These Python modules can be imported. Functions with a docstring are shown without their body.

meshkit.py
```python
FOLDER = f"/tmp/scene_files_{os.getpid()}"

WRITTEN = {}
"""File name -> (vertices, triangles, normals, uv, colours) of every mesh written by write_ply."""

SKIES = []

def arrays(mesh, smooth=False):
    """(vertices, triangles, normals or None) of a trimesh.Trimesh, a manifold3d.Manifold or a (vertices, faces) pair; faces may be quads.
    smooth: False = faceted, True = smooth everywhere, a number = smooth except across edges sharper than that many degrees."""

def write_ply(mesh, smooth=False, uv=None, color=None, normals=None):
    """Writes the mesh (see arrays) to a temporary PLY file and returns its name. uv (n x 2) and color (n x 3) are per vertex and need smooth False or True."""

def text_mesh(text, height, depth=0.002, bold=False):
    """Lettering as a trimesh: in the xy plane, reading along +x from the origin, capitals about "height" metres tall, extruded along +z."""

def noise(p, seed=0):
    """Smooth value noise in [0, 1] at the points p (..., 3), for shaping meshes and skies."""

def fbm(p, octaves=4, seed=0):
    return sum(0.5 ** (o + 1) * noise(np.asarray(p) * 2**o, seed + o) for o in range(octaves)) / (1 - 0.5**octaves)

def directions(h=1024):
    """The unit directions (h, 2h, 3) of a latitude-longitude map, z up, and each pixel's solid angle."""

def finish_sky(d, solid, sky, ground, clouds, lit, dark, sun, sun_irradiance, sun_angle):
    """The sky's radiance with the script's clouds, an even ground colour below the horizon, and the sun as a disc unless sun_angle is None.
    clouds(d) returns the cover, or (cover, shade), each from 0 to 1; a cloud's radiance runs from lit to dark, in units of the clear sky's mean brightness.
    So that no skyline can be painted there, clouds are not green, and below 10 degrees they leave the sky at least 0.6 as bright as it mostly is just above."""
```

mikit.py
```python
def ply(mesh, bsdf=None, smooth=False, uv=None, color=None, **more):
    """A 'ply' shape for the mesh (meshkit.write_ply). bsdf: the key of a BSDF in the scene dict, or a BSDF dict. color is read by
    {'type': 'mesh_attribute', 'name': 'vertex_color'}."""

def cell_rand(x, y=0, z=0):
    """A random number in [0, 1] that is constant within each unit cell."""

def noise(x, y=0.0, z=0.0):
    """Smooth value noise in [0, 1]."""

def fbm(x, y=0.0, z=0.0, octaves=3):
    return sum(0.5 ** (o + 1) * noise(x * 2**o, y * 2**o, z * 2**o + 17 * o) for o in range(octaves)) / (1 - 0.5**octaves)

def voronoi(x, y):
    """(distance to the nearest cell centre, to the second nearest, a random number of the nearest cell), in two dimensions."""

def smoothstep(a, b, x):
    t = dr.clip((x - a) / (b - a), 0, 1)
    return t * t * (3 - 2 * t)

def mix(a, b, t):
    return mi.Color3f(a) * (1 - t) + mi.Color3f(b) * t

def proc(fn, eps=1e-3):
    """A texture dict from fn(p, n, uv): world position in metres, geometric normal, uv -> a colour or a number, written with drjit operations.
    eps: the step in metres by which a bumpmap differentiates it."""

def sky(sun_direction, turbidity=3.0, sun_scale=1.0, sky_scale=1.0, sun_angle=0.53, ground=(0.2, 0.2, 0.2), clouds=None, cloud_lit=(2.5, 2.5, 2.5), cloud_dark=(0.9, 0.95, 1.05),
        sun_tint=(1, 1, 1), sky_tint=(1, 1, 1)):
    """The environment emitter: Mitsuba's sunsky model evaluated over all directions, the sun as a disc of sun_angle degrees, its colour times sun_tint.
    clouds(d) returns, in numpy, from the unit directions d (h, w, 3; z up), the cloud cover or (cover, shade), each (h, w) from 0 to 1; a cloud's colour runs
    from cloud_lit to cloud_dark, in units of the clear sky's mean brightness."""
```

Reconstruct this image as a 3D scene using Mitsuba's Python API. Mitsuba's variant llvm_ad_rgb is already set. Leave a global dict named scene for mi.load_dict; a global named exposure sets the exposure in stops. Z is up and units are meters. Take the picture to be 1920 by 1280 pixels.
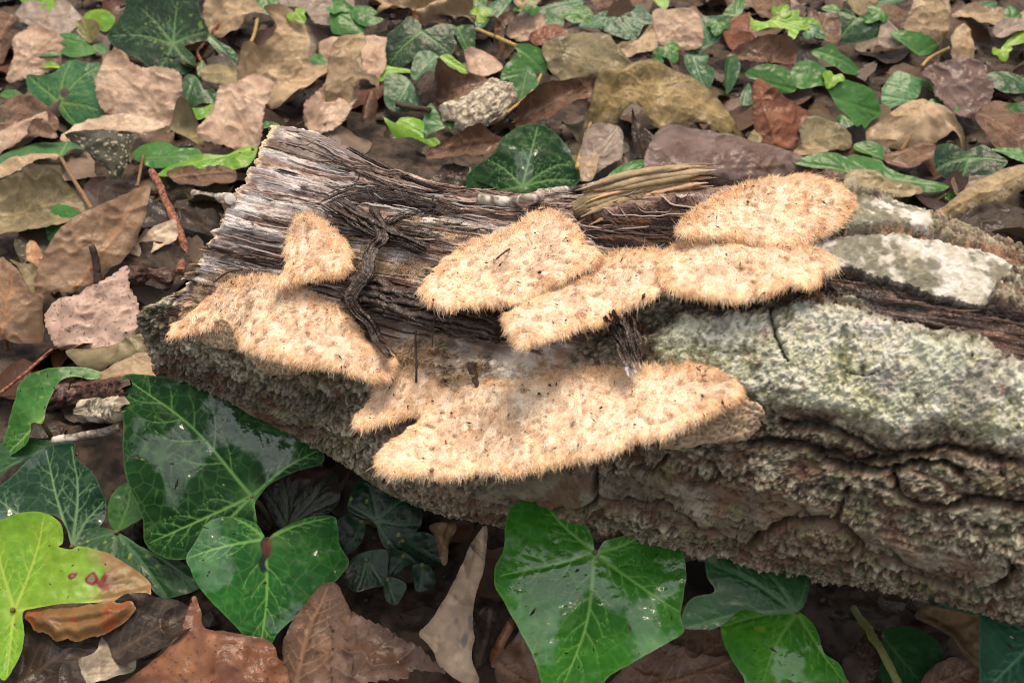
import math, numpy as np, trimesh, mitsuba as mi, drjit as dr, mikit, meshkit, shapely
from scipy.spatial import cKDTree, Delaunay
from scipy.interpolate import RBFInterpolator
from scipy.ndimage import distance_transform_edt
from mikit import noise, fbm, smoothstep, mix, voronoi
T4 = mi.ScalarTransform4f
scene, labels = {}, {}
# ---------------- camera, light, exposure
PITCH = math.radians(42.0)
AIM = np.array([0, 0, .055])
CAM = AIM + .40 * np.array([0, -math.cos(PITCH), math.sin(PITCH)])
scene['camera'] = {'type': 'thinlens', 'fov': 50.0, 'fov_axis': 'x', 'near_clip': .01, 'far_clip': 200.0, 'aperture_radius': .0009, 'focus_distance': .40,
                   'to_world': T4().look_at(origin=CAM.tolist(), target=AIM.tolist(), up=[0, 0, 1])}
def overcast(d):                                  # plain overcast sky, brightest overhead
    return np.ones(d.shape[:2]), np.clip(1 - d[..., 2], 0, 1)
scene['sky'] = mikit.sky([.10, .26, .96], turbidity=3, sun_scale=.30, sun_angle=26, clouds=overcast, cloud_lit=(1.45, 1.45, 1.47), cloud_dark=(.25, .25, .25), sun_tint=(1, .97, .93))
exposure = 3.1
RNG = np.random.default_rng(7)
LEAVES=[
{"kind":"dead_leaf","pal":"grey","lab":"greyish brown leaf crossing the top edge, right of the middle","p":[0.15513,0.39642,0.01059],"x":[0.9568,-0.2101,-0.2008],"n":[0.0891,-0.4454,0.8909],"o":[-18,87,210,187,338,32,423,-29,321,-142,182,-177,75,-126],"L":417,"bend":[0.064,0.08000000000000002,0.032,0.0]},
{"kind":"dead_leaf","pal":"grey","lab":"blurred grey-brown leaf in the upper left corner behind the pink-tan leaf","p":[-0.31781,0.36362,0.00497],"x":[0.9925,0.1153,0.0403],"n":[0.0,-0.3304,0.9439],"o":[171,122,272,141,383,16,423,-68,365,-216,254,-217,87,-89,0,0,24,108],"L":384,"bend":[0.064,0.08000000000000002,0.032,0.0]},
{"kind":"dead_leaf","pal":"brown","lab":"dark brown curled leaf cut off by the left edge near the top corner","p":[-0.32388,0.32751,-0.00013],"x":[0.1611,0.9315,0.326],"n":[0.0,-0.3304,0.9439],"o":[346,141,353,0,303,-79,192,-64,114,-142,21,-131,-35,-61,138,80],"L":353,"bend":[0.08000000000000002,0.24,0.08000000000000002,0.16000000000000003]},
{"kind":"dead_leaf","pal":"grey","lab":"smooth grey leaf at the top edge left of the ruffled tan leaf","p":[-0.15237,0.38711,0.00743],"x":[0.9802,-0.1868,-0.0654],"n":[0.0,-0.3304,0.9439],"o":[-29,94,240,181,443,156,499,-46,415,-175,322,-226,202,-106,42,-57],"L":486,"bend":[0.064,0.08000000000000002,0.032,0.0]},
{"kind":"dead_leaf","pal":"pink","lab":"small pink-tan leaf between the tall tan leaf and the tiny round ivy leaves","p":[-0.11446,0.30452,-3e-05],"x":[0.534,0.798,0.2793],"n":[0.0,-0.3304,0.9439],"o":[180,149,245,102,292,0,168,-105,35,-108,12,-18,80,88],"L":292,"bend":[0.064,0.08000000000000002,0.032,0.0]},
{"kind":"dead_leaf","pal":"tan","lab":"tall pale tan leaf standing at the top right edge","p":[0.2724,0.34815,-0.00335],"x":[-0.1389,0.7361,0.6625],"n":[0.0,-0.669,0.7433],"o":[272,148,372,95,392,-25,320,-105,156,-81,43,-33,-10,13,64,116,113,211],"L":383,"bend":[0.064,0.08000000000000002,0.032,0.0]},
{"kind":"dead_leaf","pal":"tan","lab":"wavy beige leaf in the top right corner","p":[0.28496,0.3746,0.00464],"x":[0.9886,-0.1424,-0.0498],"n":[0.0,-0.3304,0.9439],"o":[12,18,118,82,231,51,369,72,530,97,530,-46,314,-79,242,-153,187,-138,113,-23,33,-19],"L":522,"bend":[0.08000000000000002,0.128,0.096,0.08000000000000002]},
{"kind":"dead_leaf","pal":"olive","lab":"small olive-tan leaf at the top edge above the heart-shaped ivy leaf","p":[0.22473,0.38063,-0.0007],"x":[0.1483,0.9334,0.3267],"n":[0.0,-0.3304,0.9439],"o":[236,71,234,-141,66,-117,-9,-46,43,35],"L":246,"bend":[0.064,0.08000000000000002,0.032,0.0]},
{"kind":"dead_leaf","pal":"brown","lab":"rough brown leaf right behind the heart-shaped ivy leaf","p":[0.23126,0.37803,0.00425],"x":[0.9065,-0.3986,-0.1395],"n":[0.0,-0.3304,0.9439],"o":[0,0,61,81,211,99,268,20,218,-55,126,-64],"L":262,"bend":[0.064,0.08000000000000002,0.032,0.0]},
{"kind":"dead_leaf","pal":"pink","lab":"broad pale pink leaf at the top, right of the black-speckled ivy leaf","p":[0.09036,0.33644,0.00135],"x":[0.7795,0.5371,0.3223],"n":[0.0,-0.5145,0.8575],"o":[126,180,214,126,346,3,210,-185,93,-140,1,-33,29,59],"L":329,"bend":[0.064,0.08000000000000002,0.032,0.0]},
{"kind":"dead_leaf","pal":"pink","lab":"crumpled pale pink leaf behind the paired ivy leaves at the top middle","p":[0.00083,0.34236,-0.00043],"x":[0.5985,0.7561,0.2646],"n":[0.0,-0.3304,0.9439],"o":[34,82,160,119,239,78,275,-9,208,-100,93,-100,8,-36],"L":268,"bend":[0.08000000000000002,0.16000000000000003,0.128,0.08000000000000002]},
{"kind":"dead_leaf","pal":"red","lab":"dark reddish leaf tucked under the large grey-tan leaf at the top","p":[0.01093,0.33858,0.00027],"x":[0.9138,0.3834,0.1342],"n":[0.0,-0.3304,0.9439],"o":[12,27,123,78,204,92,257,18,239,-73,133,-59,29,-46],"L":261,"bend":[0.064,0.08000000000000002,0.032,0.0]},
{"kind":"dead_leaf","pal":"brown","lab":"narrow curled brown leaf standing right of the drooping dark ivy leaf","p":[-0.00914,0.32286,-0.00133],"x":[0.4215,0.8123,0.4031],"n":[0.169,-0.5071,0.8452],"o":[211,114,340,100,436,44,484,-10,377,16,300,43,172,32,18,-29,-6,10,91,68],"L":478,"bend":[0.16000000000000003,0.32000000000000006,0.08000000000000002,0.0]},
{"kind":"dead_leaf","pal":"pink","lab":"orange-tan leaf behind the ivy pair with the yellow-green lower lobe","p":[-0.08586,0.29341,-0.00114],"x":[0.0926,0.9398,0.3289],"n":[0.0,-0.3304,0.9439],"o":[307,103,365,-43,236,-73,93,-83,-11,-34,54,30,179,72],"L":354,"bend":[0.064,0.08000000000000002,0.032,0.0]},
{"kind":"dead_leaf","pal":"pink","lab":"pale pinkish leaf beneath the yellow ivy leaf with brown holes","p":[-0.02496,0.29738,0.00025],"x":[0.8005,0.5657,0.198],"n":[0.0,-0.3304,0.9439],"o":[74,140,178,99,205,-30,146,-92,52,-74,8,11],"L":214,"bend":[0.064,0.08000000000000002,0.032,0.0]},
{"kind":"dead_leaf","pal":"tan","lab":"tan leaf at the top edge above the shiny ivy leaves","p":[0.00533,0.35478,0.01641],"x":[0.7076,0.6669,0.2334],"n":[0.0,-0.3304,0.9439],"o":[152,135,250,-8,94,-50,5,-27,1,65],"L":242,"bend":[0.064,0.08000000000000002,0.032,0.0]},
{"kind":"dead_leaf","pal":"brown","lab":"brown leaf at the top edge behind the black-speckled ivy leaf","p":[0.05199,0.39413,0.0017],"x":[0.9959,0.0857,0.03],"n":[0.0,-0.3304,0.9439],"o":[10,81,315,103,367,-33,195,-67,51,-70],"L":360,"bend":[0.064,0.08000000000000002,0.032,0.0]},
{"kind":"ivy_leaf","pal":"bright","lab":"yellow-green ivy leaf hanging from the top left edge on a red stalk","p":[-0.30637,0.37084,0.00887],"x":[0.6471,0.6537,0.3922],"n":[0.0,-0.5145,0.8575],"o":[18,164,145,14,28,-125,6,-78,-5,-5,-37,44,-24,110],"L":140,"bend":[0.04,0.05,0.02,0]},
{"kind":"ivy_leaf","pal":"mid","lab":"plain green ivy leaf at the top edge right of the big dark ivy leaf","p":[-0.1647,0.40273,0.00526],"x":[0.1074,-0.9384,-0.3284],"n":[0.0,-0.3304,0.9439],"o":[14,-178,-37,-36,43,95,143,104,191,6,106,-83],"L":180,"bend":[0.04,0.05,0.02,0]},
{"kind":"ivy_leaf","pal":"mid","lab":"green ivy leaf at the top edge right of the ruffled tan leaf","p":[-0.03013,0.40048,0.00503],"x":[0.4496,-0.8431,-0.2951],"n":[0.0,-0.3304,0.9439],"o":[-26,-14,24,121,147,74,193,-14,128,-35],"L":191,"bend":[0.04,0.05,0.02,0]},
{"kind":"ivy_leaf","pal":"wet","lab":"shiny small ivy leaf at the top middle above the narrow curled brown leaf","p":[-0.01084,0.37726,-0.00034],"x":[0.484,0.8259,0.2891],"n":[0.0,-0.3304,0.9439],"o":[22,93,120,81,206,-6,64,-18,13,-6,-9,49],"L":193,"bend":[0.04,0.05,0.02,0]},
{"kind":"ivy_leaf","pal":"wet","lab":"tiny shiny ivy leaf touching the end of the ruffled tan leaf","p":[-0.02218,0.36152,-0.00015],"x":[0.4085,0.8615,0.3015],"n":[0.0,-0.3304,0.9439],"o":[52,37,140,14,102,-36,33,-36,0,0],"L":137,"bend":[0.04,0.05,0.02,0]},
{"kind":"ivy_leaf","pal":"wet","lab":"shiny pale-edged ivy leaf lying behind the smooth mid green one at the top","p":[0.04478,0.39447,0.00404],"x":[-0.966,-0.2441,-0.0855],"n":[0.0,-0.3304,0.9439],"o":[345,0,220,-8,18,-22,-14,37,137,89,241,66],"L":345,"bend":[0.04,0.05,0.02,0]},
{"kind":"ivy_leaf","pal":"mid","lab":"smooth mid green ivy leaf left of the black-speckled ivy leaf","p":[0.03358,0.37763,0.00197],"x":[0.9962,0.0825,0.0289],"n":[0.0,-0.3304,0.9439],"o":[1,13,115,78,184,16,183,-40,84,-87,7,-40],"L":182,"bend":[0.04,0.05,0.02,0]},
{"kind":"ivy_leaf","pal":"wet","lab":"shiny small ivy leaf under the smooth mid green one at the top","p":[0.0225,0.36052,0.00889],"x":[0.4286,-0.8528,-0.2985],"n":[0.0,-0.3304,0.9439],"o":[-19,-3,25,89,124,46,122,-48,51,-38],"L":128,"bend":[0.04,0.05,0.02,0]},
{"kind":"ivy_leaf","pal":"bright","lab":"yellow-green leaf tip at the top edge right of the middle","p":[0.0929,0.401,0.00354],"x":[0.5809,-0.7683,-0.2689],"n":[0.0,-0.3304,0.9439],"o":[-13,10,69,97,150,0,72,-12],"L":150,"bend":[0.04,0.05,0.02,0]},
{"kind":"ivy_leaf","pal":"bright","lab":"flat lemon-green leaf just right of the yellow-green leaf tip at the top edge","p":[0.0972,0.3538,0.01329],"x":[0.9807,0.1843,0.0645],"n":[0.0,-0.3304,0.9439],"o":[2,7,73,33,171,5,147,-37,67,-32],"L":158,"bend":[0.04,0.05,0.02,0]},
{"kind":"ivy_leaf","pal":"mid","lab":"deep green ivy leaf at the top edge above the reddish-brown leaf","p":[0.147,0.38018,0.00014],"x":[0.1728,0.9297,0.3254],"n":[0.0,-0.3304,0.9439],"o":[10,83,119,21,178,-34,99,-51,12,-23,-14,34],"L":156,"bend":[0.04,0.05,0.02,0]},
{"kind":"ivy_leaf","pal":"mid","lab":"small green leaf left of the heart-shaped ivy leaf, near the top edge","p":[0.21587,0.38467,0.00112],"x":[-0.9654,0.2462,0.0862],"n":[0.0,-0.3304,0.9439],"o":[124,0,41,-47,-6,-2,8,32,78,38],"L":124,"bend":[0.04,0.05,0.02,0]},
{"kind":"ivy_leaf","pal":"wet","lab":"shiny grey-green ivy leaf along the top edge above the heart-shaped one","p":[0.26145,0.39628,0.0057],"x":[-0.9202,-0.3694,-0.1293],"n":[0.0,-0.3304,0.9439],"o":[208,-88,-31,-5,90,32,240,7],"L":249,"bend":[0.04,0.05,0.02,0]},
{"kind":"ivy_leaf","pal":"wet","lab":"shiny green leaf at the top edge in front of the wavy beige leaf","p":[0.30167,0.39137,0.00073],"x":[0.9749,0.2103,0.0736],"n":[0.0,-0.3304,0.9439],"o":[0,0,100,24,194,6,191,-30,106,-48],"L":205,"bend":[0.04,0.05,0.02,0]},
{"kind":"dead_leaf","pal":"grey","lab":"dark bluish grey leaf near the right edge below the wavy beige leaf","p":[0.30305,0.3478,0.0005],"x":[0.8836,0.4591,0.0918],"n":[0.0,-0.1961,0.9806],"o":[25,27,169,53,371,8,282,-68,101,-84,25,-54],"L":347,"bend":[0.064,0.08000000000000002,0.032,0.0]},
{"kind":"ivy_leaf","pal":"bright","lab":"bright green leaf blade at the right edge over the bluish grey leaf","p":[0.30766,0.33716,-0.00023],"x":[0.7933,0.5746,0.2011],"n":[0.0,-0.3304,0.9439],"o":[-7,1,172,30,295,3,190,-70,54,-26],"L":274,"bend":[0.04,0.05,0.02,0]},
{"kind":"dead_leaf","pal":"tan","lab":"ribbed tan leaf hanging down left of the dark gap at the right","p":[0.27831,0.33555,0.01494],"x":[-0.2018,-0.7841,-0.5869],"n":[0.1543,-0.6172,0.7715],"o":[267,-47,120,-79,0,0,57,56,221,95,267,18],"L":266,"bend":[0.064,0.08000000000000002,0.032,0.0]},
{"kind":"dead_leaf","pal":"brown","lab":"crumbly brown leaf left of the heart-shaped ivy leaf","p":[0.19139,0.36287,0.00777],"x":[0.3872,-0.8702,-0.3046],"n":[0.0,-0.3304,0.9439],"o":[-22,-13,31,74,84,161,178,105,287,13,218,-75,139,-107],"L":266,"bend":[0.064,0.08000000000000002,0.032,0.0]},
{"kind":"dead_leaf","pal":"grey","lab":"small grey-tan leaf behind the upright green ivy leaf at the right","p":[0.23229,0.33658,7e-05],"x":[0.3367,0.8887,0.3111],"n":[0.0,-0.3304,0.9439],"o":[178,44,181,-12,56,-113,-15,-3,34,40],"L":185,"bend":[0.064,0.08000000000000002,0.032,0.0]},
{"kind":"ivy_leaf","pal":"dark","lab":"dark green ivy leaf at the right edge beside the purplish leaf","p":[0.28982,0.29478,0.00519],"x":[0.7075,-0.667,-0.2335],"n":[0.0,-0.3304,0.9439],"o":[-45,-84,-4,6,125,65,174,94,204,-12,130,-106,32,-125],"L":196,"bend":[0.04,0.05,0.02,0]},
{"kind":"dead_leaf","pal":"pink","lab":"broad pink-tan leaf in the upper left behind the small round green leaves","p":[-0.30212,0.29546,-0.00108],"x":[0.6168,0.7006,0.3587],"n":[0.0854,-0.5126,0.8544],"o":[334,178,399,123,415,20,410,-96,302,-123,213,-152,68,-78,-3,4,130,73,218,178],"L":424,"bend":[0.064,0.08000000000000002,0.032,0.0],"serr":1},
{"kind":"dead_leaf","pal":"tan","lab":"crumpled grey-tan leaf right of the biggest dark ivy leaf at the top left","p":[-0.19119,0.35172,-0.00023],"x":[0.7327,0.6424,0.2248],"n":[0.0,-0.3304,0.9439],"o":[65,151,200,242,390,109,353,-95,240,-75,153,-79,48,-107,0,0],"L":367,"bend":[0.08000000000000002,0.16000000000000003,0.16000000000000003,0.16000000000000003]},
{"kind":"dead_leaf","pal":"olive","lab":"speckled olive-brown leaf behind the red-stalked pink leaf","p":[-0.18417,0.29414,0.00319],"x":[0.9982,-0.0559,-0.0195],"n":[0.0,-0.3304,0.9439],"o":[-8,42,108,56,217,48,257,-55,159,-102,90,-78,8,-41],"L":237,"bend":[0.064,0.08000000000000002,0.032,0.0]},
{"kind":"dead_leaf","pal":"tan","lab":"tall crumpled tan leaf with a folded-over tip left of the top middle","p":[-0.15882,0.276,0.00725],"x":[0.6104,0.7011,0.3686],"n":[0.1617,-0.5659,0.8085],"o":[432,174,560,120,574,8,482,-133,386,-215,425,-359,249,-353,125,-310,18,-267,27,-178,109,-134,-2,-15,138,101,219,98,244,38,387,53,432,106],"L":581,"bend":[0.16000000000000003,0.24,0.16000000000000003,0.24]},
{"kind":"dead_leaf","pal":"pink","lab":"smooth pinkish brown leaf lying just behind the top end of the log","p":[-0.11402,0.2386,-2e-05],"x":[0.5258,0.7515,0.3983],"n":[0.0854,-0.5126,0.8544],"o":[99,93,184,80,334,74,431,55,433,-30,350,-111,209,-146,101,-147,22,-81,13,21],"L":441,"bend":[0.064,0.08000000000000002,0.032,0.0],"serr":1},
{"kind":"ivy_leaf","pal":"mid","lab":"two-lobed small green ivy leaf beside the tall crumpled tan leaf","p":[-0.11861,0.29926,0.01331],"x":[0.7612,-0.6121,-0.2142],"n":[0.0,-0.3304,0.9439],"o":[-9,2,30,44,103,32,168,41,191,-12,136,-31,50,-49],"L":194,"bend":[0.04,0.05,0.02,0]},
{"kind":"dead_leaf","pal":"tan","lab":"tall tan leaf with a ragged foot left of the wet ivy leaves","p":[-0.08697,0.2851,0.03511],"x":[-0.1913,-0.757,-0.6248],"n":[-0.0778,-0.6228,0.7785],"o":[237,-117,81,-99,17,-39,-11,13,58,50,135,45,249,81,284,162,319,211,381,230,313,152,308,78,404,52,476,10,470,-86],"L":477,"bend":[0.128,0.16000000000000003,0.08000000000000002,0.16000000000000003]},
{"kind":"dead_leaf","pal":"brown","lab":"brown bud-shaped rolled leaf behind the log","p":[-0.08137,0.26478,0.00657],"x":[-0.0818,-0.9407,-0.3292],"n":[0.0,-0.3304,0.9439],"o":[16,-29,-9,25,89,49,209,25,199,-17],"L":211,"bend":[0.08000000000000002,0.8,0.0,0.0]},
{"kind":"ivy_leaf","pal":"mid","lab":"bright ivy leaf at the top with the ruffled tan leaf on its right","p":[-0.09517,0.35528,0.00046],"x":[-0.795,0.5202,0.3121],"n":[0.0,-0.5145,0.8575],"o":[266,4,170,-61,85,-67,23,-49,-7,8,64,66,154,118],"L":239,"bend":[0.04,0.05,0.02,0]},
{"kind":"ivy_leaf","pal":"mid","lab":"lobed green ivy leaf under the left end of the ruffled tan leaf","p":[-0.10292,0.37141,0.00921],"x":[0.9061,-0.3993,-0.1398],"n":[0.0,-0.3304,0.9439],"o":[-20,0,86,58,165,34,159,-4,227,2,195,-69,136,-104,42,-76],"L":222,"bend":[0.04,0.05,0.02,0]},
{"kind":"ivy_leaf","pal":"deepwet","lab":"dark wet ivy leaf directly below the ruffled tan leaf","p":[-0.05573,0.33571,0.01012],"x":[-0.7084,-0.6052,-0.3631],"n":[0.0,-0.5145,0.8575],"o":[242,-81,170,-143,67,-139,-26,-140,-36,-54,-17,-1,-130,40,-185,112,-96,203,-21,234,29,206,81,133,173,103,282,74,307,-4],"L":303,"bend":[0.04,0.05,0.02,0]},
{"kind":"ivy_leaf","pal":"deep","lab":"narrow drooping dark ivy leaf hanging at the right of the dark wet one","p":[-0.03357,0.33827,0.01243],"x":[0.4668,-0.6526,-0.5969],"n":[0.2387,-0.5569,0.7956],"o":[3,-27,10,59,39,101,146,43,240,2,181,-33,75,-40],"L":239,"bend":[0.04,0.05,0.02,0]},
{"kind":"dead_leaf","pal":"tan","lab":"big ruffled tan leaf hanging in from the top edge","p":[-0.08778,0.37642,0.00254],"x":[0.9992,-0.0334,-0.0234],"n":[0.0,-0.5735,0.8192],"o":[-33,141,552,178,628,51,642,-51,585,-28,490,1,387,-36,303,-88,265,-28,207,47,106,-9,-10,-24,31,53],"L":631,"bend":[0.08000000000000002,0.16000000000000003,0.22400000000000003,0.16000000000000003],"ruf":1},
{"kind":"ivy_leaf","pal":"wet","lab":"pale shiny ivy leaf under the dark wet one","p":[-0.04695,0.31218,0.00543],"x":[-0.6186,-0.7416,-0.2596],"n":[0.0,-0.3304,0.9439],"o":[154,-56,38,-96,-27,-52,-17,45,55,103,115,97,189,47,203,-4],"L":200,"bend":[0.04,0.05,0.02,0]},
{"kind":"ivy_leaf","pal":"bright","lab":"yellow ivy leaf with brown-ringed holes above the rolled brown leaf","p":[-0.04246,0.31033,0.00699],"x":[0.8717,-0.4202,-0.2521],"n":[0.0,-0.5145,0.8575],"o":[-11,-2,30,35,116,16,227,6,216,-28,107,-98,45,-55],"L":225,"bend":[0.04,0.05,0.02,0]},
{"kind":"dead_leaf","pal":"brown","lab":"brown rolled leaf with pale veins behind the log","p":[-0.04072,0.26631,-0.00125],"x":[0.8199,0.5234,0.2321],"n":[0.0854,-0.5126,0.8544],"o":[81,170,178,117,325,35,333,-14,255,-69,151,-36,14,-16,-4,50],"L":333,"bend":[0.08000000000000002,0.5599999999999999,0.0,0.0]},
{"kind":"ivy_leaf","pal":"bright","lab":"yellow-green ivy leaf beside the tall tan leaf with the ragged foot","p":[-0.0714,0.30405,0.00355],"x":[-0.9466,-0.3043,-0.1065],"n":[0.0,-0.3304,0.9439],"o":[177,-3,88,-45,-1,-3,-91,35,-95,67,4,53,43,72,104,93],"L":167,"bend":[0.04,0.05,0.02,0]},
{"kind":"ivy_leaf","pal":"wet","lab":"shiny ivy leaf below the pale one with a dark twig across it","p":[-0.05957,0.27784,0.00854],"x":[-0.3452,-0.8395,-0.4197],"n":[0.0,-0.4472,0.8944],"o":[107,-113,18,-139,-27,-78,-11,-5,43,62,92,140,147,138,194,79,218,0,197,-70],"L":218,"bend":[0.04,0.05,0.02,0]},
{"kind":"dead_leaf","pal":"dark","lab":"dark shrivelled leaf scrap left of the rolled brown leaf","p":[-0.05376,0.26316,0.00288],"x":[0.382,0.8723,0.3053],"n":[0.0,-0.3304,0.9439],"o":[114,76,157,61,241,19,255,-15,102,-72,-17,-64,12,6],"L":249,"bend":[0.16000000000000003,0.48,0.08000000000000002,0.0]},
{"kind":"ivy_leaf","pal":"mid","lab":"smooth upright ivy leaf left of the large grey-tan leaf","p":[0.01905,0.30022,0.00227],"x":[-0.7064,0.5261,0.4735],"n":[0.0,-0.669,0.7433],"o":[147,218,191,128,192,36,243,4,171,-65,55,-86,7,-48,-2,2,30,30,53,84,90,168],"L":236,"bend":[0.04,0.05,0.02,0]},
{"kind":"ivy_leaf","pal":"light","lab":"small pale green ivy leaf in front of the smooth upright one","p":[0.00495,0.27326,-0.00112],"x":[0.2048,0.7643,0.6114],"n":[0.0,-0.6247,0.7809],"o":[63,104,131,49,217,0,154,-64,79,-82,-8,-2,5,55],"L":217,"bend":[0.04,0.05,0.02,0]},
{"kind":"dead_leaf","pal":"olive","lab":"large grey-tan folded leaf behind the middle of the log","p":[0.01909,0.31081,0.01202],"x":[0.9709,-0.1496,-0.1868],"n":[0.0854,-0.5126,0.8544],"o":[-13,7,110,108,277,217,358,206,407,130,513,45,588,3,453,-98,307,-140,186,-193,115,-169,47,-113],"L":577,"bend":[0.096,0.24,0.08000000000000002,0.16000000000000003]},
{"kind":"dead_leaf","pal":"tan","lab":"pointed tan leaf below the black-speckled ivy leaf","p":[0.05911,0.3106,0.00861],"x":[0.8009,0.5356,0.2678],"n":[0.0,-0.4472,0.8944],"o":[-1,17,196,-16,349,17,235,-151,109,-106,15,-84],"L":350,"bend":[0.064,0.08000000000000002,0.032,0.0]},
{"kind":"ivy_leaf","pal":"spotted","lab":"pale shiny ivy leaf peppered with black specks","p":[0.0667,0.37121,0.00686],"x":[0.4881,-0.8104,-0.3241],"n":[0.0,-0.3714,0.9285],"o":[0,-276,-52,-77,-4,2,5,92,65,163,195,173,188,100,243,-2,156,-109,65,-175],"L":239,"bend":[0.04,0.05,0.02,0]},
{"kind":"ivy_leaf","pal":"wet","lab":"grey-green shiny ivy leaf beside the reddish-brown upright leaf","p":[0.12319,0.33573,0.00232],"x":[-0.2429,0.7947,0.5563],"n":[0.0,-0.5735,0.8192],"o":[-8,167,44,152,166,80,197,1,175,-110,139,-178,61,-135,45,-97,13,-62,-13,15,-48,95],"L":199,"bend":[0.04,0.05,0.02,0]},
{"kind":"dead_leaf","pal":"brown","lab":"dark brown leaf behind the jagged bright green leaf","p":[0.15789,0.37851,0.00403],"x":[0.7875,0.5817,0.2036],"n":[0.0,-0.3304,0.9439],"o":[94,131,247,52,207,-121,54,-143,-15,-49],"L":261,"bend":[0.064,0.08000000000000002,0.032,0.0]},
{"kind":"dead_leaf","pal":"red","lab":"flat reddish-brown leaf with a slit in its side, upper right","p":[0.1501,0.33426,4e-05],"x":[-0.0236,0.8573,0.5144],"n":[0.0,-0.5145,0.8575],"o":[100,180,221,116,252,46,260,-14,154,7,60,-37,10,-12,-16,125],"L":258,"bend":[0.064,0.08000000000000002,0.032,0.0]},
{"kind":"ivy_leaf","pal":"wet","lab":"shiny ivy leaf left of the purple-brown wrinkled leaf","p":[0.10853,0.30528,0.01019],"x":[0.2658,-0.8266,-0.496],"n":[0.0,-0.5145,0.8575],"o":[-15,-54,-6,2,23,85,80,52,126,84,195,61,243,-2,152,-50,57,-69],"L":238,"bend":[0.04,0.05,0.02,0]},
{"kind":"ivy_leaf","pal":"dark","lab":"narrow dark green leaf seen edge-on beside the wrinkled leaf","p":[0.13124,0.30552,0.0089],"x":[-0.1631,-0.9127,-0.3748],"n":[0.4082,-0.4082,0.8165],"o":[29,-29,-32,36,48,69,183,42,271,0,152,-30],"L":271,"bend":[0.04,0.05,0.02,0]},
{"kind":"dead_leaf","pal":"brown","lab":"purple-brown wrinkled leaf in the upper right","p":[0.13206,0.32083,0.00333],"x":[0.9898,-0.1344,-0.0471],"n":[0.0,-0.3304,0.9439],"o":[-5,-1,106,89,247,120,357,126,415,60,407,-51,274,-41,188,-54,114,-118,79,-55],"L":409,"bend":[0.096,0.32000000000000006,0.128,0.16000000000000003]},
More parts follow.
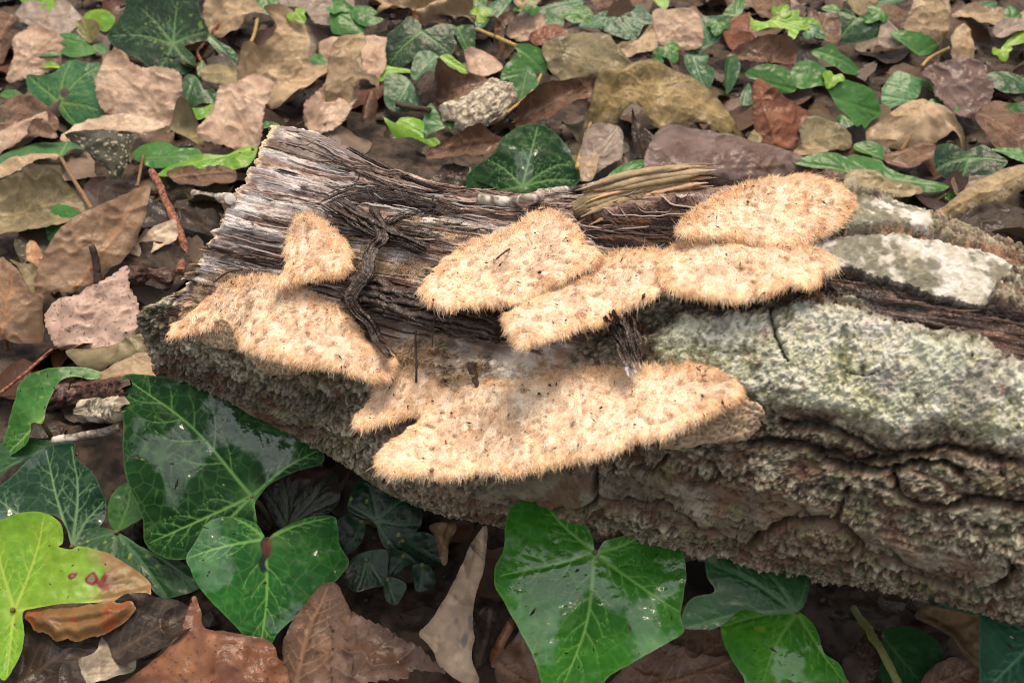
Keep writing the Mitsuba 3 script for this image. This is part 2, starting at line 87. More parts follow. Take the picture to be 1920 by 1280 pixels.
{"kind":"ivy_leaf","pal":"bright","lab":"jagged bright green leaf in the upper right","p":[0.16418,0.3533,0.00993],"x":[0.9241,-0.3549,-0.142],"n":[0.0,-0.3714,0.9285],"o":[-189,-81,-146,-60,-158,15,-109,-29,-38,-31,31,53,131,121,155,80,254,102,363,0,269,-3,194,-7,174,-109,132,-111,106,-43,-2,-72,-77,-135],"L":363,"bend":[0.04,0.05,0.02,0]},
{"kind":"ivy_leaf","pal":"deepwet","lab":"dark heart-shaped ivy leaf near the top right","p":[0.21838,0.35558,0.01004],"x":[-0.6304,-0.6061,-0.4849],"n":[0.0,-0.6247,0.7809],"o":[25,-118,-21,-51,0,0,-97,48,-103,142,-68,188,20,175,116,120,186,32,207,-7,116,-48],"L":204,"bend":[0.04,0.05,0.02,0]},
{"kind":"ivy_leaf","pal":"mid","lab":"upright plain green ivy leaf in front of the tall pale tan leaf","p":[0.25197,0.32819,-0.00048],"x":[-0.7606,0.507,0.4056],"n":[0.0,-0.6247,0.7809],"o":[210,8,195,-46,98,-102,-45,-131,-58,-62,-13,8,65,12,137,12],"L":209,"bend":[0.04,0.05,0.02,0]},
{"kind":"dead_leaf","pal":"purple","lab":"purplish ragged dead leaf at the right, beside the pale-edged ivy leaf","p":[0.23952,0.28128,0.01243],"x":[0.5365,-0.7548,-0.3774],"n":[0.0,-0.4472,0.8944],"o":[6,-25,-3,70,77,219,154,289,246,249,302,247,377,134,391,0,309,-63,178,-84,92,-38],"L":391,"bend":[0.064,0.08000000000000002,0.032,0.0],"serr":1},
{"kind":"ivy_leaf","pal":"mid","lab":"green ivy leaf above the long drooping green one","p":[0.18351,0.31445,0.00898],"x":[0.9157,-0.2805,-0.2879],"n":[0.0816,-0.5715,0.8165],"o":[28,37,78,80,149,45,198,40,296,1,247,-67,185,-58,88,-49,-16,-21],"L":294,"bend":[0.04,0.05,0.02,0]},
{"kind":"ivy_leaf","pal":"dark","lab":"dark green leaf left of the red-brown upright leaf","p":[0.13375,0.26575,0.00024],"x":[0.2826,0.9054,0.3169],"n":[0.0,-0.3304,0.9439],"o":[40,31,172,1,95,-35,23,-53,-7,-1],"L":169,"bend":[0.04,0.05,0.02,0]},
{"kind":"ivy_leaf","pal":"mid","lab":"rounded green leaf left of the long drooping green one","p":[0.1659,0.28242,0.00019],"x":[-0.9313,0.2844,0.2275],"n":[0.0,-0.6247,0.7809],"o":[300,4,246,-65,160,-107,79,-107,16,-53,-15,-6,31,38,118,46,205,20,258,29],"L":291,"bend":[0.04,0.05,0.02,0]},
{"kind":"ivy_leaf","pal":"mid","lab":"long drooping green leaf with a brown slit, upper right","p":[0.16127,0.26052,0.01463],"x":[0.784,-0.4441,-0.4337],"n":[0.0778,-0.6228,0.7785],"o":[-72,44,-81,113,-38,181,43,190,146,189,245,230,342,259,430,221,471,183,454,114,443,3,405,3,328,39,250,43,168,85,112,94,55,30,6,-9],"L":439,"bend":[0.04,0.05,0.02,0]},
{"kind":"ivy_leaf","pal":"lightwet","lab":"pale-edged ivy leaf with a dark wet middle at the right","p":[0.24023,0.26694,0.00189],"x":[-0.9052,0.3801,0.1901],"n":[0.0,-0.4472,0.8944],"o":[263,49,230,-112,146,-121,16,-114,-14,-17,56,60,147,112,205,166],"L":259,"bend":[0.04,0.05,0.02,0]},
{"kind":"ivy_leaf","pal":"mid","lab":"small green leaf running right from the pale-edged ivy leaf","p":[0.23977,0.26156,0.00379],"x":[0.9399,-0.3224,-0.1128],"n":[0.0,-0.3304,0.9439],"o":[-4,24,70,40,154,28,199,-1,101,-27,13,-45],"L":193,"bend":[0.04,0.05,0.02,0]},
{"kind":"dead_leaf","pal":"brown","lab":"dark brown leaf at the right edge above the tan rolled leaf","p":[0.25924,0.24007,0.00709],"x":[0.7398,-0.6445,-0.1933],"n":[0.0,-0.2873,0.9578],"o":[-14,5,4,131,114,194,261,148,356,-28,241,-133,96,-109],"L":330,"bend":[0.064,0.08000000000000002,0.032,0.0]},
{"kind":"ivy_leaf","pal":"dark","lab":"dark green ivy leaf at the right edge below the purplish leaf","p":[0.29088,0.24483,0.00997],"x":[-0.7082,-0.6664,-0.2332],"n":[0.0,-0.3304,0.9439],"o":[163,-162,75,-114,-34,-21,100,63,186,3,125,-70],"L":181,"bend":[0.04,0.05,0.02,0]},
{"kind":"dead_leaf","pal":"tan","lab":"curled tan leaf with a long stalk and a twisted tail at the right","p":[0.2279,0.24398,0.01326],"x":[-0.8789,-0.4091,-0.2455],"n":[0.0,-0.5145,0.8575],"o":[398,-2,245,-26,48,-35,-18,-9,-72,121,-134,255,-159,333,-122,338,-65,233,29,231,171,229,263,191,322,122,375,60],"L":393,"bend":[0.128,0.32000000000000006,0.08000000000000002,0.16000000000000003]},
{"kind":"dead_leaf","pal":"red","lab":"upright reddish-brown leaf behind the right fungus","p":[0.14487,0.22028,-0.00364],"x":[-0.2303,0.6765,0.6995],"n":[0.0705,-0.7053,0.7053],"o":[309,62,395,36,413,-10,365,-50,291,-115,260,-154,160,-250,73,-153,0,-83,36,32,77,84,192,86],"L":413,"bend":[0.064,0.08000000000000002,0.032,0.0]},
{"kind":"dead_leaf","pal":"olive","lab":"grey-brown shaded leaf right of the upright reddish one","p":[0.15773,0.21989,0.00116],"x":[0.9765,0.1999,0.08],"n":[0.0,-0.3714,0.9285],"o":[14,77,95,155,172,136,233,70,294,7,251,-82,30,-31],"L":279,"bend":[0.064,0.08000000000000002,0.032,0.0]},
{"kind":"dead_leaf","pal":"brown","lab":"dark brown leaf under the curled tan leaf at the right","p":[0.19977,0.20544,0.00236],"x":[0.9554,0.2787,0.0975],"n":[0.0,-0.3304,0.9439],"o":[5,11,123,13,293,11,247,-76,81,-113,-3,-49],"L":287,"bend":[0.064,0.08000000000000002,0.032,0.0]},
{"kind":"dead_leaf","pal":"tan","lab":"small tan leaf just above the long low green ivy leaf","p":[0.14982,0.20842,0.00046],"x":[0.9769,0.2019,0.0707],"n":[0.0,-0.3304,0.9439],"o":[4,12,128,44,216,0,174,-26,34,-20],"L":216,"bend":[0.064,0.08000000000000002,0.032,0.0]},
{"kind":"ivy_leaf","pal":"mid","lab":"green leaf peeping out below the curled tan leaf","p":[0.18682,0.21652,0.00325],"x":[0.8407,-0.5027,-0.2011],"n":[0.0,-0.3714,0.9285],"o":[-13,6,47,59,132,57,170,-3,95,-23,15,-33],"L":163,"bend":[0.04,0.05,0.02,0]},
{"kind":"ivy_leaf","pal":"deepwet","lab":"little shiny ivy leaf just behind the long drooping green one","p":[0.18704,0.24805,0.00355],"x":[-0.4502,-0.8428,-0.295],"n":[0.0,-0.3304,0.9439],"o":[37,-30,0,0,39,66,83,70,94,0],"L":94,"bend":[0.04,0.05,0.02,0]},
{"kind":"dead_leaf","pal":"olive","lab":"small orange-brown leaf tip left of the upright reddish one","p":[0.13447,0.21568,0.00152],"x":[-0.154,0.9326,0.3264],"n":[0.0,-0.3304,0.9439],"o":[46,58,137,-6,82,-32,1,10],"L":132,"bend":[0.064,0.08000000000000002,0.032,0.0]},
{"kind":"dead_leaf","pal":"golden","lab":"large golden-brown leaf with raised pale ribs behind the log","p":[0.04626,0.24981,0.01387],"x":[0.9842,-0.083,-0.1565],"n":[0.0816,-0.5715,0.8165],"o":[-6,76,74,92,260,239,473,229,666,133,826,-1,892,-38,744,-94,670,-81,513,-91,352,-150,218,-67,94,-200,29,-278,-44,-292,-33,-160],"L":888,"bend":[0.128,0.192,0.128,0.192],"palm":1},
{"kind":"dead_leaf","pal":"brown","lab":"brown folded leaf with a dark hollow behind the log","p":[0.00328,0.24929,0.00168],"x":[0.8735,0.3988,0.2792],"n":[0.0,-0.5735,0.8192],"o":[-30,-33,22,50,143,58,277,47,388,35,495,17,466,-71,364,-130,276,-119,185,-156,118,-131,129,-60,63,-85],"L":498,"bend":[0.16000000000000003,0.6400000000000001,0.08000000000000002,0.0]},
{"kind":"dead_leaf","pal":"orange","lab":"small orange-tan leaf resting on the golden-brown ribbed leaf","p":[0.09122,0.24195,0.00598],"x":[0.9981,-0.0551,-0.0275],"n":[0.0,-0.4472,0.8944],"o":[0,59,39,94,100,100,170,57,191,-23,159,-62,100,-54,20,-45],"L":190,"bend":[0.064,0.08000000000000002,0.032,0.0]},
{"kind":"dead_leaf","pal":"dark","lab":"thin dark brown leaf standing left of the big purple-brown one","p":[0.06725,0.23771,0.01407],"x":[0.1601,-0.8734,-0.46],"n":[-0.3244,-0.4867,0.8111],"o":[-4,-4,94,6,223,75,277,29,319,-10,272,-51,146,-40],"L":318,"bend":[0.064,0.08000000000000002,0.032,0.0]},
{"kind":"dead_leaf","pal":"grey","lab":"grey weathered leaf behind the twig on the log","p":[0.03787,0.19906,0.00085],"x":[0.6046,0.7518,0.2631],"n":[0.0,-0.3304,0.9439],"o":[21,32,176,113,279,79,346,7,257,-80,140,-135,7,-88,-22,-39],"L":336,"bend":[0.064,0.08000000000000002,0.032,0.0]},
{"kind":"dead_leaf","pal":"pale","lab":"pale pinkish-white leaf scrap right of the big wet ivy leaf","p":[0.03444,0.18595,0.00053],"x":[0.5354,0.7972,0.279],"n":[0.0,-0.3304,0.9439],"o":[45,38,101,49,196,4,137,-41,36,-68,-5,-14],"L":195,"bend":[0.064,0.08000000000000002,0.032,0.0]},
{"kind":"ivy_leaf","pal":"bright","lab":"round yellow-green ivy leaf left of the biggest dark ivy leaf, upper left","p":[-0.26453,0.36071,-0.00099],"x":[-0.5024,0.7083,0.4958],"n":[0.0,-0.5735,0.8192],"o":[140,64,164,-1,112,-91,33,-120,-13,-73,-21,-16,63,21],"L":162,"bend":[0.04,0.05,0.02,0]},
{"kind":"ivy_leaf","pal":"reddish","lab":"small reddish-green young leaf next to the round yellow-green one","p":[-0.26719,0.34589,-0.00098],"x":[-0.2923,0.7834,0.5484],"n":[0.0,-0.5735,0.8192],"o":[147,75,166,11,121,-72,52,-77,-6,1,77,59],"L":163,"bend":[0.04,0.05,0.02,0]},
{"kind":"ivy_leaf","pal":"mid","lab":"flat green leaf above the broad pink-tan leaf","p":[-0.25653,0.31616,0.01163],"x":[-0.9663,0.2428,0.085],"n":[0.0,-0.3304,0.9439],"o":[257,4,159,-59,54,-38,-2,-1,68,30,162,33],"L":255,"bend":[0.04,0.05,0.02,0]},
{"kind":"ivy_leaf","pal":"mid","lab":"middle leaf of the cluster of small green leaves at the upper left","p":[-0.25177,0.30961,0.01029],"x":[-1.0,0.0,0.0],"n":[0.0,-0.3304,0.9439],"o":[194,0,142,-68,43,-58,-13,0,48,31,122,40],"L":188,"bend":[0.04,0.05,0.02,0]},
{"kind":"ivy_leaf","pal":"light","lab":"pale green leaf at the left of the small-leaf cluster","p":[-0.27189,0.31055,0.00864],"x":[-1.0,0.0,0.0],"n":[0.0,-0.3304,0.9439],"o":[150,-12,122,-68,66,-61,-1,-7,49,26,130,26],"L":140,"bend":[0.04,0.05,0.02,0]},
{"kind":"ivy_leaf","pal":"light","lab":"pale green pointed leaf at the right of the small-leaf cluster","p":[-0.2622,0.33127,0.00217],"x":[0.9238,-0.3614,-0.1265],"n":[0.0,-0.3304,0.9439],"o":[0,-3,44,54,109,37,166,0,86,-12],"L":166,"bend":[0.04,0.05,0.02,0]},
{"kind":"ivy_leaf","pal":"bright","lab":"small yellow-green leaf on the pink-tan leaf just above the veined ivy leaf","p":[-0.2721,0.30356,0.00404],"x":[-0.9988,0.0457,0.016],"n":[0.0,-0.3304,0.9439],"o":[149,3,108,-40,39,-27,-6,3,71,21],"L":147,"bend":[0.04,0.05,0.02,0]},
{"kind":"dead_leaf","pal":"pink","lab":"small orange-pink leaf under the tip of the biggest dark ivy leaf","p":[-0.24753,0.31343,0.00121],"x":[0.9516,0.2902,0.1016],"n":[0.0,-0.3304,0.9439],"o":[-2,62,114,39,143,-61,46,-60,-7,-13],"L":141,"bend":[0.064,0.08000000000000002,0.032,0.0]},
{"kind":"dead_leaf","pal":"brown","lab":"dark brown leaf under the veined ivy leaf at the left","p":[-0.2848,0.237,0.00323],"x":[0.9992,0.0368,0.0129],"n":[0.0,-0.3304,0.9439],"o":[-14,77,68,178,228,120,329,-13,261,-86,142,-132,14,-77],"L":327,"bend":[0.064,0.08000000000000002,0.032,0.0]},
{"kind":"dead_leaf","pal":"pink","lab":"pinkish-tan leaf with a rolled pale rib between two ivy leaves, upper left","p":[-0.19408,0.24456,-0.00245],"x":[-0.6935,0.5902,0.4131],"n":[0.0,-0.5735,0.8192],"o":[450,135,501,60,563,-4,476,-78,362,-116,191,-246,70,-164,12,-89,-11,-4,147,114,325,204],"L":559,"bend":[0.08000000000000002,0.128,0.048,0.0],"serr":1},
{"kind":"ivy_leaf","pal":"dark","lab":"dark ivy leaf in the shade under the biggest dark ivy leaf, upper left","p":[-0.18464,0.28152,0.00885],"x":[-0.039,-0.8937,-0.4469],"n":[0.0,-0.4472,0.8944],"o":[180,-57,-10,-64,-12,-2,48,40,84,66,82,121,132,152,179,140,175,67,214,0],"L":214,"bend":[0.04,0.05,0.02,0]},
{"kind":"ivy_leaf","pal":"deepwet","lab":"biggest dark wet ivy leaf of the upper left, with pale veins","p":[-0.20715,0.32275,0.00889],"x":[-0.9886,0.1149,0.0977],"n":[0.0,-0.6476,0.7619],"o":[380,-87,344,-186,306,-274,-41,-339,-134,-201,-191,-128,-184,-59,-101,-25,-76,8,-138,54,-155,123,-99,185,-2,211,78,200,168,138,274,108,348,73,420,0],"L":418,"bend":[0.03,0.03,0.02,0],"lobes":[418,0,246,-201,20,-306,-183,-121,-151,121,57,193]},
{"kind":"ivy_leaf","pal":"veined","lab":"light-veined ivy leaf with a torn brown patch at the left","p":[-0.25726,0.25794,0.00528],"x":[0.64,0.6295,0.4407],"n":[0.0,-0.5735,0.8192],"o":[2,280,53,205,107,158,181,160,236,142,270,75,327,-2,252,-51,244,-112,165,-158,127,-234,48,-217,-37,-173,-53,-103,-32,-25,16,6,-56,38,-61,148,-47,220],"L":326,"bend":[0.04,0.05,0.02,0],"lobes":[3,278,235,141,325,-3,128,-231,-35,-172]},
{"kind":"ivy_leaf","pal":"dark","lab":"dark green leaf at the left edge below the veined ivy leaf","p":[-0.28921,0.23594,0.00386],"x":[0.938,-0.3272,-0.1145],"n":[0.0,-0.3304,0.9439],"o":[-52,62,30,79,107,13,124,-48,47,-90],"L":110,"bend":[0.04,0.05,0.02,0]},
{"kind":"ivy_leaf","pal":"light","lab":"greyish green leaf in the shade at the left edge","p":[-0.28741,0.24929,0.00853],"x":[0.7323,-0.6427,-0.225],"n":[0.0,-0.3304,0.9439],"o":[0,0,33,49,103,78,189,0,120,-12],"L":189,"bend":[0.04,0.05,0.02,0]},
{"kind":"ivy_leaf","pal":"mid","lab":"small green leaf at the left edge beside the veined ivy leaf","p":[-0.29819,0.27398,0.0014],"x":[0.9959,-0.0855,-0.0299],"n":[0.0,-0.3304,0.9439],"o":[-4,13,39,45,96,36,152,-7,106,-31,27,-18],"L":150,"bend":[0.04,0.05,0.02,0]},
{"kind":"ivy_leaf","pal":"light","lab":"tiny green leaf at the right foot of the biggest dark ivy leaf","p":[-0.18596,0.29305,0.00377],"x":[0.0864,0.9403,0.3291],"n":[0.0,-0.3304,0.9439],"o":[54,23,120,5,72,-22,17,-29,-7,-2],"L":120,"bend":[0.04,0.05,0.02,0]},
{"kind":"ivy_leaf","pal":"wet","lab":"slender bright leaf hanging right of the biggest dark ivy leaf","p":[-0.18673,0.32987,0.01183],"x":[0.7068,-0.4927,-0.5076],"n":[0.2491,-0.4983,0.8305],"o":[12,-25,0,14,76,17,159,42,227,29,256,-18,187,-42,84,-34],"L":251,"bend":[0.04,0.05,0.02,0]},
{"kind":"dead_leaf","pal":"pink","lab":"pink dead leaf with a ragged right side just behind the cut end of the log","p":[-0.15953,0.25166,0.01786],"x":[0.4478,-0.7667,-0.46],"n":[0.0,-0.5145,0.8575],"o":[191,-237,137,-162,88,-87,-8,-29,-6,5,5,73,-7,154,42,222,109,251,196,179,249,135,361,77,427,15,403,-70,329,-145,255,-231],"L":413,"bend":[0.064,0.08000000000000002,0.032,0.0],"serr":1},
{"kind":"ivy_leaf","pal":"bright","lab":"bright yellow-green leaf between two pinkish leaves, upper left","p":[-0.16603,0.25567,0.00544],"x":[-0.9992,-0.036,-0.018],"n":[0.0,-0.4472,0.8944],"o":[216,-3,146,12,95,14,26,-13,-7,6,32,55,100,105,142,74],"L":208,"bend":[0.04,0.05,0.02,0]},
{"kind":"ivy_leaf","pal":"mid","lab":"curved green leaf touching the top left corner of the log","p":[-0.12847,0.23202,0.00733],"x":[-0.9003,-0.3893,-0.1947],"n":[0.0,-0.4472,0.8944],"o":[209,-2,146,-45,70,-49,-3,1,31,13,77,-5,132,2],"L":205,"bend":[0.04,0.05,0.02,0]},
{"kind":"dead_leaf","pal":"pink","lab":"flat salmon-tan leaf at the left edge above the long pale-backed ivy leaf","p":[-0.28091,0.21204,0.00042],"x":[0.6355,0.7169,0.2867],"n":[0.0,-0.3714,0.9285],"o":[45,57,251,20,369,11,323,-72,203,-68,119,-80,-30,-37],"L":366,"bend":[0.064,0.08000000000000002,0.032,0.0]},
{"kind":"dead_leaf","pal":"brown","lab":"small dark brown leaf with a ragged edge on the salmon-tan leaf","p":[-0.26288,0.22055,0.00527],"x":[1.0,0.0,0.0],"n":[0.0,-0.3304,0.9439],"o":[-7,12,8,100,80,87,166,0,93,-25],"L":166,"bend":[0.064,0.08000000000000002,0.032,0.0]},
{"kind":"dead_leaf","pal":"olive","lab":"curled olive-tan leaf end behind the dark speckled leaf","p":[-0.19048,0.22978,0.00303],"x":[0.948,-0.3003,-0.1051],"n":[0.0,-0.3304,0.9439],"o":[-40,13,2,148,89,150,178,60,217,-19,143,-44,30,-16],"L":197,"bend":[0.16000000000000003,0.48,0.08000000000000002,0.0]},
{"kind":"dead_leaf","pal":"pale","lab":"long pale tan leaf edge above the dark speckled leaf, left","p":[-0.2485,0.22656,0.00045],"x":[0.9828,0.1839,0.0184],"n":[0.0,-0.0995,0.995],"o":[-5,-2,24,61,97,117,243,107,401,85,540,26,575,-1,522,-46,407,-68,251,-31,108,-37],"L":570,"bend":[0.064,0.08000000000000002,0.032,0.0]},
{"kind":"dead_leaf","pal":"speckled","lab":"dark grey-green leaf with pale specks, hanging left of the log","p":[-0.21372,0.18929,-0.00395],"x":[0.2408,0.746,0.6209],"n":[-0.0778,-0.6228,0.7785],"o":[184,223,284,131,294,0,289,-119,214,-102,151,-91,50,-45,-4,-3,82,38,144,148],"L":294,"bend":[0.128,0.32000000000000006,0.064,0.0]},
{"kind":"ivy_leaf","pal":"mid","lab":"dull green ivy leaf behind the bright wavy one left of the log","p":[-0.19805,0.20709,0.00131],"x":[1.0,0.0,0.0],"n":[0.0,-0.0995,0.995],"o":[-70,31,-30,132,97,132,177,77,272,85,324,-8,283,-69,114,-84,12,-53],"L":318,"bend":[0.04,0.05,0.02,0]},
{"kind":"dead_leaf","pal":"brown","lab":"shaded reddish-brown leaf under the bright wavy ivy leaf","p":[-0.17949,0.18567,0.00182],"x":[0.9902,0.1316,0.046],"n":[0.0,-0.3304,0.9439],"o":[-10,48,148,50,326,25,333,-70,176,-83,37,-29],"L":334,"bend":[0.064,0.08000000000000002,0.032,0.0]},
{"kind":"dead_leaf","pal":"olive","lab":"big dark olive leaf in the hollow at the left edge","p":[-0.25731,0.14905,0.00506],"x":[0.9937,0.0999,0.05],"n":[0.0,-0.4472,0.8944],"o":[-7,112,159,165,238,187,337,156,413,65,475,-3,417,-107,261,-149,8,-140],"L":449,"bend":[0.08000000000000002,0.16000000000000003,0.064,0.16000000000000003]},
{"kind":"dead_leaf","pal":"tan","lab":"pale brown leaf underneath the long pale-backed ivy leaf","p":[-0.27217,0.1874,0.00068],"x":[0.8168,0.5741,0.0574],"n":[0.0,-0.0995,0.995],"o":[16,52,195,42,333,19,330,-22,268,-25,130,-65,-14,-44],"L":338,"bend":[0.064,0.08000000000000002,0.032,0.0]},
{"kind":"ivy_leaf","pal":"light","lab":"long pale-backed ivy leaf reaching in from the left edge","p":[-0.24352,0.20875,0.00228],"x":[-0.8769,-0.4783,0.0478],"n":[0.0,0.0995,0.995],"o":[326,-76,180,-201,83,-223,-29,-162,-82,-188,-124,-109,-149,-16,-73,-43,-17,9,59,-32,163,-17,347,74],"L":336,"bend":[0.03,0.06,0.04,0]},
{"kind":"ivy_leaf","pal":"bright","lab":"bright wavy ivy leaf touching the cut end of the log","p":[-0.13855,0.20743,0.00669],"x":[-0.9202,-0.3872,-0.0581],"n":[0.0,-0.1483,0.9889],"o":[514,0,452,-37,378,-32,305,-59,198,-25,124,-9,1,-35,-21,12,33,98,107,117,223,83,311,50,378,13,440,40],"L":507,"bend":[0.03,0.06,0.05,0]},
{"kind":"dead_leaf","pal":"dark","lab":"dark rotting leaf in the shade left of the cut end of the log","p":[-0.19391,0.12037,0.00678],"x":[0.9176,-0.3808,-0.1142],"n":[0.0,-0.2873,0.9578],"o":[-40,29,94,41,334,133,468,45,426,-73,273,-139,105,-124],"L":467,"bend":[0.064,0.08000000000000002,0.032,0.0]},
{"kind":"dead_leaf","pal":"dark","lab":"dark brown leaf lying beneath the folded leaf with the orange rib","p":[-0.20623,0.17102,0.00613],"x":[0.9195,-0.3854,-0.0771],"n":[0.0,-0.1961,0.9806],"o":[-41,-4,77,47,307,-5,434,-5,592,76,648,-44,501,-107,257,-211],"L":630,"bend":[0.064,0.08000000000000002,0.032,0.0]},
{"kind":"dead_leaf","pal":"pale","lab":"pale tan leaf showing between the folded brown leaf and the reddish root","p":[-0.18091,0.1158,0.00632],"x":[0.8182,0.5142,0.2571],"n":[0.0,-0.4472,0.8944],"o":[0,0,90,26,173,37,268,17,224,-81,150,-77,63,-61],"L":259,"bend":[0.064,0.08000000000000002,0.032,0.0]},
{"kind":"ivy_leaf","pal":"mid","lab":"plain ivy leaf under a leaning stalk at the left","p":[-0.20841,0.14867,0.00835],"x":[-0.7754,-0.5414,-0.3249],"n":[0.0,-0.5145,0.8575],"o":[183,-102,114,-132,71,-85,46,-25,0,0,-56,10,-73,45,-1,63,46,40,116,51,211,71,244,-4],"L":238,"bend":[0.04,0.05,0.02,0]},
{"kind":"dead_leaf","pal":"orange","lab":"small orange-brown leaf tip behind the folded brown leaf","p":[-0.22462,0.11182,-1e-05],"x":[-0.3375,0.8885,0.311],"n":[0.0,-0.3304,0.9439],"o":[47,27,155,-5,75,-44,21,-45,-8,-7],"L":151,"bend":[0.064,0.08000000000000002,0.032,0.0]},
{"kind":"dead_leaf","pal":"olive","lab":"olive-brown leaf fold between the two large rolled leaves at the left","p":[-0.21927,0.09257,-2e-05],"x":[-0.6072,0.7499,0.2625],"n":[0.0,-0.3304,0.9439],"o":[243,11,139,-67,40,-60,-12,-8,24,15,134,-1],"L":228,"bend":[0.08000000000000002,0.32000000000000006,0.064,0.0]},
{"kind":"dead_leaf","pal":"rolled","lab":"big brown rolled leaf with an orange midrib left of the log","p":[-0.21692,0.07653,-0.01114],"x":[0.5097,0.7279,0.4586],"n":[0.0816,-0.5715,0.8165],"o":[149,114,296,186,406,192,534,154,661,85,859,0,802,-53,660,-112,506,-130,432,-98,345,-102,294,-57,243,-25,214,33,164,65,77,36,0,0],"L":859,"bend":[0.096,0.22400000000000003,0.048,0.16000000000000003]},
{"kind":"dead_leaf","pal":"rolled","lab":"brown leaf with curled rim and orange veins at the left edge","p":[-0.22374,0.06496,0.00025],"x":[0.0736,0.8135,0.5768],"n":[-0.0816,-0.5715,0.8165],"o":[346,123,331,27,276,-42,186,-96,177,-131,81,-139,-8,-147,-32,-89,-19,-20,9,60],"L":322,"bend":[0.096,0.288,0.048,0.16000000000000003]},
{"kind":"dead_leaf","pal":"olive","lab":"olive-tan leaf creased under the pink speckled leaf","p":[-0.19049,0.04955,0.00368],"x":[0.9755,0.1969,0.0984],"n":[0.0,-0.4472,0.8944],"o":[-4,1,91,-10,197,-19,245,-4,362,16,378,-52,288,-78,174,-102,112,-122,40,-72],"L":376,"bend":[0.064,0.192,0.048,0.0]},
{"kind":"dead_leaf","pal":"tan","lab":"tan leaf tucked between the log and the huge ivy leaf","p":[-0.14336,0.03642,0.00139],"x":[-0.9999,0.0113,0.0056],"n":[0.0,-0.4472,0.8944],"o":[322,0,250,-52,166,-103,83,-112,52,-48,-8,4,118,25,237,35],"L":318,"bend":[0.064,0.08000000000000002,0.032,0.0]},
{"kind":"dead_leaf","pal":"pinkspeck","lab":"pink speckled dead leaf with a toothed edge left of the log","p":[-0.19931,0.05677,0.00075],"x":[0.5526,0.7416,0.3803],"n":[0.0438,-0.4815,0.8754],"o":[88,141,176,139,241,72,280,63,327,23,393,5,463,3,459,-32,405,-76,367,-156,329,-191,258,-236,177,-238,138,-219,85,-163,33,-87,3,-22,13,29,48,98],"L":463,"bend":[0.048,0.08000000000000002,0.032,0.0],"serr":1},
{"kind":"ivy_leaf","pal":"mid","lab":"small ivy leaf cut by the top edge just left of the ruffled tan leaf","p":[-0.11506,0.37238,0.0114],"x":[0.9518,-0.2744,-0.1372],"n":[0.0,-0.4472,0.8944],"o":[-1,-1,-31,-37,-4,-68,40,-80,67,-45,109,-31,141,1,111,31,68,48,45,80,-3,69,-31,38],"L":143,"bend":[0.06,0.1,0.04,0]},
{"kind":"ivy_leaf","pal":"bright","lab":"fresh green ivy leaf at the top edge above the crumpled pale pink leaf","p":[-0.02306,0.37026,0.00429],"x":[0.8865,0.4139,0.2069],"n":[0.0,-0.4472,0.8944],"o":[0,0,-22,-35,3,-62,42,-69,60,-40,93,-29,117,1,89,30,51,40,26,67,-8,61,-29,35],"L":116,"bend":[0.06,0.1,0.04,0]},
{"kind":"ivy_leaf","pal":"mid","lab":"little three-lobed ivy leaf at the top middle left of the shiny pale-edged one","p":[0.0133,0.35703,0.01845],"x":[-0.9502,-0.2786,-0.1393],"n":[0.0,-0.4472,0.8944],"o":[-1,0,-27,-35,2,-66,45,-75,66,-43,102,-29,130,0,98,32,60,45,34,74,-7,66,-31,36],"L":130,"bend":[0.06,0.1,0.04,0]},
{"kind":"ivy_leaf","pal":"mid","lab":"fresh ivy leaf beside the grey-green shiny one, upper right of the middle","p":[0.09405,0.32656,0.00464],"x":[0.5144,-0.767,-0.3835],"n":[0.0,-0.4472,0.8944],"o":[0,-1,-30,-44,-9,-78,30,-88,57,-51,97,-38,128,-1,101,37,64,51,44,88,3,80,-24,43],"L":128,"bend":[0.06,0.1,0.04,0]},
{"kind":"ivy_leaf","pal":"light","lab":"tiny pale ivy leaf left of the fresh one in the upper right of the middle","p":[0.08319,0.26804,0.02396],"x":[-0.9508,0.2771,0.1386],"n":[0.0,-0.4472,0.8944],"o":[1,0,-20,-26,-6,-44,21,-50,40,-29,66,-20,89,-1,69,23,46,30,33,52,4,46,-15,25],"L":88,"bend":[0.06,0.1,0.04,0]},
{"kind":"ivy_leaf","pal":"mid","lab":"small ivy leaf between the reddish-brown leaf and the top edge","p":[0.12923,0.34658,0.01138],"x":[-0.2566,-0.8645,-0.4322],"n":[0.0,-0.4472,0.8944],"o":[1,-1,-21,-32,4,-62,39,-68,53,-42,83,-29,105,-1,79,31,48,42,23,71,-8,62,-26,34],"L":105,"bend":[0.06,0.1,0.04,0]},
{"kind":"ivy_leaf","pal":"bright","lab":"small bright sprig leaf at the top edge over the jagged bright green leaf","p":[0.16893,0.35638,0.01229],"x":[0.5902,0.7221,0.361],"n":[0.0,-0.4472,0.8944],"o":[2,-1,-18,-28,7,-56,42,-63,53,-36,86,-25,104,-2,79,26,45,37,22,62,-9,56,-26,30],"L":105,"bend":[0.06,0.1,0.04,0]},
{"kind":"ivy_leaf","pal":"wet","lab":"small shiny ivy leaf behind the right lobe of the jagged bright green leaf","p":[0.18637,0.34398,0.00732],"x":[0.8786,-0.4272,-0.2136],"n":[0.0,-0.4472,0.8944],"o":[0,0,-29,-35,-10,-61,21,-67,45,-40,81,-30,108,-1,88,29,59,41,43,69,6,63,-19,35],"L":107,"bend":[0.06,0.1,0.04,0]},
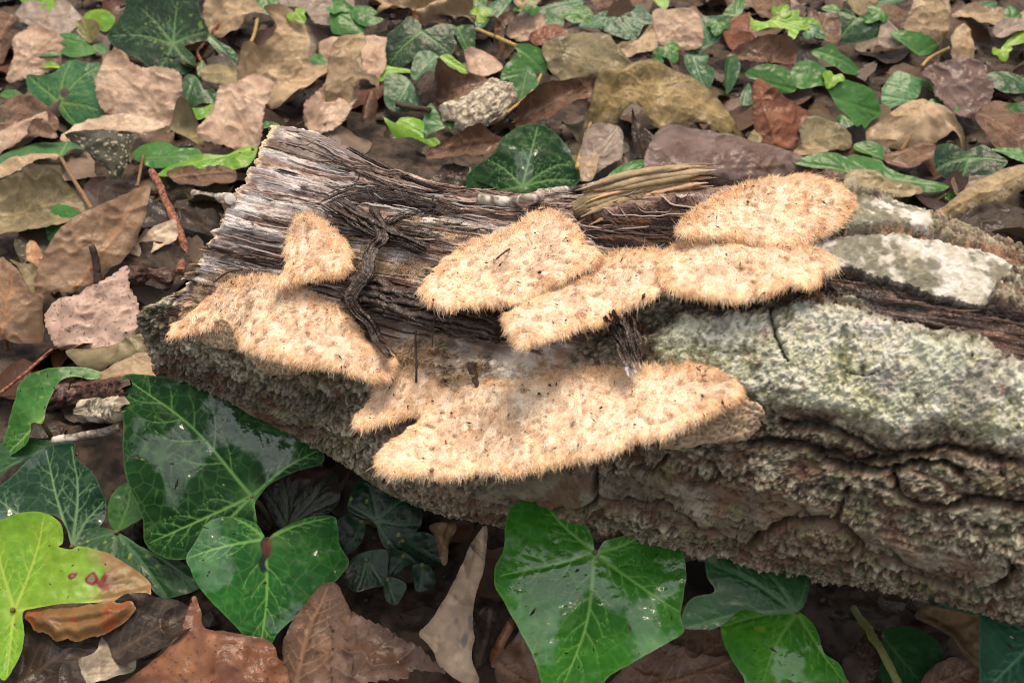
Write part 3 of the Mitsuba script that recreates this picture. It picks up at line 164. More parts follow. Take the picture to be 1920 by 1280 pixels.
{"kind":"ivy_leaf","pal":"mid","lab":"green ivy leaf at the top edge right of the dark heart-shaped one","p":[0.2333,0.35784,0.01291],"x":[-0.8227,-0.5085,-0.2543],"n":[0.0,-0.4472,0.8944],"o":[1,1,-26,-35,1,-64,46,-75,68,-40,106,-31,133,-1,103,30,59,41,34,73,-7,62,-32,34],"L":134,"bend":[0.06,0.1,0.04,0]},
{"kind":"ivy_leaf","pal":"mid","lab":"green ivy leaf in the very top right corner","p":[0.32247,0.36829,0.00342],"x":[-0.03,0.894,0.447],"n":[0.0,-0.4472,0.8944],"o":[0,1,-18,-37,7,-66,40,-76,58,-45,87,-33,105,1,77,31,43,45,23,73,-10,66,-28,35],"L":106,"bend":[0.06,0.1,0.04,0]},
{"kind":"ivy_leaf","pal":"bright","lab":"small bright ivy leaf near the right edge under the wavy beige leaf","p":[0.30132,0.32712,0.00355],"x":[0.2406,-0.8682,-0.4341],"n":[0.0,-0.4472,0.8944],"o":[0,1,-17,-34,1,-59,32,-68,47,-40,73,-30,89,2,68,29,42,40,25,68,-6,60,-21,32],"L":91,"bend":[0.06,0.1,0.04,0]},
{"kind":"ivy_leaf","pal":"mid","lab":"green ivy leaf at the right edge above the dark green lobed one","p":[0.27439,0.23923,0.00942],"x":[0.988,-0.1382,-0.0691],"n":[0.0,-0.4472,0.8944],"o":[1,0,-31,-33,-14,-58,21,-67,50,-38,88,-29,117,0,97,29,65,38,48,67,10,61,-19,32],"L":119,"bend":[0.06,0.1,0.04,0]},
{"kind":"ivy_leaf","pal":"mid","lab":"small ivy leaf on the purplish ragged leaf's upper edge","p":[0.24514,0.2692,0.00753],"x":[0.9568,0.2601,0.13],"n":[0.0,-0.4472,0.8944],"o":[1,0,-20,-24,-3,-44,28,-50,44,-29,71,-22,95,1,74,19,47,27,30,48,0,42,-18,25],"L":94,"bend":[0.06,0.1,0.04,0]},
{"kind":"ivy_leaf","pal":"bright","lab":"fresh ivy leaf above the long drooping green leaf at the upper right","p":[0.18262,0.26572,0.01876],"x":[-0.4628,-0.7929,-0.3964],"n":[0.0,-0.4472,0.8944],"o":[-2,0,-16,-28,7,-55,38,-61,53,-36,80,-25,95,0,70,25,40,36,19,60,-10,55,-25,30],"L":96,"bend":[0.06,0.1,0.04,0]},
{"kind":"ivy_leaf","pal":"bright","lab":"small bright ivy leaf near the top edge above the tall crumpled tan leaf","p":[-0.12917,0.31744,0.03197],"x":[0.7088,-0.6309,-0.3155],"n":[0.0,-0.4472,0.8944],"o":[1,0,-25,-27,-7,-52,25,-58,44,-33,74,-26,98,-1,80,24,53,35,37,57,4,52,-18,29],"L":99,"bend":[0.06,0.1,0.04,0]},
{"kind":"ivy_leaf","pal":"mid","lab":"small ivy leaf near the top edge right of the little three-lobed one","p":[0.04471,0.36233,0.00437],"x":[0.3944,0.8219,0.411],"n":[0.0,-0.4472,0.8944],"o":[1,0,-18,-29,2,-55,32,-61,49,-36,76,-25,92,0,72,25,41,35,25,61,-9,55,-25,30],"L":94,"bend":[0.06,0.1,0.04,0]},
{"kind":"dead_leaf","pal":"purple","lab":"big purple-brown leaf lying on the back of the log behind the top fungus","p":[0.07057,0.18907,0.00402],"x":[0.9908,0.1342,-0.0185],"n":[0.0854,-0.5126,0.8544],"o":[-16,22,33,164,159,262,372,212,542,164,893,0,805,-73,528,-86,330,-52,-6,-41],"L":893,"bend":[0.08000000000000002,0.096,0.048,0.0]},
{"kind":"ivy_leaf","pal":"mid","lab":"bent green leaf poking out behind the splintered wood","p":[0.045,0.1754,0.00185],"x":[0.7581,0.6394,0.1279],"n":[0.0,-0.1961,0.9806],"o":[-8,2,125,50,244,53,371,0,320,-34,219,-17,112,-16,25,-27],"L":367,"bend":[0.04,0.05,0.02,0]},
{"kind":"dead_leaf","pal":"dark","lab":"dark olive leaf left of the big wet ivy leaf behind the log","p":[-0.04027,0.18179,0.00219],"x":[0.8982,0.415,0.1452],"n":[0.0,-0.3304,0.9439],"o":[-5,22,103,92,178,29,190,-16,100,-106,36,-100,-14,-31],"L":185,"bend":[0.064,0.08000000000000002,0.032,0.0]},
{"kind":"ivy_leaf","pal":"deepwet","lab":"big wet ivy leaf lying against the back of the log","p":[0.0055,0.17804,0.00227],"x":[0.2356,0.7775,0.5831],"n":[0.0,-0.6,0.8],"o":[-139,313,-66,320,47,269,139,189,223,171,314,97,353,0,328,-94,266,-176,215,-216,148,-271,93,-273,44,-216,-53,-1,-110,175],"L":353,"bend":[0.02,0.04,0.02,0],"lobes":[-114,312,107,229,351,0,205,-217,108,-273]},
{"kind":"dead_leaf","pal":"brown","lab":"brown spindle-shaped folded leaf behind the log","p":[0.00401,0.20455,0.01289],"x":[-0.9912,-0.1183,-0.0592],"n":[0.0,-0.4472,0.8944],"o":[504,-1,371,-49,206,-74,134,-31,0,0,93,15,145,52,244,83,350,101,440,67],"L":495,"bend":[0.096,0.48,0.032,0.0]},
{"kind":"ivy_leaf","pal":"bright","lab":"curled yellow-green leaf behind the log with small dark specks","p":[-0.07054,0.23638,0.0087],"x":[0.852,-0.4489,-0.2693],"n":[0.0,-0.5145,0.8575],"o":[-2,-1,72,-1,86,49,187,98,262,0,314,42,380,-2,261,-20,187,-33,125,-65,66,-46],"L":376,"bend":[0.06,0.2,0.03,0]},
{"kind":"ivy_leaf","pal":"spot2","lab":"small bright ivy leaf with dark debris behind the log","p":[-0.03178,0.25186,0.00132],"x":[0.9416,-0.3127,-0.1251],"n":[0.0,-0.3714,0.9285],"o":[-88,6,-70,69,-3,123,88,112,169,47,190,-1,101,20,24,9,-22,-28],"L":186,"bend":[0.04,0.05,0.02,0]},
{"kind":"ivy_leaf","pal":"light","lab":"pale green ivy leaf with a pointed tip between the two small bright ones","p":[-0.03319,0.23903,0.0043],"x":[-0.8392,-0.4664,-0.2798],"n":[0.0,-0.5145,0.8575],"o":[197,-3,124,-107,41,-162,35,-76,-6,6,75,7,137,-7],"L":193,"bend":[0.04,0.05,0.02,0]},
{"kind":"ivy_leaf","pal":"mid","lab":"short green leaf under the one with dark debris","p":[-0.03403,0.23441,0.00342],"x":[0.783,0.5871,0.2055],"n":[0.0,-0.3304,0.9439],"o":[9,29,87,32,138,0,95,-23,16,-29,-6,0],"L":131,"bend":[0.04,0.05,0.02,0]},
{"kind":"ivy_leaf","pal":"mid","lab":"long low green ivy leaf behind the top right fungus","p":[0.22634,0.18007,0.00057],"x":[-0.9716,0.2267,0.068],"n":[0.0,-0.2873,0.9578],"o":[798,1,691,-66,590,-100,533,-89,471,-132,357,-119,321,-74,259,-42,147,-20,-4,-5,71,54,208,57,272,60,365,34,477,30,589,26,701,22],"L":793,"bend":[0.03,0.06,0.05,0]},
{"kind":"dead_leaf","pal":"olivepale","lab":"olive-tan spotted leaf resting against the far right bark","p":[0.20913,0.17275,0.00551],"x":[-0.9924,0.11,0.055],"n":[0.0,-0.4472,0.8944],"o":[396,23,365,-39,301,-58,241,-49,155,-7,-14,-7,55,64,209,135,335,192,408,160],"L":382,"bend":[0.064,0.08000000000000002,0.032,0.0]},
{"kind":"ivy_leaf","pal":"deepwet","lab":"shiny heart-shaped ivy leaf with a brown torn spot at the right","p":[0.24101,0.19755,0.00739],"x":[-0.3128,-0.8145,-0.4887],"n":[0.0,-0.5145,0.8575],"o":[66,-185,-11,-175,-55,-107,-35,-26,-70,7,-111,64,-68,141,-28,190,72,128,139,58,190,0,153,-84,137,-144],"L":190,"bend":[0.04,0.05,0.02,0]},
{"kind":"ivy_leaf","pal":"mid","lab":"little green leaf end beside the pale bark chip","p":[0.22317,0.17189,0.0017],"x":[1.0,0.0,0.0],"n":[0.0,-0.3304,0.9439],"o":[-4,6,65,28,72,-6,14,-45,-6,-34],"L":74,"bend":[0.04,0.05,0.02,0]},
{"kind":"ivy_leaf","pal":"mid","lab":"green leaf reaching in from the right edge above the tan rolled leaf","p":[0.28172,0.20618,0.00189],"x":[-0.9623,0.2568,0.0899],"n":[0.0,-0.3304,0.9439],"o":[245,0,73,-42,2,-37,-3,61,67,59,139,39,196,20],"L":245,"bend":[0.04,0.05,0.02,0]},
{"kind":"ivy_leaf","pal":"dark","lab":"green ivy leaf in the dark gap under the tan rolled leaf","p":[0.1239,0.15766,0.00112],"x":[0.8844,0.4334,0.1734],"n":[0.0,-0.3714,0.9285],"o":[14,53,172,31,156,-58,56,-78,-6,-9],"L":184,"bend":[0.04,0.05,0.02,0]},
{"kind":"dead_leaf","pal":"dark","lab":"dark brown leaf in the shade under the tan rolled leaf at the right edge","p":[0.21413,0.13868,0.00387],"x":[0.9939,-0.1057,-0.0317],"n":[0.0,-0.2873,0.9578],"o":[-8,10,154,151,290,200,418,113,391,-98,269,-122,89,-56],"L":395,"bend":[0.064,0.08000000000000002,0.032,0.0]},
{"kind":"dead_leaf","pal":"taned","lab":"tan rolled leaf with dark flecks at the right edge above the bark","p":[0.21268,0.15331,0.00203],"x":[0.9029,0.3686,0.2212],"n":[0.0,-0.5145,0.8575],"o":[9,23,112,44,236,72,402,81,550,53,615,13,549,-55,405,-79,286,-98,159,-81,47,-60,-3,-22],"L":596,"bend":[0.08000000000000002,0.48,0.032,0.0]},
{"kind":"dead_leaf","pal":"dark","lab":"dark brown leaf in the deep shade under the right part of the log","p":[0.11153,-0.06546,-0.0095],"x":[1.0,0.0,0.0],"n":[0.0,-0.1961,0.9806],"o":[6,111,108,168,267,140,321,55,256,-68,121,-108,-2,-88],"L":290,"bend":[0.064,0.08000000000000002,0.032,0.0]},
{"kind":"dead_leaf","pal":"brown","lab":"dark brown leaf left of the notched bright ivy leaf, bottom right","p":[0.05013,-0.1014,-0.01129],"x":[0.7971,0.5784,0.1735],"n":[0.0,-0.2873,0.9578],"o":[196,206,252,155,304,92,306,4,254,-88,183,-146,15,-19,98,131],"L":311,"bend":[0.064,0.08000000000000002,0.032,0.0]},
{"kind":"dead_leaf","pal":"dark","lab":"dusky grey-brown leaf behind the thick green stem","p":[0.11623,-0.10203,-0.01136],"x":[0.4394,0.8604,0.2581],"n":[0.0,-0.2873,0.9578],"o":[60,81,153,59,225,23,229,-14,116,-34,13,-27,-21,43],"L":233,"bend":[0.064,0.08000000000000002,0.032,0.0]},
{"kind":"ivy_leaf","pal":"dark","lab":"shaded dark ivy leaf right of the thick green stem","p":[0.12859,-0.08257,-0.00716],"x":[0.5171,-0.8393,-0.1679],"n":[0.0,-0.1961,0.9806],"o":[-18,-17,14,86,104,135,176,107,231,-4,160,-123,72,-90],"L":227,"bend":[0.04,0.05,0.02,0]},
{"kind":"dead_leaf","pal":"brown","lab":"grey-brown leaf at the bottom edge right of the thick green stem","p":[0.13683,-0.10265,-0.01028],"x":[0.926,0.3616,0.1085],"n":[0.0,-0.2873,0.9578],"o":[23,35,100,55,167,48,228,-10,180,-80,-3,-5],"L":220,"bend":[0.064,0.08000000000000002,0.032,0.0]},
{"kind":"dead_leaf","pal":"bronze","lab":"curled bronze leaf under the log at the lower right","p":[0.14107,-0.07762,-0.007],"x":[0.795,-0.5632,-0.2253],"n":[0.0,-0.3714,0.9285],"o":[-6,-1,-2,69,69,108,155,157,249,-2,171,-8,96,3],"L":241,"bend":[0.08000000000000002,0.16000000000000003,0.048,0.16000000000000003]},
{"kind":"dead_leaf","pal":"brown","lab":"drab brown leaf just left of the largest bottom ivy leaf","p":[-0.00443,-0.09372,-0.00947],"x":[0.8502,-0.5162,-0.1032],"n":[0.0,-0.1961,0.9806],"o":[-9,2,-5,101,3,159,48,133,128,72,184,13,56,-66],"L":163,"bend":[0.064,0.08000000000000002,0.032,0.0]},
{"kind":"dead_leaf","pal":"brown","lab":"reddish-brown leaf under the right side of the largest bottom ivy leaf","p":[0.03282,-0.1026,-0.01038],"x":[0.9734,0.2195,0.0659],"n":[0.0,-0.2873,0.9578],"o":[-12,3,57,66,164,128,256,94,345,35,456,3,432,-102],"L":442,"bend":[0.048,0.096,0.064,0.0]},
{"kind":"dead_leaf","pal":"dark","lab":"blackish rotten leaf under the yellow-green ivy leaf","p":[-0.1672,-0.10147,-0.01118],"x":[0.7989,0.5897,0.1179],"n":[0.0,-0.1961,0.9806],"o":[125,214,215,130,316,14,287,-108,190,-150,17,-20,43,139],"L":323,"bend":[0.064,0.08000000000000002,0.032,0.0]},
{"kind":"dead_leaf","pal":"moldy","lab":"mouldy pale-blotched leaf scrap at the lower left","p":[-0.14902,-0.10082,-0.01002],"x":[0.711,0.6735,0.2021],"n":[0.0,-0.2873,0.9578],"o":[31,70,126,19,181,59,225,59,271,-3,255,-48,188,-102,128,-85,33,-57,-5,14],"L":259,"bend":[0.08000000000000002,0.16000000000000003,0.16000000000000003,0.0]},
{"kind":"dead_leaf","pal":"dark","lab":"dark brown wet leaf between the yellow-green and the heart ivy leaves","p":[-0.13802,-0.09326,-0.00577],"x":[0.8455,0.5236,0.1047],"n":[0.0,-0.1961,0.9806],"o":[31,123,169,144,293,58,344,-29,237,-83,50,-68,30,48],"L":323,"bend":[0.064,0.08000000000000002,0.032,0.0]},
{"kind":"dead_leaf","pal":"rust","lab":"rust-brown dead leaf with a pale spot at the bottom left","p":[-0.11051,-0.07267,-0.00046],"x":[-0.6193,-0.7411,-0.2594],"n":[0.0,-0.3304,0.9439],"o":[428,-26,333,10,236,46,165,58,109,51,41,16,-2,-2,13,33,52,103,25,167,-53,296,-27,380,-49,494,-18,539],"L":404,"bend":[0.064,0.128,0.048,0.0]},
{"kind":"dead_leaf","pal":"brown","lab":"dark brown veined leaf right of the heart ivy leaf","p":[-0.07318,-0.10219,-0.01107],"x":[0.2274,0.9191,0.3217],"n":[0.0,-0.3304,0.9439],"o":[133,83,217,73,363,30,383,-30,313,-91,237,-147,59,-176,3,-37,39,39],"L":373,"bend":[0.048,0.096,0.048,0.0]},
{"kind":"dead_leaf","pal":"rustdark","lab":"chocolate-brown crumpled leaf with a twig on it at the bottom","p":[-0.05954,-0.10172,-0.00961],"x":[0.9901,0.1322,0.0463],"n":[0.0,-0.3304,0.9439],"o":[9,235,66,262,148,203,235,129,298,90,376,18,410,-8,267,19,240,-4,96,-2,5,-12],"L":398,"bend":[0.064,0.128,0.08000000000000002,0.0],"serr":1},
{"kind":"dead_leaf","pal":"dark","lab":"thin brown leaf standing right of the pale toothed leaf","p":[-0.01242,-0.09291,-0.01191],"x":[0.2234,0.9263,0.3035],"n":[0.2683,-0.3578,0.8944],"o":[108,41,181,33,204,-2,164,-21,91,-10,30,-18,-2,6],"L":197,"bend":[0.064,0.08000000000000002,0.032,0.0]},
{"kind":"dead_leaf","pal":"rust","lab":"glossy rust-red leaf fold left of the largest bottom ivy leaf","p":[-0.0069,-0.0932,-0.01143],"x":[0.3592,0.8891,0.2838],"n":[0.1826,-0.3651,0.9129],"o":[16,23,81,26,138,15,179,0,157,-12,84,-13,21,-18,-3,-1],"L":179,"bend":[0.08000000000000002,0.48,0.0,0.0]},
{"kind":"dead_leaf","pal":"bronze","lab":"small curled brown leaf tip hanging under the log","p":[-0.0223,-0.03796,-0.00328],"x":[-0.2235,-0.7719,-0.5952],"n":[0.0778,-0.6228,0.7785],"o":[18,-78,-6,12,67,2,133,8,145,-1,112,-18,52,-49],"L":143,"bend":[0.064,0.08000000000000002,0.032,0.0]},
{"kind":"dead_leaf","pal":"paletan","lab":"pale tan leaf with a toothed edge standing under the log","p":[-0.01239,-0.09606,-0.01372],"x":[0.0462,0.8782,0.4761],"n":[0.1303,-0.4778,0.8687],"o":[522,1,450,-14,370,-7,295,14,215,20,136,23,70,26,-2,-3,-6,30,36,119,78,152,115,180,144,200,219,150,372,72],"L":525,"bend":[0.048,0.08000000000000002,0.032,0.0]},
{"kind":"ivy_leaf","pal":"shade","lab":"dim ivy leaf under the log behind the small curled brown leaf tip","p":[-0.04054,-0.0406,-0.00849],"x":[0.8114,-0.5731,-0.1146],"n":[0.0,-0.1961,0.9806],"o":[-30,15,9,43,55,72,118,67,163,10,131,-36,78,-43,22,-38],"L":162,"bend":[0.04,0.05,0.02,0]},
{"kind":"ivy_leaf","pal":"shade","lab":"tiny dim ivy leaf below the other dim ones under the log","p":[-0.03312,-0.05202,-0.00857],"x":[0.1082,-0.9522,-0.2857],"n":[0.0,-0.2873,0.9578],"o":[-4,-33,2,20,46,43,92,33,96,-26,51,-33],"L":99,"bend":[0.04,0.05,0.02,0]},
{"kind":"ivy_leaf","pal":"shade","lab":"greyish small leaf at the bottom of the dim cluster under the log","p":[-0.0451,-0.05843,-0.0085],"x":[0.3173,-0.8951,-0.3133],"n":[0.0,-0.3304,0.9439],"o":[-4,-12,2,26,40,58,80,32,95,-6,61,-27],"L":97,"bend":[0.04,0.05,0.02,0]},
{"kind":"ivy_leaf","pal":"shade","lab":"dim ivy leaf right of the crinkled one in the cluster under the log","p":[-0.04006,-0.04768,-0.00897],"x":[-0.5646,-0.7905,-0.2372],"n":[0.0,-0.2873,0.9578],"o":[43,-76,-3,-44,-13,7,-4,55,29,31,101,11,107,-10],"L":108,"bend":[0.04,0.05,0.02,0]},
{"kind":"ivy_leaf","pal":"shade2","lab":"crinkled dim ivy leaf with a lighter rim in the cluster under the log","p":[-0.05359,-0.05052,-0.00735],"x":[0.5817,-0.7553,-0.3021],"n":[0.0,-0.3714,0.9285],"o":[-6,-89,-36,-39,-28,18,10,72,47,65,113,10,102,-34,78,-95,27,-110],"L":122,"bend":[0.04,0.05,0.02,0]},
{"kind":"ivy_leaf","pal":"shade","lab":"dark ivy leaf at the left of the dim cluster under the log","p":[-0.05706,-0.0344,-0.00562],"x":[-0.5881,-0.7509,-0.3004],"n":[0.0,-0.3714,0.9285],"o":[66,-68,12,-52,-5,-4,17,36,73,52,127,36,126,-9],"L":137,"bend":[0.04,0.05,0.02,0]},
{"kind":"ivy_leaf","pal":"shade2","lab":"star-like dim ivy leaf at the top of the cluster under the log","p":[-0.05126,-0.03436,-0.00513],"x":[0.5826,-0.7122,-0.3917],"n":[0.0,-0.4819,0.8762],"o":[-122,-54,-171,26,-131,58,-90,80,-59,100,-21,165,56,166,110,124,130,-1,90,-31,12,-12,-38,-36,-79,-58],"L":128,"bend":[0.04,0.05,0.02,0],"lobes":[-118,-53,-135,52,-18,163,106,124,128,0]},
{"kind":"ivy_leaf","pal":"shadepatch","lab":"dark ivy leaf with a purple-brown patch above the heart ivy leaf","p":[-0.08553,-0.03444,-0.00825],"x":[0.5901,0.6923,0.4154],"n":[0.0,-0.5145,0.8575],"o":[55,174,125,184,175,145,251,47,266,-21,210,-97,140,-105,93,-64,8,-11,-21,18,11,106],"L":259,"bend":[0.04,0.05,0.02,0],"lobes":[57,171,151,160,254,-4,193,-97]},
{"kind":"ivy_leaf","pal":"dark","lab":"blackish green leaf at the left edge behind the grey wet ivy leaf","p":[-0.18021,-0.0007,0.00163],"x":[-0.8606,-0.4878,-0.1463],"n":[0.0,-0.2873,0.9578],"o":[246,-91,156,-102,68,-59,-6,4,93,18,163,12,280,22],"L":274,"bend":[0.04,0.05,0.02,0]},
{"kind":"ivy_leaf","pal":"dark","lab":"dark ivy leaf in the shade left of the heart ivy leaf","p":[-0.14728,-0.04077,-0.00345],"x":[0.6714,-0.6881,-0.2752],"n":[0.0,-0.3714,0.9285],"o":[-49,-140,-82,-65,-34,-17,7,3,141,49,250,109,338,127,375,109,324,-5,228,-33,95,-101],"L":329,"bend":[0.04,0.05,0.02,0],"lobes":[-56,-128,104,-91,326,2,360,112]},
{"kind":"ivy_leaf","pal":"mid","lab":"small ivy leaf tucked under the left edge of the huge dark one","p":[-0.14931,-0.0365,-0.00855],"x":[0.1874,0.8423,0.5054],"n":[0.0,-0.5145,0.8575],"o":[73,58,143,54,192,4,143,-53,85,-77,57,-78,0,0,22,38],"L":189,"bend":[0.04,0.05,0.02,0]},
{"kind":"ivy_leaf","pal":"greywet","lab":"grey-sheened wet ivy leaf with a crease at the left edge","p":[-0.16429,-0.04433,-0.00743],"x":[-0.9077,0.3599,0.2159],"n":[0.0,-0.5145,0.8575],"o":[380,-35,350,-138,324,-211,276,-287,202,-335,177,-337,154,-297,63,-264,-19,-196,-48,-121,-25,-30,-2,3,61,-56,111,-73,193,-39,240,-2,317,63],"L":342,"bend":[0.051,0.085,0.051,0.0],"lobes":[374,-37,288,-281,194,-336,-11,-200]},
{"kind":"ivy_leaf","pal":"veinedlong","lab":"arching bright ivy leaf with pale veins at the left edge","p":[-0.18422,0.00116,0.01199],"x":[0.7181,0.5343,0.4458],"n":[-0.0816,-0.5715,0.8165],"o":[-242,31,-108,97,-20,140,32,171,105,169,196,120,267,44,275,-2,240,11,188,73,124,75,48,23,4,-19,-33,17,-83,-27,-150,-15,-246,25],"L":274,"bend":[0.08,0.1,0.04,0],"lobes":[274,0,-227,26]},
{"kind":"ivy_leaf","pal":"bigdark","lab":"huge dark green ivy leaf with pale veins in front of the left of the log","p":[-0.09494,-0.03736,0.01272],"x":[-0.7501,0.583,0.3123],"n":[-0.0428,-0.514,0.8567],"o":[704,1,589,-89,430,-177,238,-244,66,-284,-53,-294,-105,-260,-64,-180,-22,-84,-20,-30,-30,13,-84,61,-11,98,48,150,43,242,27,319,98,371,182,383,263,319,383,267,491,189,598,93],"L":702,"bend":[0.034,0.051,0.0255,0.0],"lobes":[702,0,-60,-287,179,381,-78,61,30,316]},
{"kind":"ivy_leaf","pal":"yellow","lab":"yellow-green ivy leaf with red-rimmed wounds in the lower left corner","p":[-0.16999,-0.08055,0.00485],"x":[0.9846,0.1596,0.0718],"n":[0.0,-0.4104,0.9119],"o":[-82,304,-45,321,35,330,110,317,160,281,176,239,171,201,159,191,198,177,232,183,318,146,384,93,443,33,452,0,446,-30,404,-29,368,-16,343,-36,259,-21,168,-10,78,-8,30,-14,42,-92,36,-157,-5,-235,-40,-214,-75,-213],"L":451,"bend":[0.051,0.068,0.034,0.0],"extra":"withered","lobes":[450,-3,116,315,-76,297,-5,-232]},
{"kind":"ivy_leaf","pal":"heart","lab":"glossy heart-shaped ivy leaf with a dark mark at its notch, lower left","p":[-0.08773,-0.05295,0.00744],"x":[-0.0019,-0.8944,-0.4472],"n":[0.0,-0.4472,0.8944],"o":[58,-288,0,-255,-71,-211,-84,-128,-58,-42,-6,1,-26,31,-78,130,-91,226,-52,248,12,258,76,294,139,259,232,165,324,66,427,0,342,-45,263,-127,184,-210,109,-262],"L":427,"bend":[0.051,0.068,0.034,0.0],"lobes":[61,-287,-83,-128,-88,226,426,0]},
{"kind":"ivy_leaf","pal":"bigwet","lab":"largest wet ivy leaf with debris on it, bottom centre","p":[0.02652,-0.08243,0.03925],"x":[-0.2599,-0.8806,-0.3963],"n":[0.0,-0.4104,0.9119],"o":[-57,-299,-95,-272,-128,-220,-134,-150,-99,-76,-52,-23,-5,0,-43,20,-69,61,-116,151,-107,223,-76,264,6,290,119,298,175,318,227,270,291,199,358,131,418,89,452,-37,372,-102,296,-173,229,-238,188,-279,133,-293,72,-284,3,-296],"L":442,"bend":[0.034,0.051,0.034,0.0],"lobes":[160,-283,-126,-214,-114,151,123,305,442,0]},
{"kind":"ivy_leaf","pal":"dark","lab":"dark two-humped ivy leaf under the log behind the notched bright one","p":[0.08734,-0.10148,0.0346],"x":[-0.9918,-0.1183,-0.0473],"n":[0.0,-0.3714,0.9285],"o":[353,-1,338,-49,303,-83,239,-92,249,-139,242,-189,204,-202,114,-196,67,-172,39,-123,-16,-133,-68,-115,-66,-70,-40,-23,-5,1,85,0,163,-26,236,14,301,14],"L":342,"bend":[0.04,0.05,0.02,0],"front":1,"lobes":[342,0,236,-188,97,-191,-64,-98]},
{"kind":"ivy_leaf","pal":"brightwet","lab":"bright wet ivy leaf with a slit in it, bottom right","p":[0.09694,-0.08154,0.00473],"x":[-0.5181,-0.78,-0.351],"n":[0.0,-0.4104,0.9119],"o":[188,-195,139,-212,104,-213,69,-169,47,-105,17,-46,-3,-1,2,48,30,94,74,134,78,195,108,234,146,260,303,0,280,-71,237,-146],"L":277,"bend":[0.034,0.068,0.034,0.0],"lobes":[173,-198,73,-173,277,0,131,251]},
{"kind":"ivy_leaf","pal":"shade2","lab":"dim green leaf back curling under the log at the lower right","p":[0.13344,-0.11501,0.05362],"x":[-0.9391,0.2946,0.1768],"n":[0.0,-0.5145,0.8575],"o":[138,-3,112,-29,70,-50,31,-42,0,-21,-1,5,39,14,80,18,126,25],"L":132,"bend":[0.04,0.05,0.02,0],"front":1},
{"kind":"ivy_leaf","pal":"bluish","lab":"bluish green ivy leaf at the bottom right corner","p":[0.15223,-0.11859,0.04725],"x":[-0.7602,-0.5811,-0.2906],"n":[0.0,-0.4472,0.8944],"o":[75,-171,60,-178,48,-141,28,-104,-36,-29,120,99,193,36,240,-3,193,-60,122,-118],"L":228,"bend":[0.04,0.05,0.02,0],"front":1,"lobes":[65,-169,228,0,120,92]},
]
LOG={"L0":[-1154.0,505.0,513.0],"T":[0.91418,-0.39544,0.08895],"Fv":[-0.39701,-0.91781,0.0],"U":[-0.08164,0.03531,0.99604],"sg":[-800.0,-700.0,-600.0,-500.0,-400.0,-300.0,-200.0,-100.0,0.0,100.0,200.0,300.0,400.0,500.0,600.0,700.0,800.0,900.0,1000.0,1100.0,1200.0,1300.0,1400.0,1500.0,1600.0,1700.0,1800.0,1900.0,2000.0,2100.0,2200.0,2300.0,2400.0,2500.0,2600.0,2700.0,2800.0,2900.0,3000.0,3100.0,3200.0,3300.0,3400.0,3500.0,3600.0,3700.0,3800.0,3900.0,4000.0,4100.0,4200.0,4300.0,4400.0],"Rm":[430.0,430.0,430.0,430.0,430.0,430.0,430.0,430.0,430.0,434.0,437.0,441.0,445.0,449.0,452.0,456.0,460.0,463.0,467.0,471.0,474.0,478.0,482.0,486.0,489.0,493.0,497.0,500.0,504.0,508.0,511.0,515.0,519.0,523.0,526.0,530.0,534.0,537.0,540.0,540.0,540.0,540.0,540.0,540.0,540.0,540.0,540.0,540.0,540.0,540.0,540.0,540.0,540.0],"dT":[131.0,131.0,131.0,131.0,131.0,131.0,131.0,131.0,131.0,131.0,132.0,126.0,103.0,73.0,39.0,15.0,-2.0,-13.0,-16.0,-17.0,-17.0,-13.0,0.0,16.0,31.0,49.0,68.0,87.0,102.0,105.0,104.0,101.0,92.0,76.0,59.0,37.0,5.0,-27.0,-55.0,-77.0,-77.0,-62.0,-43.0,-43.0,-43.0,-43.0,-43.0,-43.0,-43.0,-43.0,-43.0,-43.0,-43.0],"dB":[75.0,75.0,75.0,75.0,75.0,75.0,75.0,75.0,75.0,75.0,73.0,78.0,80.0,82.0,87.0,102.0,126.0,153.0,172.0,180.0,182.0,176.0,166.0,146.0,125.0,105.0,93.0,85.0,80.0,74.0,66.0,56.0,46.0,33.0,20.0,8.0,-2.0,-8.0,-13.0,-17.0,-20.0,-28.0,-52.0,-52.0,-52.0,-52.0,-52.0,-52.0,-52.0,-52.0,-52.0,-52.0,-52.0]}
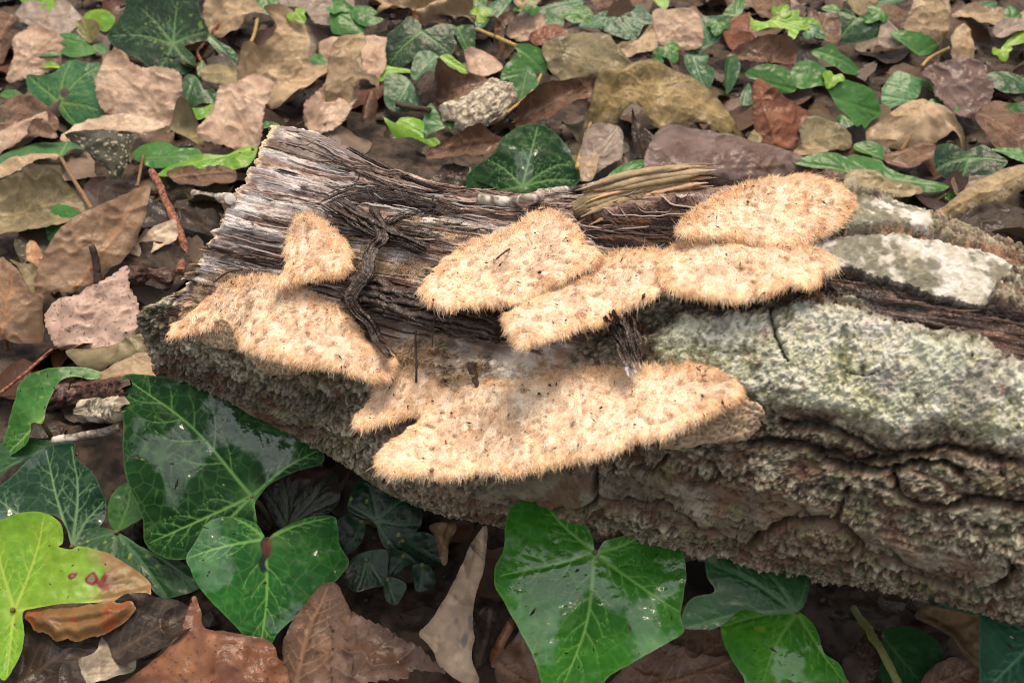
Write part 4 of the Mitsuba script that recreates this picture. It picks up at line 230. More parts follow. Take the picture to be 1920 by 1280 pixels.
REG={"wood":[[[126,225],[185,380],[224,568],[240,760],[242,929],[160,1186],[247,1260],[426,1306],[734,1277],[1062,1227],[1271,1217],[1397,1204],[1437,1204],[1661,1217],[1891,1227],[2029,1242],[2134,1242],[2226,981],[2222,863],[2131,846],[1950,793],[1878,615],[1826,545],[1733,505],[1683,417],[1648,310],[1543,285],[1356,297],[1163,292],[970,222],[747,275],[524,288],[341,267],[224,212]]],"strip":[[[2240,716],[2326,811],[2415,818],[2503,821],[2592,806],[2625,783],[2710,781],[2793,781],[2900,798],[3059,771],[3080,563],[2948,602],[2855,626],[2797,653],[2727,671],[2645,663],[2575,666],[2530,676],[2451,710],[2392,706],[2331,715],[2290,698]]],"shaded_cavity":[[[1504,958],[1596,988],[1709,1034],[1794,1105],[1901,1156],[1947,1050],[1888,953],[1867,848],[1831,796],[1715,778],[1619,799],[1564,860]],[[612,772],[666,854],[762,929],[885,938],[1044,904],[1141,874],[1028,843],[878,853],[775,849],[697,783],[669,692]],[[833,420],[921,497],[1070,473],[1234,445],[1417,475],[1513,457],[1452,402],[1339,395],[1254,330],[1152,352],[990,355],[865,360]]],"darkwood":[[[111,1239],[247,1260],[417,1307],[728,1280],[1031,1091],[1000,962],[717,1024],[542,1024],[376,999],[258,1004]],[[230,543],[342,607],[514,565],[573,467],[507,408],[346,404],[235,428]],[[946,1201],[1272,1217],[1480,1060],[1465,990],[1257,1032],[1033,1033]]],"film":[[[164,172],[228,313],[324,400],[457,430],[599,402],[772,405],[867,348],[837,274],[616,265],[389,255],[197,103]],[[947,237],[1039,313],[1157,327],[1314,318],[1467,307],[1610,322],[1762,358],[1876,387],[1862,272],[1557,192],[1286,114],[1146,135],[1064,132]],[[746,655],[873,657],[1005,633],[1101,581],[1103,502],[1001,503],[934,442],[827,452]],[[901,798],[1007,843],[1124,804],[1226,796],[1178,712],[1058,712]],[[1528,380],[1635,385],[1701,305],[1546,267]]],"white":[[[170,1137],[209,1257],[389,1207],[518,1150],[463,1145],[345,1128],[244,1065]],[[271,526],[240,813],[316,802],[469,756],[477,675],[342,673]],[[1007,252],[1163,292],[1319,289],[1359,279],[1176,212],[1013,212]],[[1462,344],[1563,389],[1553,337],[1467,307]],[[1277,1086],[1470,976],[1581,863],[1506,868],[1381,901],[1152,887],[1074,929],[841,941],[786,873],[957,763],[1091,734],[1171,783],[1187,898]]],"upper":[[[2250,808],[2242,912],[2327,954],[2407,1007],[2527,1029],[2592,1067],[2677,1070],[2783,1123],[2875,1046],[2835,950],[2789,812],[2768,763],[2658,753],[2600,758],[2511,776],[2424,776],[2334,774]]],"upper2":[[[2315,1005],[2361,1091],[2480,1242],[2569,1242],[2603,1240],[2608,1242],[2585,1237],[2585,1062],[2467,1032],[2371,961]]],"seam":[[[2328,943],[2380,1003],[2493,1081],[2592,1067],[2677,1082],[2796,1152],[2875,1076],[2888,1011],[2783,1056],[2681,1026],[2577,1014],[2500,1011],[2387,959]]],"lichen":[[[1880,462],[1990,561],[2108,605],[2227,630],[2323,678],[2443,676],[2591,654],[2733,635],[2844,610],[2990,580],[3018,418],[2908,392],[2815,397],[2720,405],[2633,347],[2563,350],[2444,369],[2328,357],[2206,350],[2139,378],[2038,407],[1944,385]]],"crust":[[[10,-98],[186,6],[351,-36],[561,-59],[852,40],[943,29],[843,-77],[640,-124],[397,-209],[144,-268],[-8,-211]],[[-37,132],[77,173],[176,175],[97,75],[29,-29],[-18,-14]],[[1832,526],[1994,618],[2219,675],[2292,690],[2272,640],[2127,591],[1977,540],[1883,445]],[[2214,300],[2363,322],[2516,295],[2631,285],[2558,222],[2441,212],[2259,214]]],"smooth":[[[1334,-210],[1571,-68],[1784,1],[2005,41],[2138,32],[2308,77],[2446,82],[2507,62],[2555,34],[2772,29],[2965,31],[2959,-8],[2829,-75],[2628,-86],[2560,-8],[2413,-28],[2309,-138],[2144,-151],[2060,-89],[1836,-99],[1782,-145],[1552,-246]],[[-1,-252],[238,-283],[454,-349],[812,-203],[883,-130],[571,-194],[279,-193]]],"rust":[[[2144,-136],[2261,-160],[2336,-84],[2498,27],[2559,3],[2628,-86],[2513,-217],[2322,-302],[2141,-267]],[[2394,125],[2480,152],[2531,111],[2512,32],[2467,27]]]}
CRK=[[1.6,5,[[1788,35],[1796,-28],[1802,-73],[1837,-91],[1924,-71],[2010,-61],[2078,-69],[2105,-96],[2128,-128],[2177,-125],[2236,-140],[2276,-181]]],[1.3,4,[[1806,-76],[1779,-133],[1726,-168],[1670,-197],[1629,-235]]],[2.2,6,[[2274,-180],[2322,-97],[2367,-43],[2439,2],[2513,20],[2559,3],[2602,-46],[2684,-55],[2758,-83],[2860,-84],[2940,-62],[2987,24]]],[1.8,5,[[2436,229],[2466,207],[2530,210],[2586,217],[2640,240],[2688,274],[2760,295],[2797,286]]],[1.6,5,[[2634,225],[2658,179],[2682,154],[2738,152],[2803,177],[2850,212],[2915,217],[3016,232]]],[2.6,4,[[2230,202],[2317,237],[2407,246],[2467,237],[2540,237],[2633,272]]],[2.0,3.5,[[2322,302],[2424,320],[2499,307],[2575,284],[2658,292],[2759,344],[2851,345],[2992,352]]],[1.2,3,[[2526,157],[2521,92],[2509,29]]],[0.8,3,[[2220,640],[2236,593],[2257,547],[2283,513],[2305,485]]],[0.6,2,[[2264,528],[2275,533],[2286,540]]],[1.2,3,[[2000,101],[1971,50],[1920,51]]],[0.6,2,[[2464,490],[2498,488],[2535,500]]],[1.5,3,[[2572,-145],[2690,-106],[2776,-111],[2848,-112]]],[1.2,3,[[2966,66],[2987,29]]],[1.0,3,[[923,-374],[1030,-396],[1203,-376]]],[1.2,2.5,[[238,-283],[482,-292],[762,-207]]],[1.4,4,[[2129,120],[2165,82],[2137,42],[2091,16]]]]
END=[[130,1240],[160,1239],[237,1063],[258,964],[266,868],[259,803],[256,729],[248,663],[241,603],[241,533],[227,465],[207,405],[178,332],[144,257],[114,227],[77,201],[15,164],[-25,121],[-35,65],[-20,-2],[-22,-75],[-29,-165],[-71,-287],[-120,-417]]
FUNGI=[{"lab":"tan furry bracket at the left end with pale pored underside showing","p":[-0.08075,-0.01588,0.08194],"x":[0.9929,-0.0,0.1191],"n":[-0.0911,-0.645,0.7588],"o":[-392,15,-370,30,-339,49,-285,98,-191,139,-62,146,60,109,175,28,277,-40,342,-140,405,-173,433,-204,427,-249,394,-279,350,-276,281,-248,231,-224,163,-215,98,-194,35,-173,-38,-138,-102,-106,-140,-53,-153,-26,-231,-17,-315,-22,-372,-35,-406,-33],"at":[-333,107,-286,111,-241,116,-196,120,-151,125,-109,118,-67,111,-25,105,16,99,55,77,94,55,133,33,172,12,209,-11,247,-34,284,-57],"cp":[-392,15,-84,-339,49,-117,-238,119,-101,-126,143,-56,0,127,-15,99,82,14,175,28,36,277,-40,63,342,-140,103,433,-204,135,394,-279,179,281,-248,163,163,-215,167,35,-173,143,-102,-106,17,-153,-26,-32,-315,-22,-87,-406,-33,-54,-331,106,-141,-284,110,-121,-238,115,-102,-194,119,-84,-149,123,-67,-107,117,-53,-65,110,-39,-23,104,-25,18,97,-12,57,75,-1,96,54,11,135,32,22,173,11,33,211,-12,43,248,-35,54,285,-58,64,-346,80,-129,-284,106,-121,-193,126,-82,-64,123,-37,45,94,-3,136,40,23,216,-10,46,293,-69,68,328,-99,85,335,-126,95,307,-136,98,265,-117,95,133,-55,67,-57,22,-2,-190,57,-71,-267,66,-106,-347,57,-117,-354,75,-125,-359,53,-112,-285,102,-121,-192,133,-81,-62,135,-35,53,102,1,136,48,24,222,-8,47,302,-80,73,370,-140,106,385,-193,132,331,-212,138,246,-175,133,114,-131,113,-47,-65,41,-163,-2,-43,-248,21,-85,-361,7,-88,-375,42,-103],"th":0.006,"opt":{"k":0.65},"key":"hairy_fungus"},{"lab":"small golden furry bracket on bare wood above the left one","p":[-0.06783,-0.00221,0.09909],"x":[0.995,-0.0,0.0995],"n":[-0.076,-0.6458,0.7597],"o":[-111,-94,-88,-37,-93,34,-73,99,-15,126,50,85,110,26,142,-29,144,-88,117,-118,47,-117,-20,-117,-75,-121,-118,-123],"at":[-77,64,-33,73,10,82,50,52,90,23],"cp":[-111,-94,16,-93,34,-32,-15,126,-30,110,26,11,144,-88,65,47,-117,71,-75,-121,18,-111,-94,16,-54,67,-38,-10,76,-32,31,65,-20,71,36,-3,110,7,15,-79,27,-27,-62,79,-41,38,72,-22,121,-6,24,114,-39,37,-53,-4,-8,-91,-3,-18,-101,-47,-3,-87,42,-34,-14,111,-33,110,20,11,135,-60,51,65,-80,52,-74,-67,3,-101,-47,-3],"th":0.005,"opt":{},"key":"hairy_fungus"},{"lab":"broad shaggy bracket with dark needles on it, upper middle","p":[-0.00145,-0.02291,0.11306],"x":[0.9988,-0.0,0.0499],"n":[-0.0381,-0.6472,0.7614],"o":[-265,-115,-252,-75,-200,8,-123,52,-36,72,42,113,85,148,137,147,189,108,225,61,256,12,289,-42,258,-77,201,-101,143,-132,111,-157,62,-176,14,-186,-84,-180,-150,-185,-213,-178,-254,-155],"at":[-159,29,-124,35,-89,41,-55,48,-20,54,14,68,49,82,84,97,118,93,151,71,184,50,216,29],"cp":[-265,-115,68,-226,-34,-10,-163,33,-72,-80,62,-60,3,92,-56,85,148,-64,189,108,-15,256,12,41,258,-77,109,143,-132,159,62,-176,137,-35,-184,118,-150,-185,96,-254,-155,103,-158,28,-68,-123,34,-63,-89,40,-58,-54,46,-55,-20,53,-52,15,67,-54,49,81,-56,84,96,-62,118,92,-52,151,70,-27,183,48,-3,216,27,18,-192,-8,-38,-173,21,-66,-124,41,-67,-37,58,-58,46,93,-61,124,112,-55,219,40,13,242,2,46,210,-19,53,157,-25,54,-19,-36,11,-121,-45,-12,-179,-46,-12,-197,-23,-25,-225,-44,-1,-188,14,-57,-123,47,-68,-37,66,-57,44,104,-59,131,131,-53,223,52,15,267,-22,71,205,-63,85,132,-97,118,-1,-118,75,-101,-119,48,-198,-118,51,-234,-73,25],"th":0.007,"opt":{"k":0.95},"key":"hairy_fungus"},{"lab":"pale tongue-like bracket slanting down below the shaggy middle one","p":[0.02562,-0.04137,0.11676],"x":[0.9439,-0.0,0.3304],"n":[-0.2577,-0.6258,0.7362],"o":[-273,-56,-216,-20,-149,16,-66,54,23,85,106,83,215,45,255,-4,206,-68,140,-108,67,-111,15,-137,-50,-139,-113,-150,-182,-165,-228,-179,-249,-153,-267,-113],"at":[-102,48,-67,56,-32,64,3,73,37,76,70,74,103,73,136,71,167,56,197,40,227,25],"cp":[-273,-56,131,-216,-20,67,-149,16,-2,-66,54,-49,23,85,-66,106,83,-68,179,58,-58,255,-4,-28,206,-68,27,140,-108,77,67,-111,69,-50,-139,79,-149,-157,129,-228,-179,217,-267,-113,178,-101,46,-47,-66,54,-49,-31,63,-54,4,71,-58,38,75,-62,71,73,-62,104,71,-64,137,70,-64,167,54,-59,197,39,-52,227,24,-46,-154,17,1,-131,30,-23,-105,44,-45,-16,68,-57,69,77,-65,139,70,-64,213,36,-51,228,3,-33,198,-11,-16,92,8,-22,-26,-11,-9,-106,-24,2,-132,-29,22,-157,-25,38,-164,10,12,-203,-13,54,-159,13,7,-108,41,-44,-19,68,-56,66,81,-66,141,70,-65,214,42,-54,229,-18,-19,184,-53,22,98,-55,23,-4,-80,40,-110,-93,56,-160,-103,98,-208,-95,128,-224,-26,76],"th":0.006,"opt":{"k":0.9},"key":"hairy_fungus"},{"lab":"wide cream bracket with scalloped right rim over the dark hollow","p":[0.06774,-0.04526,0.12948],"x":[0.9988,-0.0,-0.0499],"n":[0.0381,-0.6472,0.7614],"o":[-247,-36,-200,32,-96,61,7,66,107,54,187,24,225,-3,233,-35,218,-58,189,-69,177,-92,142,-115,100,-111,55,-128,0,-142,-56,-150,-109,-147,-162,-131,-217,-111,-237,-90],"at":[-200,24,-170,29,-140,33,-110,38,-81,42,-51,45,-21,46,8,47,37,48,66,49,94,44,121,34,148,24,175,14],"cp":[-247,-36,-48,-165,42,-87,-96,61,-63,-27,64,-42,41,63,-24,107,54,3,187,24,44,233,-35,99,189,-69,110,142,-115,138,55,-128,133,-56,-150,102,-162,-131,39,-237,-90,-12,-201,23,-92,-171,28,-83,-141,32,-74,-111,37,-66,-82,41,-56,-52,44,-48,-23,45,-39,6,45,-29,35,46,-20,65,47,-13,92,42,-1,119,32,13,146,22,28,173,13,41,-217,3,-81,-169,33,-85,-96,47,-65,-24,52,-43,38,52,-23,107,44,2,187,14,45,203,-7,66,187,-20,71,171,-36,79,97,-25,52,-44,-26,7,-158,-28,-37,-213,-16,-68,-233,-18,-63,-166,38,-87,-96,55,-64,-25,59,-43,40,58,-25,107,49,2,188,20,43,219,-22,84,188,-46,92,156,-79,109,74,-81,95,-50,-93,57,-160,-83,2,-226,-56,-38],"th":0.006,"opt":{"k":0.85,"up":0.0035},"key":"hairy_fungus"},{"lab":"topmost rounded velvety bracket leaning over the cream one","p":[0.07125,-0.02953,0.13355],"x":[0.995,-0.0,-0.0995],"n":[0.076,-0.6458,0.7597],"o":[-205,-53,-154,5,-87,56,0,103,96,131,163,147,240,136,283,110,306,71,304,38,271,-13,241,-44,181,-77,114,-109,64,-131,21,-124,-33,-106,-106,-99,-179,-100,-216,-83],"at":[-191,-72,-159,-49,-127,-26,-95,-5,-62,12,-27,32,5,39,33,33],"cp":[-205,-53,-12,-120,30,-41,-44,79,-59,46,115,-60,163,147,-65,240,136,-49,306,71,0,271,-13,52,181,-77,84,64,-131,108,-33,-106,68,-106,-99,46,-179,-100,23,-205,-53,-12,-175,-60,0,-143,-38,-3,-110,-13,-11,-78,3,-13,-45,22,-20,-9,42,-33,19,36,-18,48,31,-4,-147,-23,-13,-81,22,-25,-6,63,-47,64,65,-25,101,69,-23,129,58,-12,138,33,5,116,4,22,72,-19,32,38,-25,32,-86,-40,14,-154,-67,12,-200,-76,4,-201,-59,-8,-117,17,-32,-39,65,-49,42,90,-44,128,112,-47,182,104,-35,228,59,-1,205,0,35,142,-45,58,60,-83,75,-41,-71,43,-112,-77,30,-183,-91,16,-201,-59,-8],"th":0.007,"opt":{"flat":0.8,"up":0.01},"key":"hairy_fungus"},{"lab":"small golden bracket between the left and the largest bracket","p":[-0.03643,-0.04677,0.07532],"x":[0.9889,-0.0,0.1483],"n":[-0.1136,-0.6435,0.757],"o":[-146,-99,-148,-64,-111,-22,-80,38,-11,73,67,87,119,62,149,8,120,-58,95,-87,47,-83,-19,-89,-86,-104,-126,-107],"at":[-55,54,-15,59,24,63,59,55,90,33,121,12],"cp":[-146,-99,38,-111,-22,-6,-11,73,-25,119,62,21,120,-58,34,47,-83,63,-86,-104,17,-146,-99,38,-34,56,-39,6,60,-22,45,65,-6,76,43,1,106,22,7,-88,0,-22,-75,27,-37,-13,63,-28,101,43,11,120,-13,15,84,-15,23,-66,-2,-29,-88,0,-22,-121,-29,-1,-72,43,-45,60,80,3,141,9,17,103,-58,37,-30,-47,-15,-105,-60,7],"th":0.005,"opt":{},"key":"hairy_fungus"},{"lab":"largest long shaggy bracket along the front of the log","p":[0.01426,-0.06637,0.09227],"x":[0.9998,-0.0,-0.02],"n":[0.0152,-0.6476,0.7619],"o":[-548,-186,-525,-145,-473,-103,-420,-50,-408,20,-326,64,-208,77,-77,80,49,89,155,88,259,92,375,96,445,78,498,42,511,18,486,-16,422,-48,354,-87,281,-117,182,-146,110,-176,38,-186,-51,-211,-141,-226,-234,-224,-329,-239,-423,-232,-499,-238,-538,-218],"at":[-343,49,-309,52,-275,56,-241,59,-208,62,-174,66,-142,68,-109,70,-77,71,-45,73,-13,74,18,75,49,77,80,77,111,77,141,78,171,78,201,78,231,78,260,77,289,76,318,75,347,74,376,73],"cp":[-548,-186,-35,-473,-103,-106,-420,-50,-149,-368,44,-220,-286,68,-187,-208,77,-148,-120,79,-106,-35,83,-65,49,89,-24,120,88,9,190,89,42,259,92,74,336,94,109,410,87,141,471,60,174,511,18,195,454,-32,213,389,-67,223,318,-101,226,248,-126,218,182,-146,192,110,-176,177,38,-186,146,-51,-211,113,-141,-226,64,-234,-224,2,-329,-239,-31,-423,-232,-23,-499,-238,6,-548,-186,-35,-325,50,-211,-291,53,-193,-258,57,-176,-224,60,-160,-191,64,-143,-158,67,-127,-125,68,-111,-93,70,-96,-61,71,-80,-29,73,-65,2,74,-50,33,75,-35,64,76,-20,95,76,-5,125,77,9,156,77,24,186,77,37,215,78,51,245,77,65,274,76,78,303,75,92,332,74,105,361,73,117,-418,-37,-159,-390,-6,-184,-370,13,-199,-352,47,-224,-289,59,-191,-208,67,-150,-124,72,-109,-31,76,-65,49,81,-26,124,81,9,187,82,39,259,82,72,333,81,107,387,78,130,409,68,142,423,53,153,404,36,151,381,23,155,328,11,143,265,3,123,185,-3,87,111,-15,59,35,-20,24,-57,-32,-17,-162,-41,-70,-260,-46,-124,-338,-56,-158,-372,-54,-156,-401,-57,-145,-418,-37,-159,-472,-89,-117,-416,-40,-157,-389,29,-208,-326,60,-208,-245,68,-168,-162,75,-127,-77,77,-87,6,82,-47,83,85,-9,156,85,25,226,87,58,300,88,91,375,89,125,424,76,147,461,51,171,454,10,178,409,-13,191,360,-40,199,288,-61,183,220,-74,160,149,-92,137,76,-107,110,-8,-121,71,-99,-136,32,-197,-143,-27,-294,-150,-82,-367,-154,-90,-428,-154,-74,-483,-142,-75],"th":0.007,"opt":{"k":0.7},"key":"hairy_fungus"},{"lab":"small rear bracket with brown pored underside behind the largest one's right end","p":[0.05767,-0.07996,0.09836],"x":[0.9806,-0.0,-0.1961],"n":[0.1506,-0.6403,0.7532],"o":[-113,-93,-99,-39,-44,12,14,54,51,62,91,46,118,19,105,6,116,-18,92,-52,26,-71,-47,-91],"at":[-63,12,-38,24,-14,36,10,48,35,51,61,53],"cp":[-113,-93,-122,-71,-13,-49,-15,33,6,51,62,56,118,19,86,116,-18,70,59,-62,12,-10,-81,-45,-80,-92,-98,-69,9,-38,-45,21,-18,-21,34,1,2,46,20,27,48,37,53,50,54,-85,-26,-64,-70,1,-42,-19,33,3,52,54,54,84,40,70,83,27,66,46,10,36,-41,-18,-32,-74,-26,-57,-100,-62,-94,-71,-7,-46,-17,33,4,51,58,55,102,29,79,100,3,68,53,-28,24,-25,-52,-38,-77,-61,-78],"th":0.004,"opt":{"under":1},"key":"hairy_fungus"},{"lab":"","p":[-0.10433,-0.01118,0.07077],"x":[0.995,-0.0,0.0995],"n":[-0.076,-0.6458,0.7597],"o":[-140,18,-31,27,38,28,83,8,92,-53,107,-81,35,-73,-30,-50,-79,-15],"at":[-56,40,-11,32,33,25],"cp":[-140,18,-63,-31,27,-2,83,8,45,107,-81,13,-30,-50,-45,-140,18,-63,-9,23,8,35,16,27,79,8,44,-50,26,-12,36,20,28,83,-13,37,50,-18,18,-47,12,-17,-107,21,-44,-31,27,-2,82,8,45,99,-54,25,-22,-28,-26,-107,21,-44],"th":0.003,"opt":{"under":1,"pores":1,"upx":0.005},"key":"pores"},{"lab":"","p":[-0.08414,-0.02257,0.06936],"x":[0.995,-0.0,0.0995],"n":[-0.076,-0.6458,0.7597],"o":[-118,71,-32,20,49,-12,166,-52,122,-71,33,-68,-30,-48,-72,-3],"at":[-135,68,-94,49,-53,31,-13,13,28,-6,68,-24,108,-42],"cp":[-118,71,-23,-32,20,-6,108,-32,42,122,-71,28,-30,-48,-53,-94,34,-32,-112,57,-28,-72,39,-17,-32,20,-6,8,2,5,48,-16,17,88,-34,29,127,-52,43,-72,41,-16,48,-15,18,141,-52,51,56,-40,6,-58,18,-21,-114,62,-26,-74,44,-15,49,-14,19,154,-52,58,44,-55,-11,-66,6,-33,-116,67,-25],"th":0.003,"opt":{"under":1,"pores":1,"upx":0.005},"key":"pores"},{"lab":"tiny fuzzy button on the dark strip right of the black strands","p":[-0.0368,-0.02483,0.09645],"x":[1.0,-0.0,-0.0],"n":[0.0,-0.6476,0.7619],"o":[-25,-3,-7,17,16,19,31,0,26,-21,5,-30,-13,-22],"at":[-21,7,24,7],"cp":[-25,-3,-10,16,19,4,26,-21,15,-13,-22,-2,-20,6,-10,25,6,8,0,15,-2,27,4,9,-11,-7,-4,-22,3,-10,-4,16,-4,29,2,11,-2,-20,3,-23,0,-10],"th":0.003,"opt":{"tiny":1},"key":"hairy_fungus"}]
CRUST=[[[164,172],[228,313],[324,400],[457,430],[599,402],[772,405],[867,348],[832,295],[610,333],[386,278],[199,129]],[[967,242],[1083,292],[1279,300],[1470,285],[1613,302],[1766,340],[1876,387],[1856,307],[1553,228],[1283,142],[1141,164],[1061,164]],[[746,655],[881,632],[1005,633],[1101,581],[1099,513],[1000,513],[932,453],[822,473]],[[901,798],[1007,843],[1124,804],[1226,796],[1173,723],[1053,724]],[[1528,380],[1635,385],[1681,320],[1562,290]],[[1796,367],[1895,467],[2022,405],[1883,350]],[[509,710],[604,748],[689,697],[577,643]]]
STRANDS=[{"key":"bark_strand","lab":"lower thin bark strip beside the top edge strip","r":1.0,"p":[[-710,416,1084],[-609,365,1079],[-508,295,1069],[-408,224,1072],[-291,148,1088]],"n":5,"log":1},{"key":"bark_strand","lab":"thin black bark strip along the top edge of the log","r":1.2,"p":[[-624,594,996],[-513,490,1003],[-405,382,1016],[-301,277,1041],[-229,179,1085]],"n":5,"log":1},{"key":"bark_strand","lab":"dark curled bark edge arching over the pale wood","r":1.5,"p":[[-660,134,1067],[-588,181,1079],[-496,192,1089],[-401,160,1093],[-288,100,1104],[-158,8,1121]],"n":5,"log":1},{"key":"bark_strand","lab":"black twisted bark strand hanging over the fungi left of the middle","r":2.3,"p":[[-487,85,1068],[-447,0,1075],[-427,-67,1069],[-455,-88,1048],[-469,-132,1032],[-470,-180,1014],[-503,-214,986],[-523,-246,957],[-501,-268,919],[-465,-296,898],[-439,-335,863],[-400,-419,887],[-373,-437,871]],"flat":1,"n":7},{"key":"bark_strand","lab":"dark fibre bridging the wood between the left brackets, thin and straight","r":1.3,"p":[[-559,9,1029],[-480,-6,1051],[-407,-13,1067],[-333,-48,1084],[-260,-89,1092],[-216,-103,1085]],"n":3},{"key":"bark_strand","lab":"arching dark bark shred above the broad shaggy bracket","r":2.0,"p":[[-440,-6,1062],[-398,6,1087],[-355,25,1096],[-284,24,1101],[-221,6,1103]],"n":4},{"key":"bark_strand","lab":"forked dark bark strand ending in white mould, above the largest bracket","r":2.4,"p":[[272,-608,1209],[297,-548,1106],[317,-605,1095],[339,-645,1068],[356,-690,1047]],"n":3,"mould":1},{"key":"bark_strand","lab":"second prong of the forked strand, nearer the lichened bark","r":2.0,"p":[[333,-508,1135],[342,-562,1119],[352,-609,1098],[362,-643,1056]],"n":3},{"key":"bark_strand","lab":"thick dark wooden ridge running below the broad shaggy bracket","r":5.5,"p":[[-564,-162,921],[-451,-221,947],[-341,-286,957],[-219,-344,973],[-100,-399,981],[-25,-427,968]],"n":12,"flat":1},{"key":"bark_strand","lab":"dark torn bark shred beside the small golden upper bracket","r":3.2,"p":[[-623,143,1050],[-558,71,1068],[-498,11,1066],[-423,-43,1062],[-349,-87,1063],[-277,-129,1062]],"n":8,"flat":1},{"key":"needle","lab":"upright dark needle stuck into the small golden lower bracket","r":0.38,"p":[[-302,-387,944],[-305,-404,891],[-301,-454,846],[-306,-459,789]]},{"key":"needle","lab":"fine dark needle hanging under the broad shaggy bracket","r":0.22,"p":[[-242,-350,1011],[-244,-395,973],[-251,-427,908]]},{"key":"needle","lab":"short dark needle lying slantwise on the broad shaggy bracket","r":0.3,"p":[[-49,-282,1146],[-26,-269,1160],[-7,-201,1125]]},{"key":"needle","lab":"dark needle lying on the furry left bracket near its top","r":0.35,"p":[[-1042,12,815],[-990,17,854],[-930,12,874]]},{"key":"bud_scale","lab":"grey-brown club-shaped scale standing in the largest bracket","r":1.5,"p":[[-126,-475,886],[-120,-491,858],[-108,-525,832]],"taper":1},{"key":"twig","lab":"lichened grey twig with a knot lying behind the log","r":1.9,"p":[[-109,119,1095],[0,78,1111],[90,116,1106],[275,1760,17],[414,1789,17],[524,1813,50]],"knob":1},{"key":"twig","lab":"broken pale twig end at the left of the log's cut edge","r":2.1,"p":[[-1645,1747,6],[-1576,1718,6],[-1505,1707,4],[-999,261,995]],"pale":1},{"key":"root","lab":"reddish flaky root bending in the gap left of the log","r":1.9,"p":[[-1881,1870,55],[-1800,1730,56],[-1715,1548,52],[-1624,1367,53],[-1568,1218,36],[-1545,1043,45]],"red":1},{"key":"plant_stem","lab":"thick green stem rising at the lower right under the log","r":1.35,"p":[[1206,-720,-69],[1222,-819,-35],[1214,-957,50],[1228,-1044,64],[1245,-1129,61]],"green":1,"node":1},{"key":"twig","lab":"grey mottled twig on the ground behind the huge ivy leaf","r":1.7,"p":[[-1818,-1,22],[-1739,16,22],[-1660,39,22],[-1575,69,22]],"pale":1},{"key":"twig","lab":"black twig across the ivy leaves behind the log","r":1.6,"p":[[-666,2610,29],[-578,2578,23],[-459,2419,102]]},{"key":"twig","lab":"dark stub standing in front of the brown rolled leaf at the left","r":1.5,"p":[[-1909,1026,213],[-1899,997,144],[-1896,946,60]],"taper2":1},{"key":"spore_stalk","lab":"tiny stalk with a round pinkish head under the largest bracket","r":0.6,"p":[[-357,-243,16],[-297,-529,401],[-234,-833,796]],"head":1},{"key":"leaf_stalk","lab":"thin reddish stalk slanting across the ground at the left edge","r":0.8,"p":[[-2137,243,20],[-2065,364,26],[-1987,531,25]],"red":1},{"key":"leaf_stalk","lab":"brown stalk leaning from the long pale-backed ivy leaf","r":1.1,"p":[[-2441,2102,5],[-2268,1813,34],[-2043,1425,132]]},{"key":"leaf_stalk","lab":"short stalk below the dull green ivy leaf left of the log","r":0.8,"p":[[-1983,2079,20],[-1936,1781,23]]},{"key":"leaf_stalk","lab":"pale golden stalk of the large ribbed leaf behind the log","r":1.1,"p":[[451,2466,128],[427,2315,49],[367,2087,22],[335,1828,105]],"gold":1},{"key":"leaf_stalk","lab":"curved yellow stalk of the small pale ivy leaf","r":0.9,"p":[[176,2998,5],[109,2744,22],[-30,2541,10]],"gold":1},{"key":"leaf_stalk","lab":"brown stalk crossing the curled tan leaf at the right","r":1.1,"p":[[2285,2412,136],[2199,2264,80],[2098,2112,32]]},{"key":"leaf_stalk","lab":"reddish stalk with pale tip hanging beside the biggest dark ivy leaf","r":0.9,"p":[[-1743,3774,101],[-1885,3564,37],[-1932,3361,12],[-1929,3221,12],[-1712,2833,8]],"red":1},{"key":"leaf_stalk","lab":"golden brown stalk end right of the drooping dark ivy leaf","r":1.2,"p":[[-229,3589,7],[-99,3331,80],[26,3094,144]],"gold":1},{"key":"leaf_stalk","lab":"orange stalk at the foot of the upright green ivy leaf","r":1.0,"p":[[2669,3204,74],[2567,3195,14],[2481,3084,12]],"gold":1},{"key":"leaf_stalk","lab":"pale straw stalk in the crumpled leaves at the top left","r":1.1,"p":[[-1628,3631,59],[-1633,3464,14],[-1655,3299,7]],"gold":1}]
SLAB=[{"key":"wood_splinter","lab":"yellow-brown splintered wood slab on top of the log","p":[[199,-43,1159],[315,21,1162],[457,58,1179],[596,61,1203],[675,30,1233]],"w":13,"fib":1},{"key":"bark_chip","lab":"pale rough bark chip on the ground behind the huge ivy leaf","p":[[-1793,180,0],[-1705,185,7],[-1455,-80,289]],"w":10,"chip":1},{"key":"wood_fragment","lab":"dark rotten wood lying on the ground at the left","p":[[-1949,178,63],[-1889,315,-42],[-1737,291,0],[-1440,-10,321]],"w":10,"dark":1},{"key":"bark_chip","lab":"pale crumbly bark piece on the ground behind the small ivy leaves","p":[[-355,2361,38],[-242,2520,12],[-108,2691,0],[-31,2788,32]],"w":22,"chip":1},{"key":"wood_fragment","lab":"reddish dark rotten wood behind the pink speckled leaf","p":[[-1725,864,157],[-1720,1049,21],[-1644,1038,18],[-1565,1014,11]],"w":10,"dark":1}]
